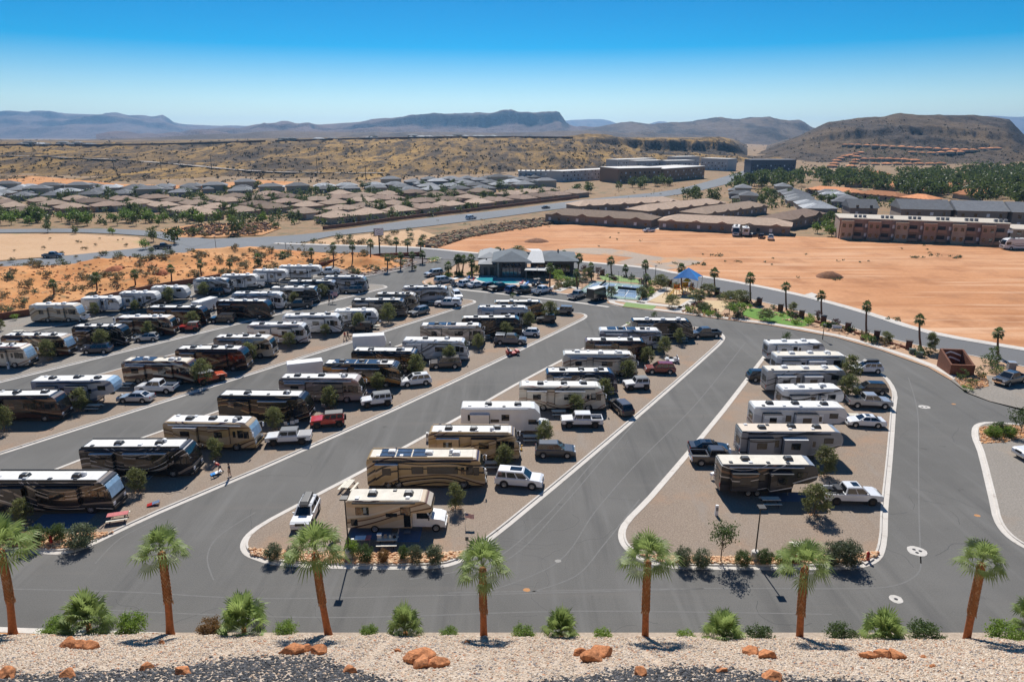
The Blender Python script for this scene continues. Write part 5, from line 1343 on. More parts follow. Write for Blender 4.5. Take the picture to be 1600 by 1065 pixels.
BPL = [(85, 471, 443, 436), (152, 460, 433, 425), (212, 451, 428, 421), (268, 446, 420, 413), (315, 434, 413, 407), (360, 425, 410, 404), (405, 418, 403, 395), (444, 413, 399, 392)]
for i, (x, b_, c_, t_) in enumerate(BPL): palm(x, b_, x - 2 + rnd.uniform(-1, 1), c_, t_, 'fan palm on the orange bank behind the row of trailers', 'palms on the orange bank', False, i)
EPL = [(486, 411, 393, 387), (521, 417, 384, 378), (551, 415, 384, 378), (579, 407, 380, 373), (605, 425, 403, 397), (626, 421, 399, 394), (644, 420, 398, 393), (660, 412, 397, 391), (619, 397, 376, 370), (637, 397, 378, 372), (657, 392, 377, 371)]
for i, (x, b_, c_, t_) in enumerate(EPL): palm(x, b_, x + rnd.uniform(-1, 1), c_, t_, 'slim fan palm at the entrance by the tall sign', 'palms at the entrance', False, i)
# trunkless fan palms at the foot of the slope
for i, (x, y, w, t, lab) in enumerate([(140, 986, 86, 918, 'low fan palm, widest of all, at the slope foot'), (382, 991, 84, 925, 'low fan palm beside the reddish shrub'), (634, 996, 58, 942, 'upright low fan palm between two bright bushes'), (877, 1003, 62, 945, 'dense low fan palm near the orange boulder pair'), (1128, 1006, 70, 953, 'sparse low fan palm with bent lower fronds'), (1377, 1010, 72, 950, 'low fan palm above the long row of boulders'), (1612, 985, 70, 925, 'low fan palm cut by the right edge')]):
    g = G(x, y); h = at_depth(x, t, g.y).z; r = empty('low_fan_palm', (g.x, g.y, .13), 0, lab, 'palm')
    sc = w / 1067 * 57 / 2 / 1.95
    b = MB(); b.tube([(0, 0, -.1), (0, 0, .25 * h / 2)], [.22, .16], 10); b.build('trunk', PALMT, r)
    link('fronds', PGR[i % 3], r, (0, 0, .12), i * 1.7, (sc, sc, max(.7, h / 2.05)))

# shrubs
SHM = {}
def shrub(px, py, wpx, hpx, mat, label, group=None, name='shrub', z=.14, n=3200):
    key = (mat.name, n)
    if key not in SHM:
        SHM[key] = [mesh_of(leaf_cloud(n, .062 if n > 500 else .1, ball_shape(.8, .05, 1.75), random.Random(k + len(SHM)), 70 if n > 500 else 24, .13), mat, 'shrub') for k in range(2)]
    g = G(px, py, z); dep = (g - Vector((0, 0, CH))).length
    s = wpx / 1067 * dep / 1.85; h = hpx / 1067 * dep / 1.85
    q = random.Random(int(px + py * 3))
    o = link(name, q.choice(SHM[key]), None, (g.x, g.y, z - .05), q.uniform(0, 6.3), (s, s, h))
    return tag(o, label, 'shrub', group)
for x, y, w, h, m, lab in [
 (90, 990, 40, 22, L_BRIGHT, 'low spreading bright green bush beside the widest low palm'), (207, 992, 40, 34, L_BRIGHT, 'round bright green bush above the three boulders'), (330, 991, 34, 28, L_RED, 'reddish dry bush on the slope foot'), (448, 994, 32, 26, L_BRIGHT, 'round lime bush left of a tall palm shadow'),
 (577, 994, 26, 20, L_BRIGHT, 'small lime bush beside the upright low palm'), (701, 997, 28, 19, L_BRIGHT, 'small bright bush near the middle tall palm'), (818, 1001, 36, 27, L_BRIGHT, 'yellow green bush beside the dense low palm'), (942, 1006, 30, 28, L_BRIGHT, 'pale flowering yellow bush at the slope foot'),
 (1072, 1006, 30, 24, L_BRIGHT, 'small green bush right of the straight palm'), (1186, 1007, 40, 30, L_DARK, 'dark green bush beside the sparse low palm'), (1313, 1008, 40, 34, L_DARK, 'mid green bush between palm and long boulders'), (1444, 1009, 44, 34, L_DARK, 'leaning green bush beside the outward palm'), (1568, 1013, 46, 36, L_BRIGHT, 'large round bright bush at the right slope end')]:
    shrub(x, y, w, h, m, lab)
for x, y, w, h, m in [(427, 873, 26, 26, L_DUSTY), (458, 875, 24, 26, L_DUSTY), (549, 868, 22, 30, L_BRIGHT), (571, 876, 26, 30, L_DARK), (600, 876, 20, 22, L_RED), (631, 872, 18, 24, L_DARK), (650, 878, 24, 30, L_DUSTY), (679, 879, 30, 32, L_DUSTY)]:
    shrub(x, y, w, h, m, 'rounded shrub in the rock border before the tan cab-over', 'border shrubs before the tan cab-over')
for x, y, w, h, m in [(1067, 882, 28, 32, L_DUSTY), (1096, 884, 28, 30, L_DUSTY), (1161, 882, 26, 24, L_DARK), (1195, 881, 24, 26, L_DARK), (1222, 880, 22, 26, L_BRIGHT), (1243, 876, 26, 22, L_RED), (1300, 879, 34, 32, L_DUSTY), (1326, 880, 40, 36, L_DUSTY)]:
    shrub(x, y, w, h, m, 'rounded shrub in the rock border of the rightmost lot', 'border shrubs of the rightmost lot')
for x, y, w, h, m in [(61, 851, 28, 30, L_DARK), (92, 843, 22, 24, L_DARK), (127, 852, 38, 32, L_DUSTY), (20, 850, 30, 30, L_DUSTY)]:
    shrub(x, y, w, h, m, 'shrub in the rock border by the left hydrant', 'border shrubs by the left hydrant')
for x, y, w, h, m in [(1553, 682, 20, 16, L_BRIGHT), (1562, 676, 22, 16, L_DARK), (1578, 682, 18, 16, L_BRIGHT), (1545, 678, 14, 8, L_BRIGHT)]:
    shrub(x, y, w, h, m, 'green shrub in the bed of the right lot', 'shrubs of the right lot')
tree('young_tree', 1594, 680, 638, LOTB, LOTBT, 3.85, 'dark full tree in the bed of the right lot', None, wid=1.2)
for x, y, w, h, m in [(1503, 592, 14, 16, L_DARK), (1520, 602, 16, 12, L_DARK), (1531, 590, 14, 18, L_DARK), (1512, 609, 18, 8, L_BRIGHT), (1545, 570, 22, 16, L_DARK), (1553, 582, 16, 12, L_DARK), (1563, 581, 14, 9, L_BRIGHT), (1552, 566, 18, 24, L_DARK), (1475, 558, 20, 14, L_DARK), (1453, 555, 12, 16, L_DARK), (1437, 551, 12, 12, L_DARK)]:
    shrub(x, y, w, h, m, 'green shrub around the brown sign wall', 'shrubs around the brown sign wall', n=400)
tree('street_tree', 1453, 549, 519, LOTC, LOTT, 3.15, 'narrow grey green tree beside the palm near the sign wall', None, wid=.8)

# boulders on the slope
RK = plain('red_sandstone', (.44, .175, .07), .95, var=.45, sc=5.)
BO = [(108, 1010, 20), (126, 1012, 20), (145, 1013, 20), (456, 1021, 20), (478, 1018, 19), (499, 1022, 21), (652, 1034, 30), (659, 1042, 22), (683, 1040, 22), (907, 1024, 16), (925, 1032, 26), (941, 1026, 24), (1175, 1021, 22), (1199, 1027, 20), (1357, 1028, 20), (1378, 1027, 24), (1401, 1028, 20), (1000, 1055, 16), (1209, 1062, 20), (285, 1053, 15), (105, 1058, 16), (230, 1046, 13), (12, 1060, 20), (253, 1006, 9), (730, 1005, 8), (1443, 1027, 6), (1457, 1042, 6), (545, 1050, 12), (622, 1018, 7), (1130, 1050, 12)]
for i, (x, y, w) in enumerate(BO):
    # find the slope point under the pixel
    Y = 43.
    for _ in range(30):
        a, b_, c_ = ray(x, y); t = (hslope(a / b_ * Y, Y) - CH) / c_; Y = .5 * Y + .5 * b_ * t
    X = a / b_ * Y; b = MB(); rr = w / 1067 * 52 / 2
    b.rock((0, 0, 0), rr * 1.1, 300 + i, 0, .72, 3)
    o = b.build('boulder', RK, None, (X, Y, hslope(X, Y) + rr * .28))
    tag(o, 'rust red sandstone boulder lying on the pebble slope', 'boulder', 'sandstone boulders on the slope')

# ------------------------------------------------------------------ hills, mesas and mountains
def interp(pts, x):
    if x <= pts[0][0]: return pts[0][1]
    for (a, b), (c, d) in zip(pts, pts[1:]):
        if x <= c: return b + (d - b) * (x - a) / (c - a)
    return pts[-1][1]
KX = CP + SP * .30
def xw(px, Y): return (px - 800.) / FOC * Y / KX
def zc(py, Y):
    v = -(py - 532.5) / FOC
    return CH + Y * (-SP + v * CP) / (CP + v * SP)
def terrain_mat(name, base, dark, rock, fs, bs, third=None, bump=1., bd=2.):
    n = NT(name); p = n.pos()
    g = n('NewGeometry'); sx = n('SeparateXYZ'); n.t.links.new(g.outputs['Normal'], sx.inputs[0])
    ps = n.scaled(p, (1., .22, 1.5))
    a = n.ramp(n.noise(ps, fs, 6, .75), [(.43, dark), (.56, base)])
    b = n.ramp(n.noise(ps, bs, 5, .7, .5), [(.42, (0, 0, 0)), (.6, (1, 1, 1))])
    c = n.mix(n.math('MULTIPLY', b, .7), a, third or dark)
    steep = n.ramp(sx.outputs[2], [(.80, (1, 1, 1)), (.95, (0, 0, 0))])
    r = n.ramp(n.noise(n.scaled(p, (1, 1, 4)), fs * .7, 5, .7), [(.3, tuple(x * .55 for x in rock)), (.7, tuple(x * 1.35 for x in rock))])
    c = n.mix(steep, c, r)
    MATS[name] = n.out(c, .95, 0, .1, normal=n.bump(n.noise(p, fs, 6, .75), bump, bd))
    return MATS[name]
T_PLAT = terrain_mat('dry_grass_hill', (.37, .225, .075), (.08, .058, .04), (.06, .046, .038), .05, .008, (.07, .055, .045), 1., 4.)
T_BASALT = terrain_mat('basalt_hill', (.115, .087, .066), (.045, .036, .031), (.06, .048, .042), .06, .004, (.19, .125, .065), 1., 6.)
T_MID = terrain_mat('far_brown_hills', (.15, .112, .085), (.045, .038, .036), (.06, .05, .048), .006, .0012, (.13, .1, .085), 1., 25.)
T_FAR = terrain_mat('far_mesa_rock', (.15, .10, .085), (.06, .045, .045), (.065, .05, .05), .006, .0008, (.2, .13, .105), 1., 40.)

def ridge(name, sil, foot, Y1, Y2, mat, px0, px1, nx, prof, namp, nfreq, ny=34, zfoot=-3., back=None):
    # sil: (px, py) skyline at distance Y1; foot: distance of the foot per px; prof(t): height share between foot (0) and crest (1)
    b = MB(); q = 0
    rows = [i / ny for i in range(ny + 1)] + [1.15, 1.5, 2.0]
    for i in range(nx + 1):
        px = px0 + (px1 - px0) * i / nx
        y1 = Y1(px) if callable(Y1) else Y1
        y0 = foot(px) if callable(foot) else foot
        zt = zc(interp(sil, px), y1)
        for t in rows:
            if t <= 1:
                Y = y0 + (y1 - y0) * t; h = prof(t, px)
            else:
                Y = y1 + (Y2 - y1) * (t - 1); h = 1.
            X = xw(px, Y)
            n1 = noise.fractal(Vector((X * nfreq, Y * nfreq, 3.7)), .9, 2.1, 5)
            g = 1 - abs(noise.noise(Vector((X * nfreq * 1.7, Y * nfreq * .5, 8.))))
            z = zfoot + (zt - zfoot) * h + namp * (n1 + .5 * (g - .6)) * min(1., 4 * t) * (1. if t < .9 else max(0., (1 - t)) * 10 + .04)
            if t > 1: z = zt - (zt * .02 + 2) * (t - 1)
            b.v.append((X, Y, z))
    m = len(rows)
    for i in range(nx):
        for j in range(m - 1):
            b.f.append([i * m + j, (i + 1) * m + j, (i + 1) * m + j + 1, i * m + j + 1]); b.m.append(0); b.sm.append(True)
    o = b.build(name, mat)
    return kind(o, 'structure')
sm = lambda t: t * t * (3 - 2 * t)
def st(t, a, w): return sm(max(0., min(1., (t - a) / w)))
def jag(px, f=.05, s=0.): return noise.noise(Vector((px * f, s, 2.))) + .5 * noise.noise(Vector((px * f * 3, s, 5.)))
PLF = [(-500, 292), (0, 289), (400, 288), (600, 284), (760, 277), (900, 271), (1000, 263), (1060, 261), (1130, 257), (1160, 256), (1185, 254), (1230, 252)]
def plf(px): return G(px, interp(PLF, px), 0).y
PLS = [(-500, 229), (0, 226.5), (150, 227), (300, 224), (400, 221), (560, 216.5), (700, 214.5), (800, 214), (900, 215), (975, 216), (1080, 216.5), (1120, 217.5), (1142, 220), (1155, 228), (1170, 242), (1182, 251), (1230, 256)]
def plp(t, px):
    k = max(0., min(1., (px - 850) / 200.))
    a = .62 * sm(min(1, t * 1.25)) + .38 * t
    a = a + .05 * math.sin(t * 14 + px * .012) * t * (1 - t) * 2
    a += .10 * st(t, .55 + .07 * jag(px, .02), .03) - .10 * t + .08 * st(t, .86 + .05 * jag(px, .03, 3), .02) - .08 * t
    c = sm(t) * .5 + .5 * st(t, .7 + .08 * jag(px), .05)
    return a * (1 - k) + c * k
ridge('plateau', PLS, plf, lambda px: plf(px) + 520 + 120 * math.sin(px * .004), 2600, T_PLAT, -520, 1230, 230, plp, 7., .012, 90)
T_SHLD = terrain_mat('basalt_shoulder_rock', (.10, .08, .064), (.04, .033, .03), (.035, .03, .028), .1, .008, (.12, .09, .06), 1., 5.)
# the darker basalt rim of the plateau's right shoulder is a separate hill in front of it
ridge('basalt_shoulder', [(840, 262), (880, 246), (930, 224), (960, 217.5), (1000, 217), (1080, 217), (1122, 218), (1143, 221), (1156, 229), (1171, 243), (1183, 252), (1210, 256)], lambda px: plf(px) - 6, lambda px: plf(px) + 470, 1900, T_SHLD, 800, 1212, 90,
      lambda t, px: .5 * sm(t) + .42 * st(t, .72 + .09 * jag(px), .045) + .08 * st(t, .45 + .08 * jag(px, .04, 4), .04), 5., .016, 90)
ridge('basalt_hill', [(1090, 262), (1150, 254), (1180, 243), (1215, 228), (1255, 210), (1290, 192), (1330, 185.5), (1370, 183), (1400, 179.5), (1450, 180.5), (1500, 182), (1545, 184), (1572, 189), (1585, 199), (1600, 211), (1630, 226), (1700, 238), (1900, 250)],
      lambda px: interp([(1090, 1000), (1250, 950), (1700, 820), (1900, 800)], px), lambda px: 1750., 3000, T_BASALT, 1080, 1900, 150,
      lambda t, px: .28 * sm(min(1, t / .5)) + .10 * t + .17 * st(t, .46 + .05 * jag(px, .03), .05) + .07 * st(t, .37 + .06 * jag(px, .05, 7), .03) + .08 * t + .30 * sm(st(t, .45, .55)), 9., .009, 110)
ridge('low_hill', [(-100, 222), (150, 220), (250, 215), (330, 211), (420, 206), (520, 206), (600, 207), (760, 208), (880, 206), (1000, 210), (1100, 214)], 1800., 3000., 3600, T_MID, -200, 1150, 110, lambda t, px: sm(t), 14., .003, 14)
ridge('small_butte', [(130, 228), (148, 222), (156, 218.5), (162, 216.7), (170, 219), (178, 223), (190, 228)], 2200., 2500., 2900, T_BASALT, 132, 190, 20, lambda t, px: sm(t), 3., .01, 10, -10)
ridge('mid_mountains', [(840, 210), (880, 204), (907, 203.5), (930, 199), (950, 195), (968, 192), (985, 191), (1000, 192), (1012, 195), (1030, 197.5), (1050, 198), (1075, 195), (1090, 194), (1112, 194), (1135, 196), (1150, 196), (1165, 192.5), (1180, 190.5), (1200, 190), (1212, 195), (1218, 199), (1245, 201), (1262, 208), (1290, 214), (1330, 220)],
      2600., 4200., 5600, T_MID, 830, 1340, 120, lambda t, px: sm(t) * .8 + .2 * t, 55., .0016, 30)
ridge('central_mesa', [(180, 222), (240, 215), (300, 209), (360, 203), (400, 198), (440, 196), (480, 194.5), (500, 195), (540, 192), (580, 190), (620, 187.5), (660, 185), (700, 183), (740, 181.5), (760, 180), (790, 178.3), (815, 178), (840, 180.5), (862, 182), (874, 183.5), (879, 190), (886, 200), (900, 206), (950, 212)],
      3900., 5600., 7500, T_FAR, 150, 960, 150, lambda t, px: .46 * sm(min(1, t * 1.2)) + .12 * t + .42 * st(t, .72 + .05 * jag(px, .03), .06), 60., .0016, 60)
ridge('left_mesa', [(-500, 175), (-100, 176), (0, 176), (70, 176.3), (130, 178), (190, 180), (230, 182), (260, 182.8), (268, 187), (278, 192.5), (292, 194.3), (330, 196), (370, 197.5), (400, 197.5), (440, 203), (520, 212)],
      6500., 8800., 10500, T_FAR, -520, 530, 120, lambda t, px: .36 * sm(min(1, t * 1.6)) + .16 * t + .24 * st(t, .5 + .04 * jag(px, .03, 2), .06) + .24 * st(t, .76 + .05 * jag(px, .03), .06), 75., .0013, 60)
ridge('blue_mountains', [(800, 200), (878, 191.5), (900, 190.5), (925, 189.5), (938, 189), (950, 191), (965, 195), (1010, 196), (1022, 192), (1035, 189.5), (1045, 193), (1060, 196), (1075, 192), (1085, 190.8), (1095, 193), (1120, 195), (1150, 195), (1200, 198), (1245, 201), (1300, 200), (1420, 186), (1450, 181), (1475, 179.5), (1500, 181.5), (1550, 181), (1580, 183), (1600, 182), (1700, 184), (1900, 190)],
      10500., 12000., 13000, T_FAR, 790, 1900, 130, lambda t, px: sm(t), 40., .0009, 14)

# straight lines of sight meet the hills: used to put things on them
from mathutils.bvhtree import BVHTree
def hill_tree(names):
    vs, fs = [], []
    for nme in names:
        me = D.objects[nme].data; o = len(vs)
        vs += [v.co.copy() for v in me.vertices]; fs += [[i + o for i in p.vertices] for p in me.polygons]
    return BVHTree.FromPolygons(vs, fs)
BV = hill_tree(['plateau', 'basalt_shoulder', 'basalt_hill', 'ground'])
def GT(px, py):
    h = BV.ray_cast(Vector((0, 0, CH)), Vector(ray(px, py)).normalized())
    return h[0] if h[0] is not None else G(px, py)
def drape(name, px, wd, mat, up=1.):
    pts = smooth([(a, b) for a, b in px], 24)
    b = MB(); w = [GT(p.x, p.y) + Vector((0, 0, up)) for p in pts]
    for p, q in zip(w, w[1:]):
        d = (q - p); d.z = 0
        if d.length < .001 or d.length > 150: continue
        n = Vector((-d.y, d.x, 0)).normalized() * wd
        b.add([p - n, q - n, q + n, p + n], [(0, 1, 2, 3)])
    return kind(b.build(name, mat), 'structure')
drape('dirt_road', [(0, 243.5), (60, 245), (120, 247.5), (180, 250), (240, 254), (300, 259), (340, 263), (390, 267), (440, 269.5), (520, 270.5), (600, 271)], 5., plain('hill_track', (.34, .29, .25), .95), .5)
sheet('red_slope', GP([(-200, 289), (0, 278), (40, 275), (110, 281), (190, 289), (300, 291), (380, 284), (400, 282), (460, 285), (450, 291), (300, 296), (0, 296), (-200, 300)]), .6, BADL)

# ------------------------------------------------------------------ towns
def roof_mat(name, col):
    n = NT(name); h = n('HueSaturation'); n.put(h.inputs['Value'], n.math('MULTIPLY_ADD', n('ObjectInfo').outputs['Random'], .75, .62))
    n.put(h.inputs['Color'], n.ramp(n.noise(n.obj(), .8, 4), [(.3, tuple(x * .85 for x in col)), (.7, tuple(x * 1.12 for x in col))]))
    MATS[name] = n.out(h.outputs[0], .9, 0, .15); return MATS[name]
RG = roof_mat('grey_tile_roof', (.175, .18, .19)); RG2 = roof_mat('pale_grey_roof', (.33, .34, .35)); RT = roof_mat('tan_tile_roof', (.37, .27, .2)); RT2 = roof_mat('brown_tile_roof', (.27, .19, .145)); RO = roof_mat('terracotta_roof', (.56, .24, .11))
WC = plain('cream_stucco', (.42, .35, .27), .9); WT = plain('tan_stucco', (.33, .25, .19), .9); WD = plain('grey_stucco', (.22, .215, .21), .9); WDK = plain('taupe_stucco', (.27, .22, .185), .9)
GAR = plain('garage_door', (.5, .47, .42), .7)
def hip(b, x0, x1, y0, y1, z, h, ov=.6):
    x0 -= ov; x1 += ov; y0 -= ov; y1 += ov
    w, d = x1 - x0, y1 - y0
    if w >= d: r0, r1 = (x0 + d / 2, (y0 + y1) / 2), (x1 - d / 2, (y0 + y1) / 2)
    else: r0, r1 = ((x0 + x1) / 2, y0 + w / 2), ((x0 + x1) / 2, y1 - w / 2)
    vs = [(x0, y0, z), (x1, y0, z), (x1, y1, z), (x0, y1, z), (*r0, z + h), (*r1, z + h)]
    fs = [(0, 1, 5, 4), (1, 2, 5), (2, 3, 4, 5), (3, 0, 4)] if w >= d else [(0, 1, 4), (1, 2, 5, 4), (2, 3, 5), (3, 0, 4, 5)]
    b.add(vs, fs + [(3, 2, 1, 0)])
HOUSE = {}
def house_set(seed, wallm, roofm, two):
    q = random.Random(seed); H = 5. if two else 2.7
    w, d = q.uniform(11, 14.5), q.uniform(9, 11.5)
    b = MB(); b.box(-w / 2, w / 2, -d / 2, d / 2, -1, H)
    wx = q.choice((-1, 1)) * (w / 2 - 3.6)
    b.box(wx - 3.4, wx + 3.4, -d / 2 - 4, -d / 2, -1, 2.8)
    wall = mesh_of(b, wallm, 'wall')
    r = MB(); hip(r, -w / 2, w / 2, -d / 2, d / 2, H, 1.9); hip(r, wx - 3.4, wx + 3.4, -d / 2 - 4, d / 2 - 2.5, 2.82, 1.7, .55)
    roof = mesh_of(r, roofm, 'roof')
    g = MB(); g.box(wx - 2.4, wx + 2.4, -d / 2 - 4.05, -d / 2 - 4, 0, 2.2); gar = mesh_of(g, GAR, 'garage_door')
    g = MB(); g.box(-.8, .8, -.04, 0, 0, 1.3); wn = mesh_of(g, GLASS, 'window')
    return wall, roof, gar, wn, -wx / abs(wx) * w / 4, -d / 2, H
def house(p, rz, hs, label, group, parts=True, s=1.):
    wall, roof, gar, wn, wx, wy, H = hs
    r = empty('house', p, rz, label, 'house', group); r.scale = (s, s, s)
    link('wall', wall, r); link('roof', roof, r)
    if parts:
        link('garage_door', gar, r)
        for dx in (-1.6, 1.6): link('window', wn, r, (wx + dx, wy, 1.))
        link('window', wn, r, (0, wy, H - 1.7)) if H > 4 else None
    return r
HS_T = [house_set(i, WT if i % 2 else WC, RT if i % 3 else RT2, False) for i in range(6)]
HS_G = [house_set(20 + i, WD if i % 2 else WC, RG if i % 3 else RG2, i == 2) for i in range(6)]
HS_O = [house_set(40 + i, WC, RO, False) for i in range(3)]
HW = math.atan2(156, 146)
placed = []
def town(poly_px, rot, dx, dy, sets, label, group, jit=1.8, skip=.08, flip=0.):
    poly = GP(poly_px); q = random.Random(len(placed) + 3)
    c = sum((Vector((p.x, p.y, 0)) for p in poly), Vector()) / len(poly)
    ca, sa = math.cos(rot), math.sin(rot); n = 0
    for i in range(-60, 60):
        for j in range(-60, 60):
            x = c.x + i * dx * ca - j * dy * sa + q.uniform(-jit, jit); y = c.y + i * dx * sa + j * dy * ca + q.uniform(-jit, jit)
            if not inside((x, y), poly) or q.random() < skip: continue
            if any(abs(x - a) < 11 and abs(y - b_) < 11 for a, b_ in placed): continue
            placed.append((x, y)); n += 1
            house((x, y, -.3), rot + (math.pi if j % 2 else 0) + q.uniform(-.06, .06) + flip, q.choice(sets), label, group, y < 430)
    return n
N = []
N.append(town([(-60, 343), (0, 339), (120, 333), (240, 338), (330, 343), (420, 343), (520, 349), (640, 337), (760, 324), (880, 312), (905, 305), (840, 301), (700, 305), (560, 307), (420, 309), (250, 313), (100, 316), (-60, 319)], HW, 17.5, 26, HS_T, 'tan roofed single-storey house in the estate beyond the highway', 'tan roofed houses beyond the highway'))
N.append(town([(-60, 316), (0, 315), (140, 312), (300, 309), (420, 306), (600, 303), (720, 302), (790, 299), (860, 291), (835, 278), (700, 281), (600, 289), (480, 293), (330, 294), (150, 294), (0, 296), (-60, 297)], HW - .5, 17.5, 27.5, HS_G, 'grey roofed house in the far estate below the plateau', 'grey roofed houses below the plateau', skip=.06))
N.append(town([(1205, 331), (1330, 331), (1400, 322), (1330, 301), (1260, 297), (1200, 297), (1140, 300), (1110, 306), (1160, 316)], HW + .5, 20, 27, HS_G, 'grey roofed house beyond the long tan terraces', 'grey roofed houses beyond the terraces'))
N.append(town([(1300, 288), (1345, 296), (1420, 303), (1560, 318), (1620, 318), (1620, 300), (1500, 296), (1380, 290)], HW, 19, 28, HS_O, 'terracotta roofed house among the dark green trees', 'terracotta houses among the trees', skip=.35))
def row_houses(pts, n, sets, label, group, rz, sc=1.):
    q = random.Random(n)
    for i in range(n):
        t = i / max(1, n - 1) * (len(pts) - 1); k = min(int(t), len(pts) - 2)
        px = pts[k][0] + (pts[k + 1][0] - pts[k][0]) * (t - k); py = pts[k][1] + (pts[k + 1][1] - pts[k][1]) * (t - k)
        p = GT(px, py); house((p.x, p.y, p.z - .2), rz + q.uniform(-.2, .2), q.choice(sets), label, group, False, sc * q.uniform(.7, .95))
for pts, n in [([(1320, 228), (1342, 228), (1372, 230), (1400, 231), (1430, 233), (1460, 234), (1490, 236), (1520, 236)], 16), ([(1425, 240), (1450, 241), (1475, 240), (1500, 239)], 6), ([(1535, 234), (1548, 234), (1558, 234)], 3), ([(1345, 240), (1330, 244), (1316, 247), (1306, 254), (1300, 262)], 8), ([(1338, 247), (1336, 254), (1330, 262)], 4), ([(1350, 250), (1380, 250), (1410, 251), (1430, 253)], 8), ([(1350, 258), (1390, 258), (1430, 258), (1470, 258)], 8), ([(1280, 273), (1300, 275), (1330, 272), (1360, 270), (1380, 276)], 8)]:
    row_houses(pts, n, HS_O, 'terracotta roofed house on the lower slope of the basalt hill', 'terracotta houses on the basalt hill', -.4, 1.05)

def block(p, q, depth, H, roofm, wallm, name, label, cat, group=None, roof='hip', win_rows=1, bays=0, rh=2.2):
    # a long building whose near front runs from ground point p to ground point q
    d = Vector((q.x - p.x, q.y - p.y, 0)); L = d.length; rz = math.atan2(d.y, d.x)
    r = empty(name, (p.x, p.y, p.z), rz, label, cat, group)
    b = MB(); b.box(0, L, 0, depth, -1.5, H); b.build('wall', wallm, r)
    rb = MB()
    if roof == 'hip': hip(rb, 0, L, 0, depth, H, rh, .7)
    elif roof == 'gable':
        rb.add([(-.6, -.7, H), (L + .6, -.7, H), (L + .6, depth + .7, H), (-.6, depth + .7, H), (-.6, depth / 2, H + rh * 1.5), (L + .6, depth / 2, H + rh * 1.5)], [(0, 1, 5, 4), (2, 3, 4, 5), (1, 2, 5), (3, 0, 4), (3, 2, 1, 0)])
    else:
        rb.box(-.4, L + .4, -.4, depth + .4, H, H + .5)
    if bays and roof != 'flat':
        for k in range(bays):
            x = L * (k + .5) / bays; w = L / bays * .2
            rb.add([(x - w, -1., H + .05), (x + w, -1., H + .05), (x, -1., H + w * .42), (x, depth * .5, H + w * .42)], [(0, 1, 2), (1, 3, 2), (0, 2, 3)])
    rb.build('roof', roofm, r)
    n = max(2, int(L / 4.2))
    for s in range(win_rows):
        z = 1.0 + s * 3.
        for i in range(n):
            x = L * (i + .5) / n
            g = MB(); g.box(x - .6, x + .6, -.05, .0, z, z + 1.3); g.build('window', LAMPW if (i * 7 + s) % 3 == 0 else GLASS, r)
    return r
TG = 'tan roofed terraces beyond the orange field'
def bl(a, b_, depth, H, roofm, wallm, name, label, cat, group=None, z=-.2, **k):
    return block(G(*a, z), G(*b_, z), depth, H, roofm, wallm, name, label, cat, group, **k)
bl((852, 347), (1016, 357.5), 13, 3.6, RT, WDK, 'terrace_building', 'long tan roofed terrace left of the driveway on the orange field', 'terrace', TG, bays=4)
bl((1029, 358), (1233, 368.5), 13, 3.6, RT, WDK, 'terrace_building', 'long tan roofed terrace right of the driveway on the orange field', 'terrace', TG, bays=5)
bl((905, 333.5), (1062, 325), 13, 3.6, RT, WDK, 'terrace_building', 'tan terrace behind the driveway one, nearest the highway', 'terrace', TG, bays=6)
bl((1012, 342), (1133, 327.5), 13, 3.6, RT, WDK, 'terrace_building', 'middle tan terrace running away between two others', 'terrace', TG, bays=5)
bl((1102, 347), (1198, 332.5), 13, 3.6, RT, WDK, 'terrace_building', 'tan terrace running away on the side of the brown apartments', 'terrace', TG, bays=5)
bl((1233, 358), (1287, 346.5), 13, 3.8, RT2, WDK, 'terrace_building', 'short tan terrace beside the shrubs of the brown apartments', 'terrace', TG, bays=2)
BRK = plain('brown_apartment_stucco', (.38, .225, .155), .9, var=.12, sc=.3); BRK3 = plain('tan_apartment_stucco', (.44, .31, .22), .9, var=.12, sc=.3); BRK2 = plain('dark_apartment_stucco', (.33, .225, .175), .9, var=.12, sc=.3)
def brown_block():
    p, q = G(1309, 372), G(1572, 383); d = q - p; L = d.length; H = 7.2
    r = empty('apartment_block', (p.x, p.y, 0), math.atan2(d.y, d.x), 'long red brown flat-roofed apartment block beside the orange field', 'apartment block')
    b = MB(); b.box(0, L, 0, 15, -1, H); b.build('wall', BRK2, r)
    rf = MB(); rf.box(-.3, L + .3, -.2, 15.2, H, H + .35); rf.build('roof', plain('cream_flat_roof', (.50, .44, .36), .9), r)
    n = 6
    for k in range(n):
        x = L * k / n
        m = MB(); m.box(x + .4, x + 4.6, -1.6, -.003, -1, H - .5); m.build('bay', BRK if k % 2 else BRK3, r)
        for s in (0, 1):
            z = 1.0 + s * 3.3
            for dx in (1.4, 3.5):
                g = MB(); g.box(x + dx - .5, x + dx + .5, -1.64, -1.6, z, z + 1.3); g.build('window', GLASS, r)
            g = MB(); g.box(x + 8.6, x + 10.2, -.05, 0, z, z + 1.3); g.build('window', LAMPW, r)
            g = MB(); g.box(x + 4.9, x + 7.9, -1.3, -.01, z - .9, z - .75); g.box(x + 4.9, x + 7.9, -1.3, -1.22, z - .75, z + .25); g.build('balcony', BRK, r)
            g = MB(); g.box(x + 5.2, x + 7.6, -.05, 0, z - .7, z + 1.4); g.build('balcony_door', BLACKP, r)
        for a in range(3):
            g = MB(); xx = x + 5 + a * 1.5; g.box(xx, xx + 1., 3, 4.2, H + .35, H + 1.3); g.build('air_conditioner', GREYP2, r)
brown_block()
bl((1575, 384), (1680, 389), 14, 5.5, plain('cream_flat_roof', (.50, .44, .36), .9), WT, 'apartment_block', 'tan flat-roofed block cut by the right edge', 'apartment block', roof='flat', win_rows=2)
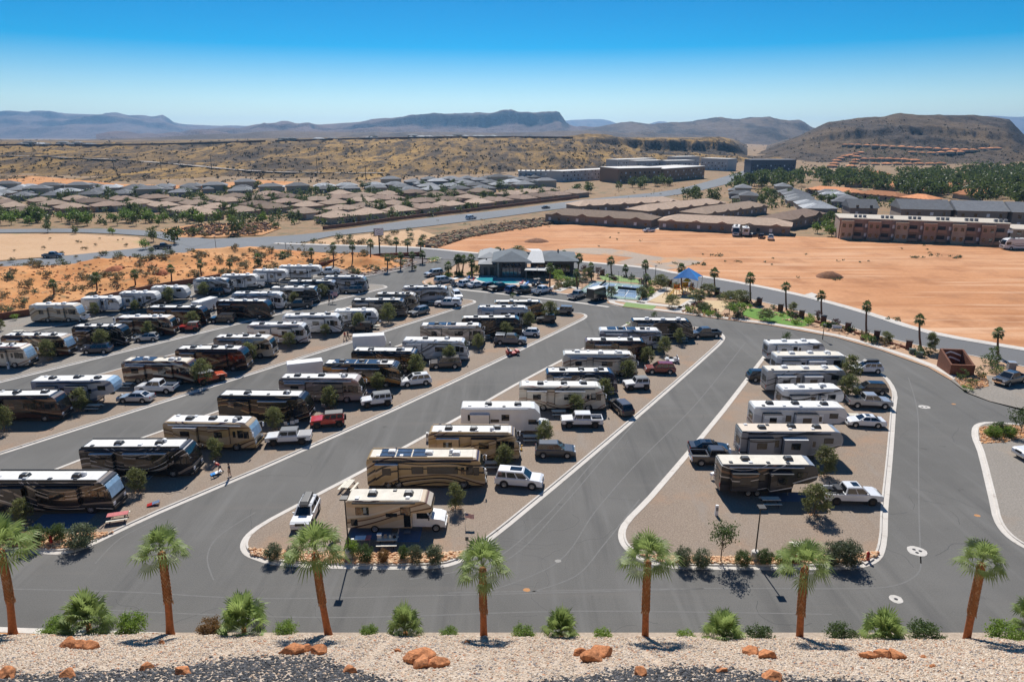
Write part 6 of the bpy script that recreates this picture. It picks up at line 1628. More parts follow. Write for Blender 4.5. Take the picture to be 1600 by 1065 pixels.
for a, b_, h, lab in [((1327, 338), (1370, 339), 4., 'grey gabled house behind the brown apartments, nearest the trees'), ((1405, 350), (1482, 352), 6.5, 'two-storey grey roofed block behind the middle of the brown apartments'), ((1492, 353), (1570, 355), 6.5, 'two-storey grey roofed block behind the right part of the brown apartments'), ((1578, 356), (1650, 358), 6.5, 'two-storey grey roofed block cut by the right edge')]:
    bl(a, b_, 16, h, RG, WDK, 'apartment_block', lab, 'apartment block', roof='gable', win_rows=2, rh=2.4)
for a, b_, h in [((1258, 303), (1330, 309), 3.2), ((1336, 310), (1400, 316), 3.2), ((1405, 317), (1450, 321), 3.2)]:
    bl(a, b_, 12, h, RO, WT, 'terrace_building', 'terracotta roofed terrace behind the grey houses', 'terrace', 'terracotta terraces behind the grey houses', bays=6)
PW = plain('pale_apartment', (.44, .43, .42), .85); PR = plain('pale_flat_roof', (.60, .57, .53), .8); DB = plain('dark_blue_apartment', (.075, .085, .11), .7)
for a, b_, dp, h, rm, wm, lab in [((964, 266.5), (1024, 263.5), 16, 11, PR, PW, 'pale three-storey block farthest to the left of its cluster below the basalt shoulder'), ((994, 269), (1038, 268), 16, 11, PR, PW, 'pale three-storey block in front of the others below the basalt shoulder'), ((1040, 269), (1084, 268), 16, 11, PR, PW, 'pale three-storey block beside the brown courtyard apartments'), ((1056, 262), (1092, 261), 16, 12, PR, PW, 'pale block at the back of the cluster below the basalt shoulder'), ((1094, 265), (1136, 267), 16, 12, PR, PW, 'pale block at the mouth of the gorge by the highway'),
                             ((966, 286), (1032, 284), 30, 11, PR, plain('apartment_brown', (.28, .175, .11), .9), 'brown courtyard apartment block, nearer half'), ((1036, 284), (1100, 278), 30, 10, PR, plain('apartment_brown', (.28, .175, .11), .9), 'brown courtyard apartment block, half beside the highway'), ((1172, 271.5), (1242, 271.5), 20, 13, DB, DB, 'dark blue apartment block across the highway in the gorge mouth'), ((810, 281), (872, 281), 14, 7, PR, PW, 'pale townhouse row behind the grey estate'), ((878, 284), (958, 279), 14, 8, PR, PW, 'pale townhouse row beside the brown courtyard apartments')]:
    bl(a, b_, dp, h, rm, wm, 'apartment_block', lab, 'apartment block', roof='flat', win_rows=3)

# walls along the highway and on the plateau rim
def wall(name, pts, h, t, mat, label, cat='wall', z=-.3):
    r = MB(); strip(name, pts, [(0, z), (0, h), (t, h), (t, z)], mat, mb=r)
    return tag(r.build(name, mat), label, cat)
wall('boundary_wall', smooth(GP([(505, 358), (545, 353.5), (625, 342.5), (720, 331.5), (800, 322), (905, 309)]), 2), 1.2, .4, plain('red_brown_wall', (.23, .115, .075), .9), 'brown boundary wall between the estate and the highway')
wall('boundary_wall', GP([(-40, 505), (0, 500.5), (45, 494), (126, 478.5), (200, 462), (245, 453), (300, 444), (345, 436.5)]), 1.5, .3, BROWNW, 'brown retaining wall between the orange bank and the last row')
wall('boundary_wall', GP([(500, 417.5), (520, 412), (545, 408), (560, 405.5), (600, 402), (660, 400)]), 1.3, .3, BROWNW, 'brown wall behind the dark gravel bank at the entrance')
def rim_wall():
    b = MB(); px = [-20 + 15 * i for i in range(62)]
    P = [GT(x, interp(PLS, x) + 1.3) + Vector((0, 0, -.5)) for x in px]
    for a, c in zip(P, P[1:]):
        if (a - c).length < 120: b.add([a, c, c + Vector((0, 0, 2.8)), a + Vector((0, 0, 2.8)), a + Vector((0, .4, 0)), c + Vector((0, .4, 0)), c + Vector((0, .4, 2.8)), a + Vector((0, .4, 2.8))], [(0, 1, 2, 3), (5, 4, 7, 6), (3, 2, 6, 7)])
    tag(b.build('rim_wall', BROWND), 'long dark wall along the rim of the plateau', 'wall')
    q = random.Random(4)
    for i in range(34):
        x = q.choice((q.uniform(0, 130), q.uniform(420, 780), q.uniform(640, 770))); p = GT(x, interp(PLS, x) + 1.0)
        house((p.x, p.y + 24, p.z - .6), q.uniform(-.3, .3), q.choice(HS_G), 'pale roofed house behind the plateau rim wall', 'houses behind the plateau rim wall', False)
rim_wall()

# ------------------------------------------------------------------ town trees, woods and desert plants
TB = [mesh_of(leaf_cloud(380, .42, ball_shape(2.4, 1.2, 6.2), random.Random(80 + i), 16, .6), L_TOWN, 'crown') for i in range(3)]
TBB = [mesh_of(leaf_cloud(380, .42, ball_shape(2.6, 1.0, 5.4), random.Random(90 + i), 16, .6), L_TOWNB, 'crown') for i in range(2)]
TBC = [mesh_of(leaf_cloud(300, .35, cone_shape(1.5, .6, 7.), random.Random(95 + i), 16, .45), L_TOWN, 'crown') for i in range(2)]
TT = [_trunk(4., .16, BARK, 70 + i, 4) for i in range(2)]
def town_tree(p, s, crowns, label, group, q):
    r = empty('broadleaf_tree', p, q.uniform(0, 6.3), label, 'tree', group)
    link('trunk', q.choice(TT), r, sc=s); link('crown', q.choice(crowns), r, sc=(s * q.uniform(.9, 1.2), s * q.uniform(.9, 1.2), s))
def trees(poly_px, n, crowns, smin, smax, label, group, sd, free=True):
    q = random.Random(sd); k = 0
    for x, y in scatter(GP(poly_px), n * 4, q):
        if free and any(abs(x - a) < 6. and abs(y - b_) < 6. for a, b_ in placed): continue
        town_tree((x, y, -.4), q.uniform(smin, smax), crowns, label, group, q); k += 1
        if k >= n: break
trees([(-40, 345), (0, 341), (100, 336), (240, 338), (330, 345), (420, 346), (430, 351), (330, 355), (240, 352), (100, 352), (-40, 352)], 46, TBB + TB[:1], .65, 1.0, 'bright green tree along the near edge of the estate', 'bright trees along the estate edge', 1, False)
trees([(0, 338), (330, 340), (520, 350), (700, 330), (900, 306), (840, 300), (300, 312), (0, 320)], 88, TB + TBC, .6, .95, 'dark green tree between the tan roofed houses', 'trees between the tan houses', 2)
trees([(0, 316), (420, 308), (720, 303), (860, 293), (800, 284), (480, 296), (0, 298)], 38, TB, .7, 1.0, 'dark tree between the far grey roofs', 'trees between the grey roofs', 3)
trees([(870, 312), (960, 300), (1030, 292), (1060, 288), (1020, 285), (900, 300)], 18, TB, .9, 1.2, 'dark tree on the highway side of the far estate', 'trees by the far highway', 4)
trees([(1070, 306), (1110, 308), (1120, 318), (1060, 316)], 9, TBC + TB, .9, 1.3, 'tall dark tree behind the tan terraces', 'trees behind the terraces', 5)
trees([(1265, 362), (1300, 345), (1320, 350), (1300, 368)], 9, TBB + TB, .6, .9, 'green shrubby tree between terrace and brown apartments', 'trees by the brown apartments', 6)
trees([(1140, 318), (1330, 332), (1420, 326), (1330, 300), (1200, 298)], 22, TB + TBB, .6, .95, 'tree between the grey houses beyond the terraces', 'trees between the grey houses', 7)
# the belt of big trees: the larger crowns one by one, the rest as a mass
BELT = [(1150, 298), (1250, 294), (1330, 300), (1420, 308), (1500, 316), (1640, 326), (1640, 284), (1500, 282), (1400, 283), (1300, 281), (1200, 283)]
trees(BELT, 62, TB, 1.3, 2.0, 'big dark green tree in the belt below the basalt hill', 'big trees of the green belt', 8, False)
def wood():
    b = MB(); q = random.Random(9)
    for x, y in scatter(GP([(1140, 298), (1260, 293), (1400, 304), (1650, 322), (1660, 268), (1540, 266), (1480, 274), (1400, 278), (1250, 276), (1150, 284)]), 330, q):
        s = q.uniform(1., 1.9); cs = [(q.gauss(0, 2) * s, q.gauss(0, 2) * s, q.uniform(1.5, 5.5) * s) for _ in range(10)]
        for _ in range(130):
            c = q.choice(cs); p = Vector((x + c[0] + q.gauss(0, .7), y + c[1] + q.gauss(0, .7), c[2] + q.gauss(0, .6)))
            e = Euler((q.uniform(0, 6), q.uniform(0, 6), q.uniform(0, 6))).to_matrix(); u, v = e @ Vector((.8, 0, 0)), e @ Vector((0, .5, 0))
            b.add([p - u, p + v, p + u, p - v], [(0, 1, 2, 3)])
    kind(b.build('woods', L_TOWN), 'stuff')
wood()
# trees near the junction
for x, y, t, lab, br in [(75, 362, 348, 'round grey green tree on the tan field edge', 0), (117, 364, 352, 'second rounder tree on the tan field edge', 0), (240, 375, 354, 'grey tree at the junction before the dark one', 0), (272, 379, 351, 'large dark tree at the road junction', 0), (228, 388, 370, 'bright bush tree beside the dark pickup at the junction', 1), (368, 366, 340, 'large grey green tree on the rocky bank beyond the junction', 0), (303, 367, 352, 'dull tree on the rocky bank', 0), (176, 365, 352, 'small green tree on the side road', 1)]:
    c = G(x, y); s = (at_depth(x, t, c.y).z) / 6.
    town_tree((c.x, c.y, -.4), max(.5, s), TBB if br else TB, lab, None, rnd)
sheet('rocky_bank', GP([(250, 358), (300, 350), (420, 346), (440, 355), (410, 366), (330, 370), (270, 370)]), -.24, BEDR)

def dry(poly, n, wmin, wmax, mats, label, group, sd, fz=None, name='desert_shrub'):
    q = random.Random(sd)
    for x, y in scatter(poly, n, q):
        m = q.choice(mats); key = (m.name, 260)
        if key not in SHM: SHM[key] = [mesh_of(leaf_cloud(260, .15, ball_shape(.95, .0, 1.3), random.Random(k + len(SHM)), 18, .2), m, 'shrub') for k in range(2)]
        s = q.uniform(wmin, wmax)
        tag(link(name, q.choice(SHM[key]), None, (x, y, fz(x, y) - .05 if fz else -.1), q.uniform(0, 6.3), (s, s, s * q.uniform(.7, 1.))), label, 'shrub', group)
bz = lambda x, y: max(badh(x, y), 0.)
dry(GP([(0, 425), (200, 408), (330, 397), (430, 392), (600, 402), (620, 408), (500, 418), (420, 426), (300, 442), (150, 470), (0, 495)]), 120, .7, 1.6, [L_DRY, L_DRY, L_DUSTY], 'dry desert shrub on the eroded orange bank', 'desert shrubs on the orange bank', 31, bz)
dry(GP([(470, 381), (540, 370), (640, 361), (690, 376), (640, 384), (540, 383)]), 26, .8, 1.8, [L_DRY, L_DUSTY], 'dry shrub on the verge between street and highway', 'shrubs on the verge', 32)
dry(GP([(260, 362), (420, 347), (440, 355), (400, 366), (300, 370)]), 26, .8, 1.7, [L_DUSTY, L_DARK, L_DRY], 'shrub on the rocky bank beyond the junction', 'shrubs on the rocky bank', 33)
dry(GP([(0, 404), (100, 396), (215, 386), (300, 391), (200, 401), (0, 418)]), 14, .6, 1.2, [L_DRY, L_DUSTY], 'low dry shrub beside the highway', 'shrubs beside the highway', 34)
dry(GP([(10, 372), (200, 372), (220, 384), (100, 396), (10, 400)]), 12, .4, .8, [L_DRY], 'small dry tuft on the tan field', 'tufts on the tan field', 35)
def stuff_scatter(name, poly, n, r0, r1, mat, sd, flat=.6, fz=None, plantm=None):
    b = MB(); q = random.Random(sd)
    for x, y in scatter(poly, n, q): b.rock((x, y, (fz(x, y) if fz else -.05)), q.uniform(r0, r1), q.randrange(99999), q.randrange(len(mat)), flat, 0)
    return kind(b.build(name, mat), 'stuff')
stuff_scatter('rubble', RUB, 1500, .35, 1.1, [plain('rubble_tan', (.40, .23, .12), .95, var=.3), plain('rubble_dark', (.16, .10, .07), .95, var=.3), plain('rubble_olive', (.17, .15, .08), .95)], 3, .8)
stuff_scatter('rubble', GP([(260, 360), (320, 350), (420, 347), (435, 356), (390, 366), (300, 369)]), 500, .3, .9, [plain('rubble_tan', (.40, .23, .12)), plain('rubble_dark', (.16, .10, .07))], 5, .8)
stuff_scatter('rubble', GP([(0, 430), (300, 400), (600, 402), (500, 417), (300, 440), (0, 494)]), 700, .12, .5, [plain('bank_stone', (.42, .17, .06), .95, var=.3), plain('bank_stone_pale', (.58, .33, .15), .95, var=.3)], 6, .7, bz)
def weeds(name, spots, mat, sd):
    b = MB(); q = random.Random(sd)
    for px, py, n, sx, sy in spots:
        for _ in range(n):
            c = G(px + q.gauss(0, sx), py + q.gauss(0, sy)); s = q.uniform(.25, .6)
            for k in range(14):
                p = Vector((c.x + q.gauss(0, s * .6), c.y + q.gauss(0, s * .6), q.uniform(0, s) - .05))
                e = Euler((q.uniform(0, 6), q.uniform(0, 6), q.uniform(0, 6))).to_matrix(); u, v = e @ Vector((.2, 0, 0)), e @ Vector((0, .13, 0))
                b.add([p - u, p + v, p + u, p - v], [(0, 1, 2, 3)])
    kind(b.build(name, mat), 'stuff')
weeds('weeds', [(1430, 402, 8, 6, .6), (1465, 399, 6, 8, .6), (1495, 402, 10, 7, 1.), (1340, 408, 3, 12, 2), (1120, 398, 9, 12, 2), (1150, 408, 4, 8, 1), (1095, 413, 10, 5, 1.), (1060, 411, 5, 14, 1), (1200, 410, 5, 40, 12), (1400, 395, 5, 60, 8), (1310, 436, 7, 3, 1.), (1400, 499, 6, 8, 1.), (1000, 375, 5, 80, 6)], L_DUSTY, 7)
weeds('weeds', [(560, 380, 40, 50, 1.5), (430, 388, 30, 60, 2), (800, 349, 40, 40, 4), (1060, 300, 60, 60, 6), (100, 415, 50, 90, 2), (960, 345, 25, 60, 1.5)], L_DRY, 8)
def mound(px, py, w, h, mat, label):
    c = G(px, py); b = MB(); n = 22; q = random.Random(int(px))
    o = Vector((px, py, 0))
    vs = [(0, 0, h)]
    for k in range(1, 5):
        for i in range(n):
            t = i / n * 6.2832; r = w * k / 4 * (1 + .25 * noise.noise(Vector((math.cos(t) * 2, math.sin(t) * 2, px))))
            vs.append((r * math.cos(t), r * .8 * math.sin(t), h * (1 - (k / 4) ** 1.5) * (1 + .35 * noise.noise(Vector((r, t * 3, 1)))) - (.3 if k == 4 else 0)))
    fs = [(0, 1 + i, 1 + (i + 1) % n) for i in range(n)]
    for k in range(3):
        for i in range(n):
            a = 1 + k * n; j = (i + 1) % n
            fs.append((a + i, a + n + i, a + n + j, a + j))
    b.add(vs, fs, 0, True); tag(b.build('dirt_mound', mat, None, (c.x, c.y, -.05)), label, 'dirt mound')
DKD = plain('dark_soil', (.20, .085, .04), .95, var=.35, sc=1.5)
mound(1296, 432, 4., 1.5, DKD, 'dark heap of soil with a weed on the orange field')
mound(838, 377, 5., 1.1, DKD, 'low dark heap of soil behind the clubhouse')
mound(254, 433, 3.4, 2.2, plain('red_soil', (.40, .13, .05), .95, var=.3), 'red soil heap on the orange bank beside a palm')
mound(183, 428, 4.5, 2.4, plain('red_soil', (.40, .13, .05), .95, var=.3), 'larger red earth bluff on the orange bank')

def scrub():
    b = MB(); q = random.Random(61)
    spots = [(q.uniform(0, 900), q.uniform(218, 288), 1.) for _ in range(1500)] + [(q.uniform(880, 1180), q.uniform(219, 262), 1.1) for _ in range(450)] + [(q.uniform(1190, 1600), q.uniform(186, 262), 1.0) for _ in range(700)]
    for px, py, k in spots:
        p = GT(px, py)
        if p.y < plf(px) + 3 and px < 1180: continue
        if p.y > 2600: continue
        s = q.uniform(.35, 1.1) * k * (1 + p.y / 2200)
        for _ in range(7):
            c = p + Vector((q.gauss(0, s * .7), q.gauss(0, s * .7), q.uniform(0, 1.1) * s)); e = Euler((q.uniform(0, 6), q.uniform(0, 6), q.uniform(0, 6))).to_matrix(); u, v = e @ Vector((s * .7, 0, 0)), e @ Vector((0, s * .5, 0))
            b.add([c - u, c + v, c + u, c - v], [(0, 1, 2, 3)], q.randrange(2))
    kind(b.build('hill_scrub', [plain('dark_scrub', (.085, .07, .042), .9), plain('olive_scrub', (.14, .11, .055), .9)]), 'stuff')
scrub()
# utility poles on the plateau slope
for px, py, t in [(179, 267, 248), (252, 265, 246), (331, 265, 241), (496, 271, 246), (572, 283, 258), (733, 274, 264), (1334, 268, 248)]:
    p = GT(px, py); h = max(9., at_depth(px, t, p.y).z - p.z)
    r = empty('utility_pole', p, 0, 'thin dark utility pole on the far slope', 'utility pole', 'utility poles on the far slopes')
    b = MB(); b.tube([(0, 0, -1), (0, 0, h)], [.3, .22], 6); b.build('pole', IRON, r)
    b = MB(); b.box(-2.2, 2.2, -.15, .15, h - 1.6, h - 1.3); b.build('crossarm', IRON, r)
def shrubbery():
    b = MB(); q = random.Random(19)
    for poly, n in (([(0, 350), (240, 350), (430, 350), (520, 352), (700, 334), (900, 308), (840, 290), (480, 300), (0, 302)], 900), ([(1140, 322), (1330, 334), (1430, 324), (1330, 300), (1180, 298)], 110), ([(1300, 262), (1340, 238), (1530, 242), (1480, 262), (1330, 276)], 90)):
        hill = poly[0][1] == 262
        pts = [(q.uniform(1300, 1530), q.uniform(230, 276)) for _ in range(n)] if hill else scatter(GP(poly), n, q)
        for x, y in pts:
            z = -.3
            if hill:
                p = GT(x, y); x, y, z = p
            s = q.uniform(.5, 1.5) * (1.5 if hill else 1.)
            for _ in range(30):
                p = Vector((x + q.gauss(0, s * .8), y + q.gauss(0, s * .8), z + q.uniform(0, 2.6) * s))
                e = Euler((q.uniform(0, 6), q.uniform(0, 6), q.uniform(0, 6))).to_matrix(); u, v = e @ Vector((.55, 0, 0)), e @ Vector((0, .35, 0))
                b.add([p - u, p + v, p + u, p - v], [(0, 1, 2, 3)], q.randrange(2))
    kind(b.build('garden_shrubbery', [L_TOWN, L_DUSTY]), 'stuff')
shrubbery()

# ------------------------------------------------------------------ clubhouse and its gardens
def clubhouse():
    o = G(752, 426); r = empty('clubhouse', (o.x, o.y, .1), 0, 'low charcoal clubhouse with grey metal hip roofs and tall glazing', 'clubhouse')
    P = lambda px, py: G(px, py) - Vector((o.x, o.y, 0))
    def wing(x0, x1, y0, y1, H, rh, wm, rm, ov=1.1):
        b = MB(); b.box(x0, x1, y0, y1, -.2, H); b.build('wall', wm, r)
        b = MB(); b.box(x0 - ov, x1 + ov, y0 - ov, y1 + ov, H + .003, H + .28); b.build('fascia', DKWALL, r)
        b = MB(); hip(b, x0, x1, y0, y1, H + .285, rh, ov); b.build('roof', rm, r)
    a = P(752, 427); m0 = P(776, 434); m1 = P(823, 437); e = P(897, 432)
    wing(a.x, m0.x - .02, a.y + 4, a.y + 16, 3.4, 1.2, STONEW, STEELL)
    wing(a.x, m0.x + 1.2, m0.y + 3, a.y + 2.9, 2.9, .9, STONEW, STEELL, .7)
    wing(m0.x, m1.x, m0.y, m0.y + 13, 4.2, 2.0, DKWALL, STEEL, 1.3)
    wing(m1.x + 1.5, e.x, m0.y + 3, m0.y + 16, 3.8, 1.6, DKWALL, STEEL, 1.3)
    # the pale link roof between the two hips
    b = MB(); x0 = m1.x + .2; y0 = m0.y - 1.5
    b.add([(x0 - .6, y0, 4.3), (x0 + 4.6, y0, 4.3), (x0 + 4.2, y0 + 8, 6.2), (x0 + 1.2, y0 + 8, 6.2), (x0 + 3.6, y0 + 15, 5.6), (x0 - .2, y0 + 15, 5.6)], [(0, 1, 2, 3), (3, 2, 4, 5)]); b.build('link_roof', plain('white_metal_roof', (.58, .58, .57), .85, spec=.08), r)
    g = MB(); w = m1.x - m0.x
    for k in range(5):
        x = m0.x + 1.6 + k * (w - 3) / 5
        g = MB(); g.box(x, x + (w - 3) / 5 - .18, m0.y - .06, m0.y - .005, .4, 2.6); g.build('window', plain('club_glass', (.06, .13, .16), .08, spec=.9), r)
        g = MB(); g.box(x, x + (w - 3) / 5 - .18, m0.y - .06, m0.y - .005, 2.9, 3.8); g.build('clerestory_window', GLASS, r)
    for k in range(7):
        x = m1.x + 2.2 + k * (e.x - m1.x - 3) / 7
        g = MB(); g.box(x, x + 1.2, m0.y + 2.94, m0.y + 2.995, .4, 2.9); g.build('window', GLASS, r)
    for k in (.3, .7):
        x = a.x + k * (m0.x - a.x); g = MB(); g.box(x - .5, x + .5, m0.y + 2.94, m0.y + 2.995, .0, 2.2); g.build('door', BLACKP, r)
    for x, y, z in ((a.x + 5.2, a.y + 8, 4.6), (a.x + 6.2, a.y + 8, 4.6), (a.x + 1.5, m0.y + 6, 3.2), (e.x - 4, m0.y + 9, 5.2)):
        g = MB(); g.box(x - .2, x + .2, y - .2, y + .2, z - .8, z + 1.0); g.build('chimney', DKWALL, r)
    for x in (m0.x + .2, m1.x - .4):
        g = MB(); g.box(x, x + .5, m0.y - 1.0, m0.y - .5, -.1, 4.6); g.build('column', STONEW, r)
    # patio roof on slim posts in front of the right wing
    cx, cy = P(838, 438).x, P(838, 438).y
    t = empty('shade_canopy', (o.x + cx, o.y + cy, .1), R(-8), 'flat grey shade canopy on posts beside the clubhouse pool', 'canopy')
    b = MB(); b.box(-3., 3., -2.3, 2.3, 2.9, 3.02, 0, .1, .1); b.build('roof', plain('canopy_cloth', (.42, .42, .40), .8), t)
    for x in (-2.7, 2.7):
        for y in (-2., 2.):
            b = MB(); b.tube([(x, y, 0), (x, y, 2.9)], .06, 6); b.build('post', IRON, t)
clubhouse()
sheet('pool_deck', smooth(GP([(736, 434), (760, 431), (830, 436), (850, 442), (835, 447), (800, 445), (760, 443.5), (738, 440)]), 2, True), .14, CONC)
sheet('pool_water', smooth(GP([(744, 436), (753, 434.2), (765, 434), (781, 437.3), (804, 440.5), (812, 441.5), (806, 443.2), (772, 442.6), (752, 439.8)]), 3, True), .16, WATER)
for px, py, c in ((731, 436.5, BLUEC), (738, 440, REDP), (728, 437.5, AWNL), (815, 444, PINK), (823, 445, BLUEC)):
    p = G(px, py); r = empty('lounge_chair', (p.x, p.y, .15), R(60), 'small lounger by the clubhouse pool', 'lounge chair', 'loungers by the clubhouse pool')
    b = MB(); b.box(-.9, .4, -.3, .3, .28, .34); b.build('seat', c, r)
    b = MB(); b.slab([(.4, -.3, .34), (.4, .3, .34), (.85, .3, .75), (.85, -.3, .75)], (-.6, 0, .7), .05); b.build('backrest', c, r)
    for x in (-.8, .3):
        b = MB(); b.box(x, x + .05, -.28, .28, 0, .28); b.build('leg', ALU, r)
# courts
def court():
    sheet('sports_court', GP([(903, 457), (927, 439.5), (1006, 446), (1010, 452), (998, 470), (955, 467)]), .15, COURTG)
    for i, q in enumerate(([(912, 454), (929, 442), (964, 444.5), (951, 457.5)], [(973, 446), (1002, 448.3), (994, 467), (957, 463)])):
        q = GP(q); sheet('court_surface', q, .17, COURTB)
        b = MB()
        for u in (0.02, .5, .98):
            a0, a1 = q[0].lerp(q[1], u), q[3].lerp(q[2], u); d = (q[1] - q[0]).normalized() * .06
            b.add([a0 - d, a0 + d, a1 + d, a1 - d], [(0, 1, 2, 3)])
        for u in (.02, .33, .66, .98):
            a0, a1 = q[0].lerp(q[3], u), q[1].lerp(q[2], u); d = (q[3] - q[0]).normalized() * .06
            b.add([a0 - d, a0 + d, a1 + d, a1 - d], [(3, 2, 1, 0)])
        for v in range(len(b.v)): b.v[v] = (b.v[v][0], b.v[v][1], .18)
        kind(b.build('court_lines', LINEW), 'structure')
        n0, n1 = q[0].lerp(q[3], .5), q[1].lerp(q[2], .5)
        r = empty('court_net', (n0.x, n0.y, .17), math.atan2(n1.y - n0.y, n1.x - n0.x), ['dark net across the far court', 'dark net across the near court'][i], 'net'); L = (n1 - n0).length
        g = MB(); g.box(0, L, -.01, .01, .25, .95); g.build('mesh_panel', plain('net_black', (.03, .03, .03), .8), r)
        for x in (0, L):
            g = MB(); g.tube([(x, 0, 0), (x, 0, 1.)], .05, 6); g.build('post', IRON, r)
    pts = GP([(903, 457), (927, 439.5), (1006, 446), (1010, 452), (998, 470), (955, 467), (903, 457)])
    r = empty('court_fence', (pts[0].x, pts[0].y, .15), 0, 'tall thin black mesh fence round the blue courts', 'fence')
    o = pts[0]
    for p, q in zip(pts, pts[1:]):
        n = max(2, int((q - p).length / 3.2))
        for k in range(n):
            a = p.lerp(q, k / n) - o; g = MB(); g.tube([(a.x, a.y, 0), (a.x, a.y, 3.)], .045, 6); g.build('post', IRON, r)
        g = MB()
        for z in (.1, 1.5, 3.): g.tube([(p.x - o.x, p.y - o.y, z), (q.x - o.x, q.y - o.y, z)], .03, 4)
        for k in range(int((q - p).length / .5)):
            a = p.lerp(q, k * .5 / (q - p).length) - o; g.tube([(a.x, a.y, .1), (a.x, a.y, 3.)], .007, 3)
        g.build('rail_panel', IRON, r)
court()
sheet('turf', GP([(936, 431), (950, 430), (985, 434), (1008, 439), (1007, 444), (940, 438)]), .15, TURF)
sheet('turf', GP([(978, 473), (1026, 478), (1020, 484.3), (973, 479.5)]), .15, TURF)
sheet('play_sand', smooth(GP([(1013, 471), (1028, 460), (1042, 452), (1070, 450), (1098, 460), (1085, 469), (1068, 478.5), (1040, 475)]), 2, True), .15, SANDY)
sheet('play_sand', GP([(1101, 470), (1135, 471), (1137, 479), (1127, 489), (1096, 485)]), .15, SANDY)
sheet('lawn', smooth(GP([(1160, 493), (1172, 482), (1205, 486), (1240, 496), (1268, 506.5), (1252, 511), (1205, 504)]), 2, True), .15, LAWN)
for a in ([(1000, 474), (1029, 459), (1043, 450)], [(1057, 488), (1070, 478), (1085, 469), (1100, 463)], [(952, 468), (1000, 474), (1066, 481)], [(862, 450), (885, 442), (905, 432)], [(870, 456), (890, 449), (905, 452)]):
    strip('footpath', smooth(GP(a), 3), [(-1., .165), (1., .165)], CONC)
def playground():
    c = G(1073, 459); r = empty('shade_sail', (c.x, c.y, .15), R(20), 'bright blue pyramid shade canopy over the playground', 'shade canopy')
    b = MB(); k = 4.3; z0, z1 = 3.9, 6.3; n = 6
    cr = [(-k, 0), (0, -k), (k, 0), (0, k)]
    vs = [(0, 0, z1)]; fs = []
    for i in range(4):      # each side sags a little between corner and corner
        (ax, ay), (bx, by) = cr[i], cr[(i + 1) % 4]; o = len(vs)
        for j in range(n + 1):
            t = j / n; s = 1 - .22 * math.sin(math.pi * t)
            vs.append(((ax + (bx - ax) * t) * s, (ay + (by - ay) * t) * s, z0 + .35 * math.sin(math.pi * t)))
        fs += [(0, o + j, o + j + 1) for j in range(n)]
    b.add(vs, fs); b.add([(x, y, z - .05) for x, y, z in vs], [f[::-1] for f in fs]); b.build('canopy', BLUEC, r)
    for x, y in cr:
        b = MB(); b.tube([(x * .9, y * .9, 0), (x * .97, y * .97, z0 + .05)], .08, 8); b.build('post', ALU, r)
    c = G(1066, 460); r = empty('play_structure', (c.x, c.y, .15), R(15), 'yellow and orange climbing frame with slides under the blue canopy', 'playground')
    for x, y, z in ((-1.2, 0, 1.3), (1.2, .3, 1.7)):
        b = MB(); b.box(x - .8, x + .8, y - .8, y + .8, z, z + .1); b.build('platform', ORNG, r)
        for sx in (-.75, .75):
            for sy in (-.75, .75):
                b = MB(); b.tube([(x + sx, y + sy, 0), (x + sx, y + sy, z + 1.3)], .07, 6); b.build('post', YEL, r)
        b = MB(); b.box(x - .8, x + .8, y + .74, y + .8, z + .1, z + .9); b.build('panel', YEL if x > 0 else ORNG, r)
    for x, d, h, m in ((-2., -1, 1.35, YEL), (2., 1, 1.75, ORNG)):
        b = MB(); pts = [(x, 0, h), (x + d * .9, -.5, h * .6), (x + d * 1.7, -.9, .25), (x + d * 2.2, -1., .2)]
        for (p, q) in zip(pts, pts[1:]):
            p, q = Vector(p), Vector(q); w = Vector((0, .35, 0))
            b.slab([p - w, q - w, q + w, p + w] if d > 0 else [p + w, q + w, q - w, p - w], (0, 0, 1), .06)
            for s in (-1, 1): b.tube([p + w * s + Vector((0, 0, .12)), q + w * s + Vector((0, 0, .12))], .06, 5)
        b.build('slide', m, r)
    b = MB(); b.box(-.4, .4, 0, .9, 1.4, 1.5); b.build('bridge', YEL, r)
    b = MB(); b.lathe([(1.2, 3.05), (0.05, 3.9)], 4, c=(1.2, .3, 0), smooth=False); b.build('roof', YEL, r)
    c = G(1041, 464); r = empty('swing_frame', (c.x, c.y, .15), R(70), 'dark swing frame on the playground sand', 'swing')
    b = MB()
    for x in (-1.4, 1.4): b.tube([(x, -.7, 0), (x, 0, 2.4), (x, .7, 0)], .05, 6)
    b.tube([(-1.4, 0, 2.4), (1.4, 0, 2.4)], .05, 6); b.build('frame', IRON, r)
    for x in (-.6, .6):
        b = MB(); b.tube([(x - .2, 0, 2.4), (x - .2, 0, .5)], .012, 4); b.tube([(x + .2, 0, 2.4), (x + .2, 0, .5)], .012, 4); b.box(x - .25, x + .25, -.1, .1, .46, .5); b.build('swing_seat', BLACKP, r)
playground()
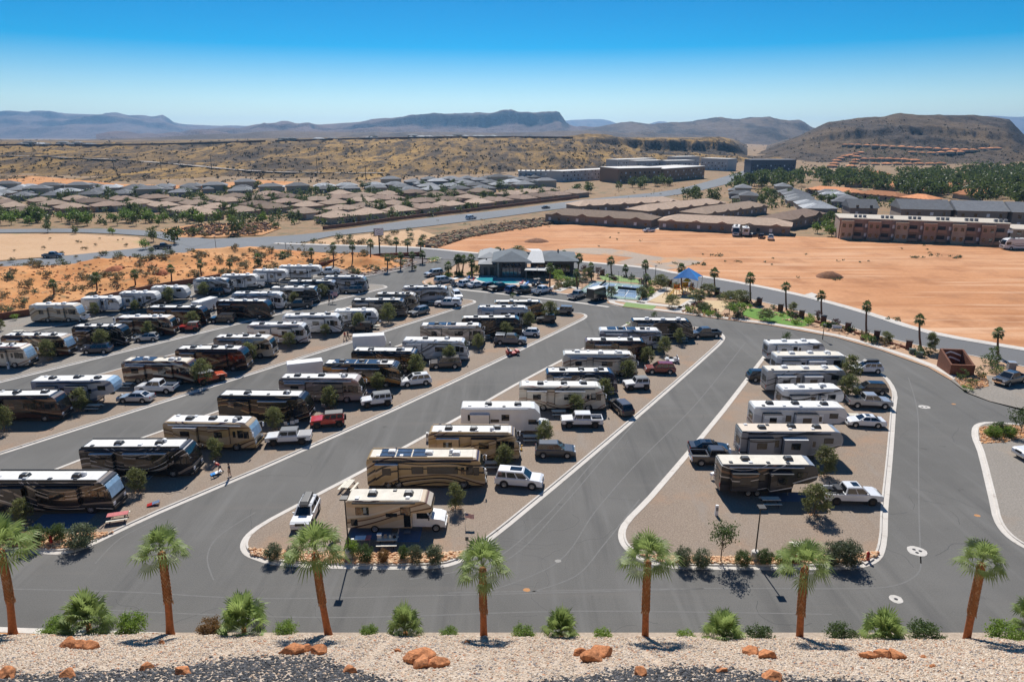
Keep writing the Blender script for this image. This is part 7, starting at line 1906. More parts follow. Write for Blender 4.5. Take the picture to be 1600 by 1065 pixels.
# planting round the clubhouse
q_ = random.Random(77)
GCR = [LOTC, [mesh_of(leaf_cloud(1200, .11, ball_shape(1.05, .4, 3.1), random.Random(5), 30, .2), L_BRIGHT, 'crown')], [mesh_of(leaf_cloud(1000, .1, cone_shape(.9, .3, 3.1), random.Random(6), 26, .18), L_PURP, 'crown')]]
TG2 = 'garden trees by the clubhouse'
for x, y, t, lf, w in [(712, 431, 424, 0, 1.2), (745, 428, 414, 0, 1.2), (733, 433, 424, 1, 1.3), (870, 436, 420, 1, 1.4), (884, 444, 430, 1, 2.2), (872, 440, 428, 1, 1.5), (912, 434, 413, 2, 1.1), (919, 438, 418, 0, 1.3), (934, 433, 416, 2, 1.), (955, 464, 447, 0, 1.3), (1003, 465, 447, 0, 1.4), (1032, 451, 429, 0, 1.7), (1050, 480, 460, 0, 1.5), (1081, 452, 441, 2, 1.1), (1090, 471, 452, 0, 1.9), (1106, 460, 443, 0, 2.0), (1097, 484, 473, 0, 1.3), (1140, 478, 455, 0, 1.8), (1156, 472, 453, 0, 2.2), (1152, 493, 470, 1, 2.0), (1196, 500, 482, 0, 1.7), (1172, 484, 474, 1, 1.), (1052, 448, 441, 1, 1.2), (1239, 487, 472, 0, 1.5), (1277, 498, 484, 2, 1.2), (686, 441, 430, 2, 1.6), (648, 421, 414, 0, 1.4), (1384, 533, 518, 0, 1.6), (880, 395, 391, 0, 1.), (778, 396, 386, 0, 2.), (810, 396, 384, 0, 2.4)]:
    tree('garden_tree', x, y, t, GCR[lf], LOTT, 3.15, ['grey green garden tree near the clubhouse courts and street', 'bright green garden tree near the clubhouse', 'dark purple leaved garden tree near the clubhouse'][lf], ['grey green garden trees', 'bright garden trees', 'purple garden trees'][lf], wid=w)
gpoly = [([(690, 438), (735, 432), (745, 428), (700, 430)], 14), ([(862, 452), (905, 438), (925, 432), (900, 448), (880, 456)], 22), ([(930, 430), (1005, 437), (1060, 446), (1120, 458), (1200, 476), (1196, 482), (1110, 466), (1050, 452), (1010, 446), (935, 434)], 42), ([(1070, 482), (1100, 474), (1130, 492), (1160, 496), (1165, 503), (1080, 491)], 26), ([(1200, 478), (1290, 502), (1360, 524), (1450, 548), (1440, 560), (1350, 534), (1270, 512), (1215, 500)], 34), ([(1010, 448), (1030, 452), (1018, 462), (1004, 470)], 10), ([(895, 456), (945, 464), (960, 471), (940, 468)], 8)]
for poly, n in gpoly:
    for x, y in scatter(GP(poly), n, q_):
        m = q_.choice([L_DARK, L_DARK, L_DUSTY, L_BRIGHT, L_DRY, L_PURP]); key = (m.name, 260)
        if key not in SHM: SHM[key] = [mesh_of(leaf_cloud(260, .15, ball_shape(.95, .0, 1.3), random.Random(k + len(SHM)), 18, .2), m, 'shrub') for k in range(2)]
        s = q_.uniform(.45, 1.1)
        tag(link('garden_shrub', q_.choice(SHM[key]), None, (x, y, .06), q_.uniform(0, 6.3), s), 'low shrub in the gardens between loop road and street', 'shrub', 'shrubs in the clubhouse gardens')
stuff_scatter('garden_rocks', GP([(1200, 478), (1290, 502), (1450, 548), (1440, 560), (1270, 512), (1215, 500)]), 160, .15, .5, [plain('rock_apricot', (.60, .36, .20)), plain('rock_sand', (.66, .47, .30))], 41, .7, lambda x, y: .12)
stuff_scatter('garden_rocks', GP([(1060, 488), (1100, 474), (1130, 492), (1165, 503), (1080, 491)]), 120, .12, .35, [plain('rock_apricot', (.60, .36, .20)), plain('rock_rust', (.45, .22, .11))], 42, .7, lambda x, y: .12)
stuff_scatter('bank_rocks', GP([(522, 429), (545, 420), (600, 409), (650, 406), (650, 414), (617, 423.5), (575, 431)]), 220, .2, .6, [plain('rock_sand', (.66, .47, .30)), DKD], 43, .7, lambda x, y: .22)
dry(GP([(540, 423), (600, 410), (650, 407), (640, 414), (600, 424), (560, 430)]), 22, .5, 1.0, [L_DARK, L_DUSTY, L_DRY], 'shrub on the dark gravel bank at the entrance', 'shrubs on the dark gravel bank', 44, lambda x, y: .22)
shrub(679, 408, 22, 8, L_BRIGHT, 'bright low bush at the end of the entrance bank', n=400)
shrub(25, 499, 10, 9, L_BRIGHT, 'bright round bush at the retaining wall end', n=400)
shrub(297, 450, 9, 8, L_DUSTY, 'dusty round bush beside the grey and white coach', n=400)
shrub(983, 508, 10, 6, L_BRIGHT, 'yellow flowering bush at the tip of the second row', n=400)
# pillars along the street
for px, py in [(941, 430), (1046, 447), (1120, 461), (1186, 477), (1219, 487), (1252, 497), (1286, 506), (1324, 517), (1369, 530), (1419, 546)]:
    c = G(px, py); r = empty('stone_pillar', (c.x, c.y, .1), R(-30), 'square brown masonry pillar in the street side planting', 'pillar', 'brown pillars along the street')
    b = MB(); b.box(-.5, .5, -.5, .5, 0, 1.55); b.build('shaft', BROWND, r)
    b = MB(); b.box(-.58, .58, -.58, .58, 1.55, 1.7, 0, .08, .08); b.build('cap', DKWALL, r)
lw = GP([(1255, 499), (1286, 508), (1324, 518.5), (1369, 532), (1415, 545.5)])
wall('low_wall', lw, .5, .3, BROWNW, 'low brown garden wall between the street pillars', z=0.)

# entrance wall with the white peaks
def sign_wall():
    a, b_ = G(1483, 586.5), G(1521, 588); d = (b_ - a); L = d.length; rz = math.atan2(d.y, d.x)
    r = empty('sign_wall', (a.x, a.y, .1), rz, 'brown three sided entrance wall with white peaked emblem inside', 'sign wall'); D_ = 4.4
    m = MB(); m.box(0, L, 0, .3, 0, 1.75); m.build('front_wall', BROWNW, r)
    m = MB(); m.box(0, L, D_ - .3, D_, 0, 3.1); m.build('back_wall', BROWNW, r)
    for x in (0, L - .3):
        m = MB(); m.add([(x, .303, 0), (x + .3, .303, 0), (x + .3, D_ - .303, 0), (x, D_ - .303, 0), (x, .303, 1.75), (x + .3, .303, 1.75), (x + .3, D_ - .303, 3.1), (x, D_ - .303, 3.1)], [(3, 2, 1, 0), (4, 5, 6, 7), (0, 1, 5, 4), (1, 2, 6, 5), (2, 3, 7, 6), (3, 0, 4, 7)]); m.build('side_wall', BROWNW, r)
    y = D_ - .36; e = MB()
    for z, x0 in ((1.05, .35), (1.95, .25)):
        pts = [(x0, z), (x0 + (L - .8) * .45, z + .62), (x0 + (L - .8) * .62, z + .5), (L - .35, z + .02)]
        for (p, c), (q, f) in zip(pts, pts[1:]):
            e.slab([(p, y, c), (q, y, f), (q, y, f + .26), (p, y, c + .26)], (0, -1, 0), .05)
    e.build('peak_emblem', WSIGN, r)
sign_wall()
c = G(1579, 578); r = empty('metal_bin', (c.x, c.y, .1), R(-15), 'dark grey steel bin enclosure by the street end', 'bin')
b = MB(); b.box(-.55, .55, -.5, .5, 0, 1.25, 0, .03, .03); b.build('body', GREYP2, r); b = MB(); b.box(-.6, .6, -.55, .55, 1.25, 1.35); b.build('lid', ALU, r)
for px, py, lab in ((1425, 553, 'dark green utility box beside the last street pillar'), (1436, 558, 'small grey green utility box below the street wall')):
    c = G(px, py); r = empty('utility_box', (c.x, c.y, .1), R(-20), lab, 'utility box'); b = MB(); b.box(-.5, .5, -.4, .4, 0, .8, 0, .04, .04); b.build('body', plain('utility_green', (.08, .11, .09), .5), r); b = MB(); b.box(-.54, .54, -.44, .44, .8, .88); b.build('lid', plain('utility_green', (.08, .11, .09)), r)
c = G(1307, 517); r = empty('park_bench', (c.x, c.y, .12), R(-20), 'grey and white bench with pale backrest at the loop road garden', 'bench')
b = MB(); b.box(-.9, .9, -.25, .25, .42, .48); b.build('seat', ALU, r); b = MB(); b.box(-.9, .9, .22, .28, .55, 1.0); b.build('backrest', WSIGN, r)
for x in (-.8, .8):
    b = MB(); b.box(x - .05, x + .05, -.22, .25, 0, .42); b.build('leg', GREYP2, r)
def pylon():
    c = G(593.5, 397); r = empty('pylon_sign', (c.x, c.y, 0), R(18), 'tall dark pylon sign with white panel at the entrance', 'sign')
    b = MB(); b.box(-.2, .2, -.2, .2, 0, 7.2); b.build('pole', IRON, r)
    b = MB(); b.box(-1.5, 1.5, -.35, .35, 6.0, 8.4); p = b.build('panel', BLACKP, r)
    b = MB(); b.box(-1.35, 1.42, -.38, -.352, 6.12, 8.28); b.build('face', WSIGN, p)
    b = MB()
    for pts in ([(-.9, 7.5), (-.1, 7.85), (.4, 7.6), (1., 7.7)], [(-.8, 6.9), (0, 7.1), (.9, 6.95)], [(-.6, 6.5), (.6, 6.55)]):
        for (a, z), (a2, z2) in zip(pts, pts[1:]): b.slab([(a, -.385, z), (a2, -.385, z2), (a2, -.385, z2 + .12), (a, -.385, z + .12)], (0, -1, 0), .02)
    b.build('emblem', plain('sign_slate', (.12, .16, .22), .5), p)
pylon()
for px, py, t, z in [(839, 447, 419, .1), (951, 460, 432, .1), (1023, 446, 416, .1), (1005, 442, 425, .1), (1285, 531, 508, .1), (1139, 492, 466, .1), (447, 391, 380, 0), (338, 391, 370, 0)]:
    c = G(px, py); h = at_depth(px, t, c.y).z; r = empty('street_lamp', (c.x, c.y, z), 0, 'slim dark lamp post in the gardens and along the street', 'street lamp', 'slim lamp posts in the distance')
    b = MB(); b.tube([(0, 0, 0), (0, 0, h)], [.08, .06], 6); b.build('pole', IRON, r); b = MB(); b.box(-.28, .28, -.5, .2, h, h + .1); b.build('lamp_head', IRON, r)
for px, py, t, lab in [(546, 873, 777, 'black lamp post on concrete base before the tan cab-over'), (1179, 875, 791, 'black lamp post on concrete base in the rightmost lot border')]:
    c = G(px, py); h = at_depth(px, t, c.y).z
    r = empty('street_lamp', (c.x, c.y, .13), 0, lab, 'street lamp')
    b = MB(); b.lathe([(.36, 0), (.36, .8), (.3, .86), (0, .86)], 16); b.build('base', CONC, r)
    b = MB(); b.tube([(0, 0, .86), (0, 0, h - .1)], [.07, .055], 8); b.build('pole', IRON, r)
    b = MB(); b.box(-.32, .32, -.55, .15, h - .12, h); b.build('lamp_head', IRON, r)

# ------------------------------------------------------------------ people and a dog
SKIN = plain('skin', (.50, .30, .21), .6)
def grow(name, pts, edges, rad, mat, parent, root=0, sub=1):
    me = D.meshes.new(name); me.from_pydata(pts, edges, []); me.materials.append(mat)
    o = link(name, me, parent)
    o.modifiers.new('skin', 'SKIN')
    if not me.skin_vertices: return o
    for i, v in enumerate(me.skin_vertices[0].data):
        v.radius = (rad[i], rad[i]); v.use_root = (i == root)
    sb = o.modifiers.new('sub', 'SUBSURF'); sb.levels = sub; sb.render_levels = sub
    return o
def person(px, py, rz, label, shirt, short, hair, lean=0., stride=0., armf=(.15, .15), armb=(.1, .1), z=.12, h=1.0, group=None, long=False):
    g = G(px, py); r = empty('person', (g.x, g.y, z), rz, label, 'person', group); r.scale = (h, h, h)
    P, E_, Rr = [], [], []
    def v(p, rad, to=None):
        P.append(tuple(p)); Rr.append(rad)
        if to is not None: E_.append((to, len(P) - 1))
        return len(P) - 1
    def tor(x, zz, y=0.):    # torso frame leaning forward about the pelvis
        return Vector((x * math.cos(lean) + (zz - .95) * math.sin(lean), y, .95 + (zz - .95) * math.cos(lean) - x * math.sin(lean)))
    pel = v(tor(0, .95), .13); wa = v(tor(.01, 1.12), .12, pel); ch = v(tor(0, 1.34), .135, wa); nk = v(tor(.01, 1.49), .055, ch)
    hb = v(tor(.035, 1.58), .075, nk); ht = v(tor(.03, 1.68), .085, hb); v(tor(.02, 1.74), .05, ht); v(tor(.125, 1.615), .014, hb)
    for s in (-1, 1): v(tor(.02, 1.63, s * .095), .014, ht)
    sh, arms, legs = [], [], []
    for k, s in enumerate((-1, 1)):
        a = v(tor(0, 1.42, s * .18), .058, ch); S = Vector(P[a]); t = armf[k]
        el = S + Vector((math.sin(t) * .29, s * .05, -math.cos(t) * .29)); e = v(el, .04, a)
        t2 = t + armb[k]; wr = el + Vector((math.sin(t2) * .25, -s * .01, -math.cos(t2) * .25)); w = v(wr, .028, e)
        dn = (wr - el).normalized(); pm = v(wr + dn * .07, .03, w); sd_ = Vector((1, 0, 0)) - dn * dn.x; sd_.normalize()
        for f, (off, ln) in enumerate(((-.028, .06), (-.01, .075), (.01, .08), (.028, .07))): 
            b0 = v(wr + dn * .10 + sd_ * off, .0095, pm); v(wr + dn * (.10 + ln) + sd_ * off * 1.15 + Vector((0, -s * .02, 0)), .0085, b0)
        th = v(wr + dn * .05 + sd_ * .045, .011, pm); v(wr + dn * .09 + sd_ * .06, .009, th)
        sh.append((S, el))
        t = stride * s; hp = v(Vector((0, s * .095, .9)), .095, pel); kn = Vector((math.sin(t) * .42 + .03, s * .1, .9 - math.cos(t) * .42)); k_ = v(kn, .058, hp)
        t3 = t - abs(stride) * .5; an = kn + Vector((math.sin(t3) * .41, 0, -math.cos(t3) * .41)); an.z = max(an.z, .07); a_ = v(an, .038, k_)
        v(an + Vector((.15, 0, -.035)), .03, a_); legs.append((Vector((0, s * .095, .9)), kn, an))
    grow('body', P, E_, Rr, SKIN, r)
    q = [tor(0, .98), tor(.01, 1.12), tor(0, 1.34), tor(.005, 1.44)]; ed = [(0, 1), (1, 2), (2, 3)]; ra = [.145, .138, .15, .09]
    for S, el in sh:
        i = len(q); q += [S, S.lerp(el, .55)]; ed += [(2, i), (i, i + 1)]; ra += [.075, .062]
    grow('shirt', [tuple(x) for x in q], ed, ra, shirt, r)
    q = [tor(0, 1.0), Vector((0, 0, .92))]; ed = [(0, 1)]; ra = [.14, .14]
    for hp, kn, an in legs:
        i = len(q); q += [hp, hp.lerp(kn, .85)]; ed += [(1, i), (i, i + 1)]; ra += [.112, .085]
        if long: q.append(an + Vector((0, 0, .06))); ed.append((i + 1, i + 2)); ra.append(.06)
    grow('trousers' if long else 'shorts', [tuple(x) for x in q], ed, ra, short, r, 1)
    b = MB(); c = tor(.015, 1.685); b.lathe([(.1, -.03), (.105, .02), (.085, .075), (.045, .1), (0, .105)], 12, c=tuple(c)); b.build('hair', hair, r)
    for hp, kn, an in legs:
        b = MB(); b.box(an.x - .07, an.x + .2, an.y - .05, an.y + .05, max(0, an.z - .075), an.z + .02, 0, .02, .01); b.build('shoe', GREYP2, r)
    return r
CR = plain('red_shirt', (.45, .03, .03), .8); CB = plain('dark_shirt', (.03, .035, .045), .8); CW = plain('white_shirt', (.7, .7, .68), .8); CN = plain('navy_shorts', (.035, .05, .09), .8); CK = plain('khaki_shorts', (.30, .23, .15), .8); HR = plain('brown_hair', (.05, .03, .02), .8); CAPW = plain('white_cap', (.72, .7, .68), .8)
person(345, 740, R(200), 'person in red shirt bending forward over the blue bag-toss board', CR, CN, CAPW, lean=.75, stride=.35, armf=(.5, .7), armb=(.2, .2))
person(360, 747, R(185), 'person in dark shirt standing on the gravel near the kerb', CB, CK, HR, stride=.12)
person(539, 532, R(-30), 'person in red shirt walking with a dog, shorter one', CR, CN, HR, stride=.3, h=.97)
person(543.5, 531, R(-20), 'person in dark clothes walking beside the dog', CB, CB, HR, stride=.25, armf=(.5, .1), long=True)
person(514.5, 474, R(20), 'person in dark shirt beside the flag at the kerb of the fifth lot', CB, CB, HR, stride=.2, long=True)
person(520.5, 472, R(10), 'taller person in white shirt beside the flag at the kerb', CW, CB, HR, stride=.25)
person(335.5, 489, R(90), 'person in dark clothes behind the white cargo trailer', CB, CB, HR, long=True)
g = G(549.5, 530); r = empty('dog', (g.x, g.y, .12), R(-15), 'brown dog standing beside two walkers on the gravel', 'dog')
P = [(-.3, 0, .5), (0, 0, .5), (.25, 0, .52), (.42, 0, .66), (.52, 0, .74), (.66, 0, .7), (-.45, 0, .58), (-.58, 0, .7), (.5, .06, .84), (.5, -.06, .84)]; E_ = [(0, 1), (1, 2), (2, 3), (3, 4), (4, 5), (0, 6), (6, 7), (4, 8), (4, 9)]; Rr = [.1, .105, .14, .075, .085, .035, .025, .015, .02, .02]
for s in (-1, 1):
    i = len(P); P += [(.26, s * .09, .36), (.24, s * .09, .2), (.25, s * .09, .04), (.3, s * .09, .02)]; E_ += [(2, i), (i, i + 1), (i + 1, i + 2), (i + 2, i + 3)]; Rr += [.05, .032, .026, .026]
    i = len(P); P += [(-.24, s * .09, .36), (-.4, s * .09, .19), (-.34, s * .09, .04), (-.29, s * .09, .02)]; E_ += [(0, i), (i, i + 1), (i + 1, i + 2), (i + 2, i + 3)]; Rr += [.06, .03, .026, .026]
grow('body', P, E_, Rr, plain('dog_fur', (.16, .075, .035), .9), r, 1)
b = MB(); b.lathe([(.075, 0), (.08, .02), (.075, .04)], 10, c=(.4, 0, .62)); b.build('collar', REDP, r)

def flag(px, py, h, w, z, label):
    g = G(px, py); r = empty('flag', (g.x, g.y, z), R(-8), label, 'flag')
    b = MB(); b.tube([(0, 0, 0), (0, 0, h)], .02, 6); b.build('pole', ALU, r)
    fh = w * .55; b = MB(); n = 8
    for k in range(13):
        for i in range(n):
            x0, x1 = w * i / n, w * (i + 1) / n; z0 = h - .05 - fh * (k + 1) / 13; z1 = z0 + fh / 13
            f = lambda x: .06 * w * math.sin(x / w * 7) * (x / w)
            sg = lambda x: -.12 * x
            b.add([(x0, f(x0), z0 + sg(x0)), (x1, f(x1), z0 + sg(x1)), (x1, f(x1), z1 + sg(x1)), (x0, f(x0), z1 + sg(x0))], [(0, 1, 2, 3)], 2 if (k < 7 and i < 3) else k % 2)
    cl = b.build('cloth', [plain('flag_red', (.5, .02, .03), .8), plain('flag_white', (.75, .74, .72), .8), plain('flag_blue', (.03, .04, .16), .8)], r)
    b = MB()
    for j in range(5):
        for i in range(6):
            x = w * .375 * (i + .5) / 6; zz = h - .05 - fh * 7 / 13 * (j + .5) / 5 - .12 * x; y = .06 * w * math.sin(x / w * 7) * (x / w) - .008
            b.lathe([(0, y), (w * .013, y)], 5, 'y', 0, False, (x, 0, zz))
    b.build('star_field', plain('flag_white', (.75, .74, .72)), cl)
flag(517.5, 473, 2.6, 1.6, .12, 'striped flag with starred blue corner on a pole between two people')
flag(727, 823, 1.5, .9, .12, 'small striped flag on a pole beside the tan cab-over lot')

# ------------------------------------------------------------------ tables and camp things
def picnic(px, py, rz, label, top=TABLEW, group=None, bench=TABLEW):
    g = clear(px, G(px, py), .3); r = empty('picnic_table', (g.x, g.y, .12), rz, label, 'picnic table', group)
    for k in range(1):
        b = MB()
        for i in range(4): b.box(-.95, .95, -.38 + i * .19, -.38 + i * .19 + .17, .70, .75)
        b.build('table_top', top, r)
    for s in (-1, 1):
        b = MB(); b.box(-.95, .95, s * .72 - .13, s * .72 + .13, .42, .46); b.build('bench', bench, r)
    for x in (-.65, .65):
        b = MB()
        for s in (-1, 1): b.slab([(x - .03, s * .3, .70), (x + .03, s * .3, .70), (x + .03, s * .8, 0), (x - .03, s * .8, 0)], (0, .7 * s, .5), .06)
        b.box(x - .025, x + .025, -.75, .75, .36, .42); b.build('leg_frame', IRON, r)
    return r
PT = [(545, 766, 78, 'pale picnic table set end on behind the tan cab-over'), (829, 690, 2, 'picnic table behind the dark grey car and young tree'), (1203, 786, 0, 'picnic table in the shade of the black swirled trailer'), (758, 524, 0, 'picnic table between slate pickup and brown coach'), (138, 538, 0, 'picnic table beside the dark blue car'), (217, 523, 0, 'picnic table above the small silver car'), (198, 604, 0, 'picnic table beside the white crew cab pickup'), (147, 632, 0, 'picnic table shaded by the pale blue trailer'), (873, 645, 0, 'picnic table beside the dark bronze car'), (766, 730, 0, 'picnic table between gold and golden tan coaches'), (582, 493, 0, 'picnic table beside the far white travel trailer'), (1066, 530, 0, 'picnic table near the black and beige coach'), (1330, 654, 0, 'picnic table beside the long plain white trailer'), (30, 523, 5, 'picnic table by the retaining wall bush'), (676, 474, 0, 'pale picnic table by the white pickup with bed topper'), (586, 507, 0, 'pale table beside the black off-road car')]
for x, y, a, l in PT: picnic(x, y, R(a), l)
picnic(186, 814, R(18), 'picnic table with a red cloth near the left hydrant', PINK)
picnic(1253, 862, R(2), 'pale picnic table before the reddish shrub in the rightmost lot')
t = picnic(606, 853, R(2), 'picnic table crowded with camp kitchen gear before the tan cab-over')
g = G(606, 853)
for i, (dx, dy, w, d, h, m, nm, lb) in enumerate([(-.75, .1, .4, .35, .35, AWNL, 'cool_box', 'white cool box at the left end of the crowded picnic table'), (-.2, .12, .3, .25, .22, WOOD, 'food_crate', 'small wooden crate in the middle of the crowded picnic table'), (.25, .05, .22, .22, .3, TABLEW, 'paper_bag', 'pale bag on the crowded picnic table'), (.65, .1, .28, .25, .18, BLACKP, 'camp_stove', 'black camp stove at the right end of the crowded table')]):
    b = MB(); b.box(-w / 2, w / 2, -d / 2, d / 2, 0, h, 0, .02, .02)
    if i == 0: b.box(-w / 2 - .02, w / 2 + .02, -d / 2 - .02, d / 2 + .02, h, h + .06)
    if i == 1: b.box(-w / 2 + .03, w / 2 - .03, -.02, .02, h, h + .12)
    if i == 2: b.tube([(-.06, 0, h), (0, 0, h + .1), (.06, 0, h)], .012, 5)
    if i == 3: b.lathe([(.08, 0), (.09, .03)], 10, c=(0, 0, h))
    tag(b.build(nm, m, None, (g.x + dx, g.y + dy, .875), R(i * 13)), lb, nm.replace('_', ' '))
def folding_table(px, py, L, m1, m2, label):
    g = G(px, py); r = empty('folding_table', (g.x, g.y, .12), R(2), label, 'folding table')
    b = MB(); b.box(-L / 2, L / 2 - .5, -.35, .35, .72, .76); b.build('table_top', m1, r)
    b = MB(); b.box(L / 2 - .497, L / 2, -.36, .36, .721, .77); b.build('cloth', m2, r)
    for x in (-L / 2 + .1, L / 2 - .1):
        for y in (-.3, .3):
            b = MB(); b.tube([(x, y, 0), (x, y, .72)], .02, 5); b.build('leg', GREYP2, r)
folding_table(568, 852, 1.5, WSIGN, PINK, 'white folding table with a pink end before the tan cab-over')
def chair(px, py, rz, m, label, group=None):
    g = G(px, py); r = empty('camp_chair', (g.x, g.y, .13), rz, label, 'camp chair', group)
    b = MB(); b.box(-.26, .26, -.26, .26, .40, .44); b.build('seat', m, r)
    b = MB(); b.slab([(-.26, -.26, .44), (-.26, .26, .44), (-.42, .26, .95), (-.42, -.26, .95)], (.95, 0, .3), .03); b.build('backrest', m, r)
    for x in (-.24, .24):
        for y in (-.24, .24):
            b = MB(); b.tube([(x, y, 0), (x * .8, y, .42)], .015, 5); b.build('leg', BLACKP, r)
CG = 'camp chairs before the tan cab-over'
chair(528, 853, R(100), GREYP2, 'dark camp chair before the tan cab-over', CG); chair(521, 847, R(60), GREYP2, 'dark camp chair before the tan cab-over', CG)
chair(617, 843, R(190), WOOD, 'tan camp chair beside the crowded picnic table')
for x, y, a in ((449, 668, 80), (458, 667, 100), (464, 665, 110)): chair(x, y, R(a), WSIGN, 'white camp chair beside the black coach with gold arc', 'white camp chairs by the gold arc coach')
for x, y, a in ((507, 640, 90), (517, 639, 100)): chair(x, y, R(a), GREYP2, 'grey camp chair under the young tree beside the taupe coach', 'grey camp chairs by the taupe coach')
for x, y, a in ((1038, 572, 90), (769, 534, 70), (773, 541, 100), (640, 585, 80)): chair(x, y, R(a), AWND, 'dark camp chair on the gravel of the middle rows', 'dark camp chairs of the middle rows')
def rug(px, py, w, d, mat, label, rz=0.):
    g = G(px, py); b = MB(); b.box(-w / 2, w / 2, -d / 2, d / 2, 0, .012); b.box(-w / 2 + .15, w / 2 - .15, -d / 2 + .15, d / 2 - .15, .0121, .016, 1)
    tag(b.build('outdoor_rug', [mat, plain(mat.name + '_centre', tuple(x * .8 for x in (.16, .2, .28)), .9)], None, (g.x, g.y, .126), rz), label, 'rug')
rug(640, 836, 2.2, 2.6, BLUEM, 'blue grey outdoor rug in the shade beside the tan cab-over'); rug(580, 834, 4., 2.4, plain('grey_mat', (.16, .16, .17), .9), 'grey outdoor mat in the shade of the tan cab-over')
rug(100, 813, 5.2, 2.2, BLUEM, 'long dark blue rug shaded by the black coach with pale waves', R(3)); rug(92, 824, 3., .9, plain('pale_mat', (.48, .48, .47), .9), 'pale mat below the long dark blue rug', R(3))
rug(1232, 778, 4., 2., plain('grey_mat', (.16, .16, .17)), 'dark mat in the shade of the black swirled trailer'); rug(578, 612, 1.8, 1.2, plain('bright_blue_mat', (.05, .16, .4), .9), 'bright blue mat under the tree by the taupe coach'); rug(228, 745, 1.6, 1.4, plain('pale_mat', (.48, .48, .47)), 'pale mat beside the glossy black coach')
for px, py, a, m, lab in [(240, 790, 25, REDP, 'red and blue bag-toss board on the gravel'), (338, 742, 35, BLUEC, 'blue and white bag-toss board in front of the bending person')]:
    g = G(px, py); r = empty('toss_board', (g.x, g.y, .12), R(a), lab, 'game board')
    b = MB(); b.slab([(-.6, -.3, .1), (.6, -.3, .34), (.6, .3, .34), (-.6, .3, .1)], (-.2, 0, .98), .04); b.build('board', m, r)
    b = MB(); b.slab([(-.1, -.301, .203), (.6, -.301, .343), (.6, .301, .343), (-.1, .301, .203)], (-.2, 0, .98), .01); b.build('painted_half', BLUEM if m is REDP else WSIGN, r)
    for y in (-.25, .25):
        b = MB(); b.tube([(.55, y, .3), (.6, y, 0)], .025, 5); b.build('leg', WOOD, r)
def hydrant(px, py, lab):
    g = G(px, py); r = empty('fire_hydrant', (g.x, g.y, .15), 0, lab, 'fire hydrant')
    b = MB(); b.lathe([(.2, 0), (.2, .06), (.13, .08), (.13, .6), (.17, .62), (.17, .66), (.13, .7), (.09, .8), (.03, .84), (0, .88)], 12); b.build('barrel', REDP, r)
    for s in (-1, 1):
        b = MB(); b.lathe([(.07, .1), (.07, .19), (.05, .22), (0, .22)], 8, 'y', c=(0, 0, .45)) if s > 0 else b.lathe([(.07, -.1), (.07, -.19), (.05, -.22), (0, -.22)], 8, 'y', c=(0, 0, .45)); b.build('nozzle', REDP, r)
hydrant(81, 851, 'red fire hydrant on a concrete pad in the left rock border'); hydrant(1355, 876, 'red fire hydrant beside the big dusty shrubs of the rightmost lot')
def pedestal(px, py, lab=None):
    g = G(px, py); r = empty('utility_pedestal', (g.x, g.y, .12), 0, lab or 'white utility pedestal on the gravel between two pitches', 'pedestal', None if lab else 'utility pedestals of the rows')
    b = MB(); b.box(-.16, .16, -.12, .12, 0, 1.15, 0, .02, .02); b.build('post', WSIGN, r)
    b = MB(); b.box(-.12, .12, -.135, -.118, .55, .95); b.build('socket_cover', GREYP2, r)
pedestal(1119, 806, 'pale grey utility pedestal alone on the empty pitch of the rightmost lot')
for x, y in [(14, 577), (382, 497), (179, 505), (552, 860), (381, 530), (800, 700), (690, 745), (900, 600), (668, 690), (555, 790), (1140, 740), (1150, 690), (300, 690), (490, 610), (610, 545)]: pedestal(x, y)
def sign_post(px, py, m, lab):
    g = G(px, py); r = empty('small_post', (g.x, g.y, .12), 0, lab, 'post')
    b = MB(); b.tube([(0, 0, 0), (0, 0, 1.4)], .03, 6); b.build('pole', GREYP2, r); b = MB(); b.box(-.15, .15, -.02, .02, 1.1, 1.5); b.build('panel', m, r)
sign_post(1309, 868, BLACKP, 'black small panel post among the dusty shrubs'); sign_post(730, 862, BLACKP, 'small black panel post at the lot corner'); sign_post(738, 868, BLACKP, 'thin dark post by the kerb corner before the middle palm')
g = G(1113, 749); r = empty('grill', (g.x, g.y, .12), R(30), 'white small grill box beside the black swirled trailer', 'grill')
b = MB(); b.box(-.3, .3, -.2, .2, .5, .75, 0, .03, .03); b.build('body', WSIGN, r)
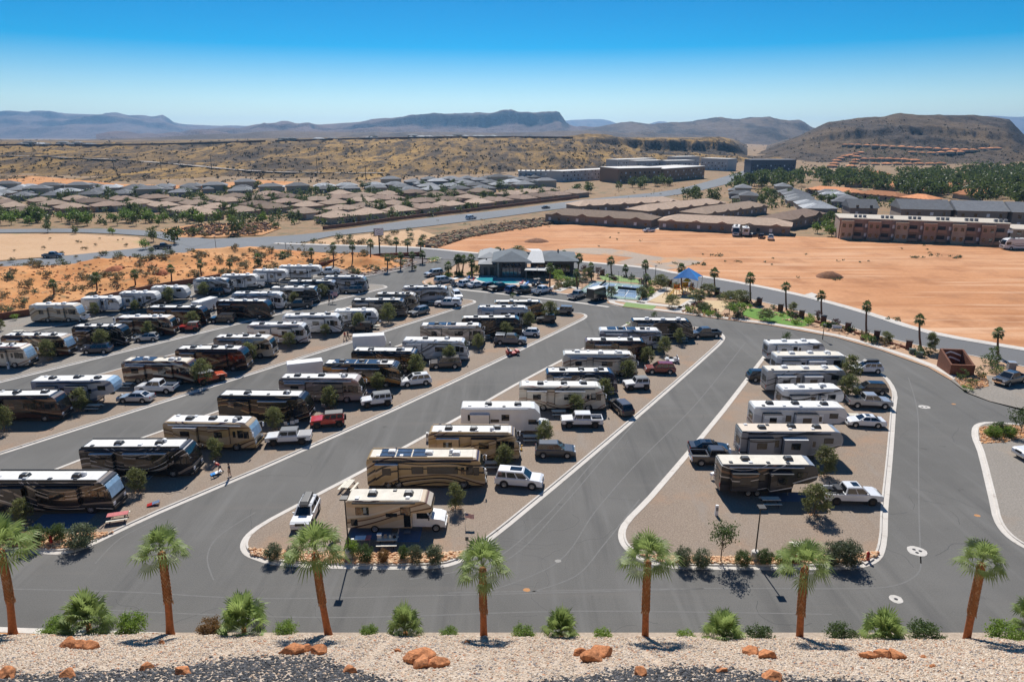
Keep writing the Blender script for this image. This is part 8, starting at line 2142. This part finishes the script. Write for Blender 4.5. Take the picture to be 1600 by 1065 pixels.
for x in (-.25, .25):
    b = MB(); b.tube([(x, 0, 0), (x, 0, .5)], .03, 5); b.build('leg', GREYP2, r)
g = G(811, 704); r = empty('pool_float', (g.x, g.y, .12), R(30), 'yellow toy float beside the front of the golden tan coach', 'toy')
b = MB(); b.lathe([(.3 + .12 * math.cos(t), .12 + .12 * math.sin(t)) for t in [k * math.pi / 4 for k in range(9)]], 14); b.build('ring', YEL, r); b = MB(); b.tube([(.3, 0, .2), (.36, 0, .5), (.5, 0, .55)], [.09, .07, .06], 8); b.build('neck', YEL, r)
# small trailers' hoses and cables along the pitches
q_ = random.Random(5)
for x, y in [(1140, 765), (1160, 705), (560, 820), (585, 765), (690, 700), (330, 660), (470, 630), (250, 770)]:
    g = G(x, y); b = MB(); pts = [(0, 0, .02)]
    for k in range(7): pts.append((pts[-1][0] + q_.uniform(.1, .5), pts[-1][1] + q_.uniform(-.25, .3), .02))
    b.tube(smooth(pts, 3), .025, 5)
    o = b.build('hose', BLACKP if q_.random() < .5 else BLUEM, None, (g.x, g.y, .12)); tag(o, 'thin service hose snaking over the gravel beside a parked motorhome', 'hose', 'service hoses')
# more tyre wear, sealed cracks and dust
def cracks():
    b = MB(); q = random.Random(8)
    for k in range(46):
        px, py = q.choice([(q.uniform(50, 1550), q.uniform(895, 980)), (q.uniform(740, 900), q.uniform(800, 890)), (q.uniform(900, 1100), q.uniform(580, 800)), (q.uniform(1410, 1500), q.uniform(640, 900)), (q.uniform(250, 600), q.uniform(690, 800))])
        p = G(px, py); a = q.uniform(0, 6.3); w = q.uniform(.015, .03)
        for i in range(q.randrange(6, 22)):
            a += q.uniform(-.5, .5); d = Vector((math.cos(a), math.sin(a), 0)) * .35; n = Vector((-d.y, d.x, 0)).normalized() * w
            b.add([p - n + Vector((0, 0, .005)), p + d - n + Vector((0, 0, .005)), p + d + n + Vector((0, 0, .005)), p + n + Vector((0, 0, .005))], [(0, 1, 2, 3)]); p = p + d
    kind(b.build('sealed_cracks', plain('crack_sealer', (.05, .049, .048), .7)), 'structure')
cracks()
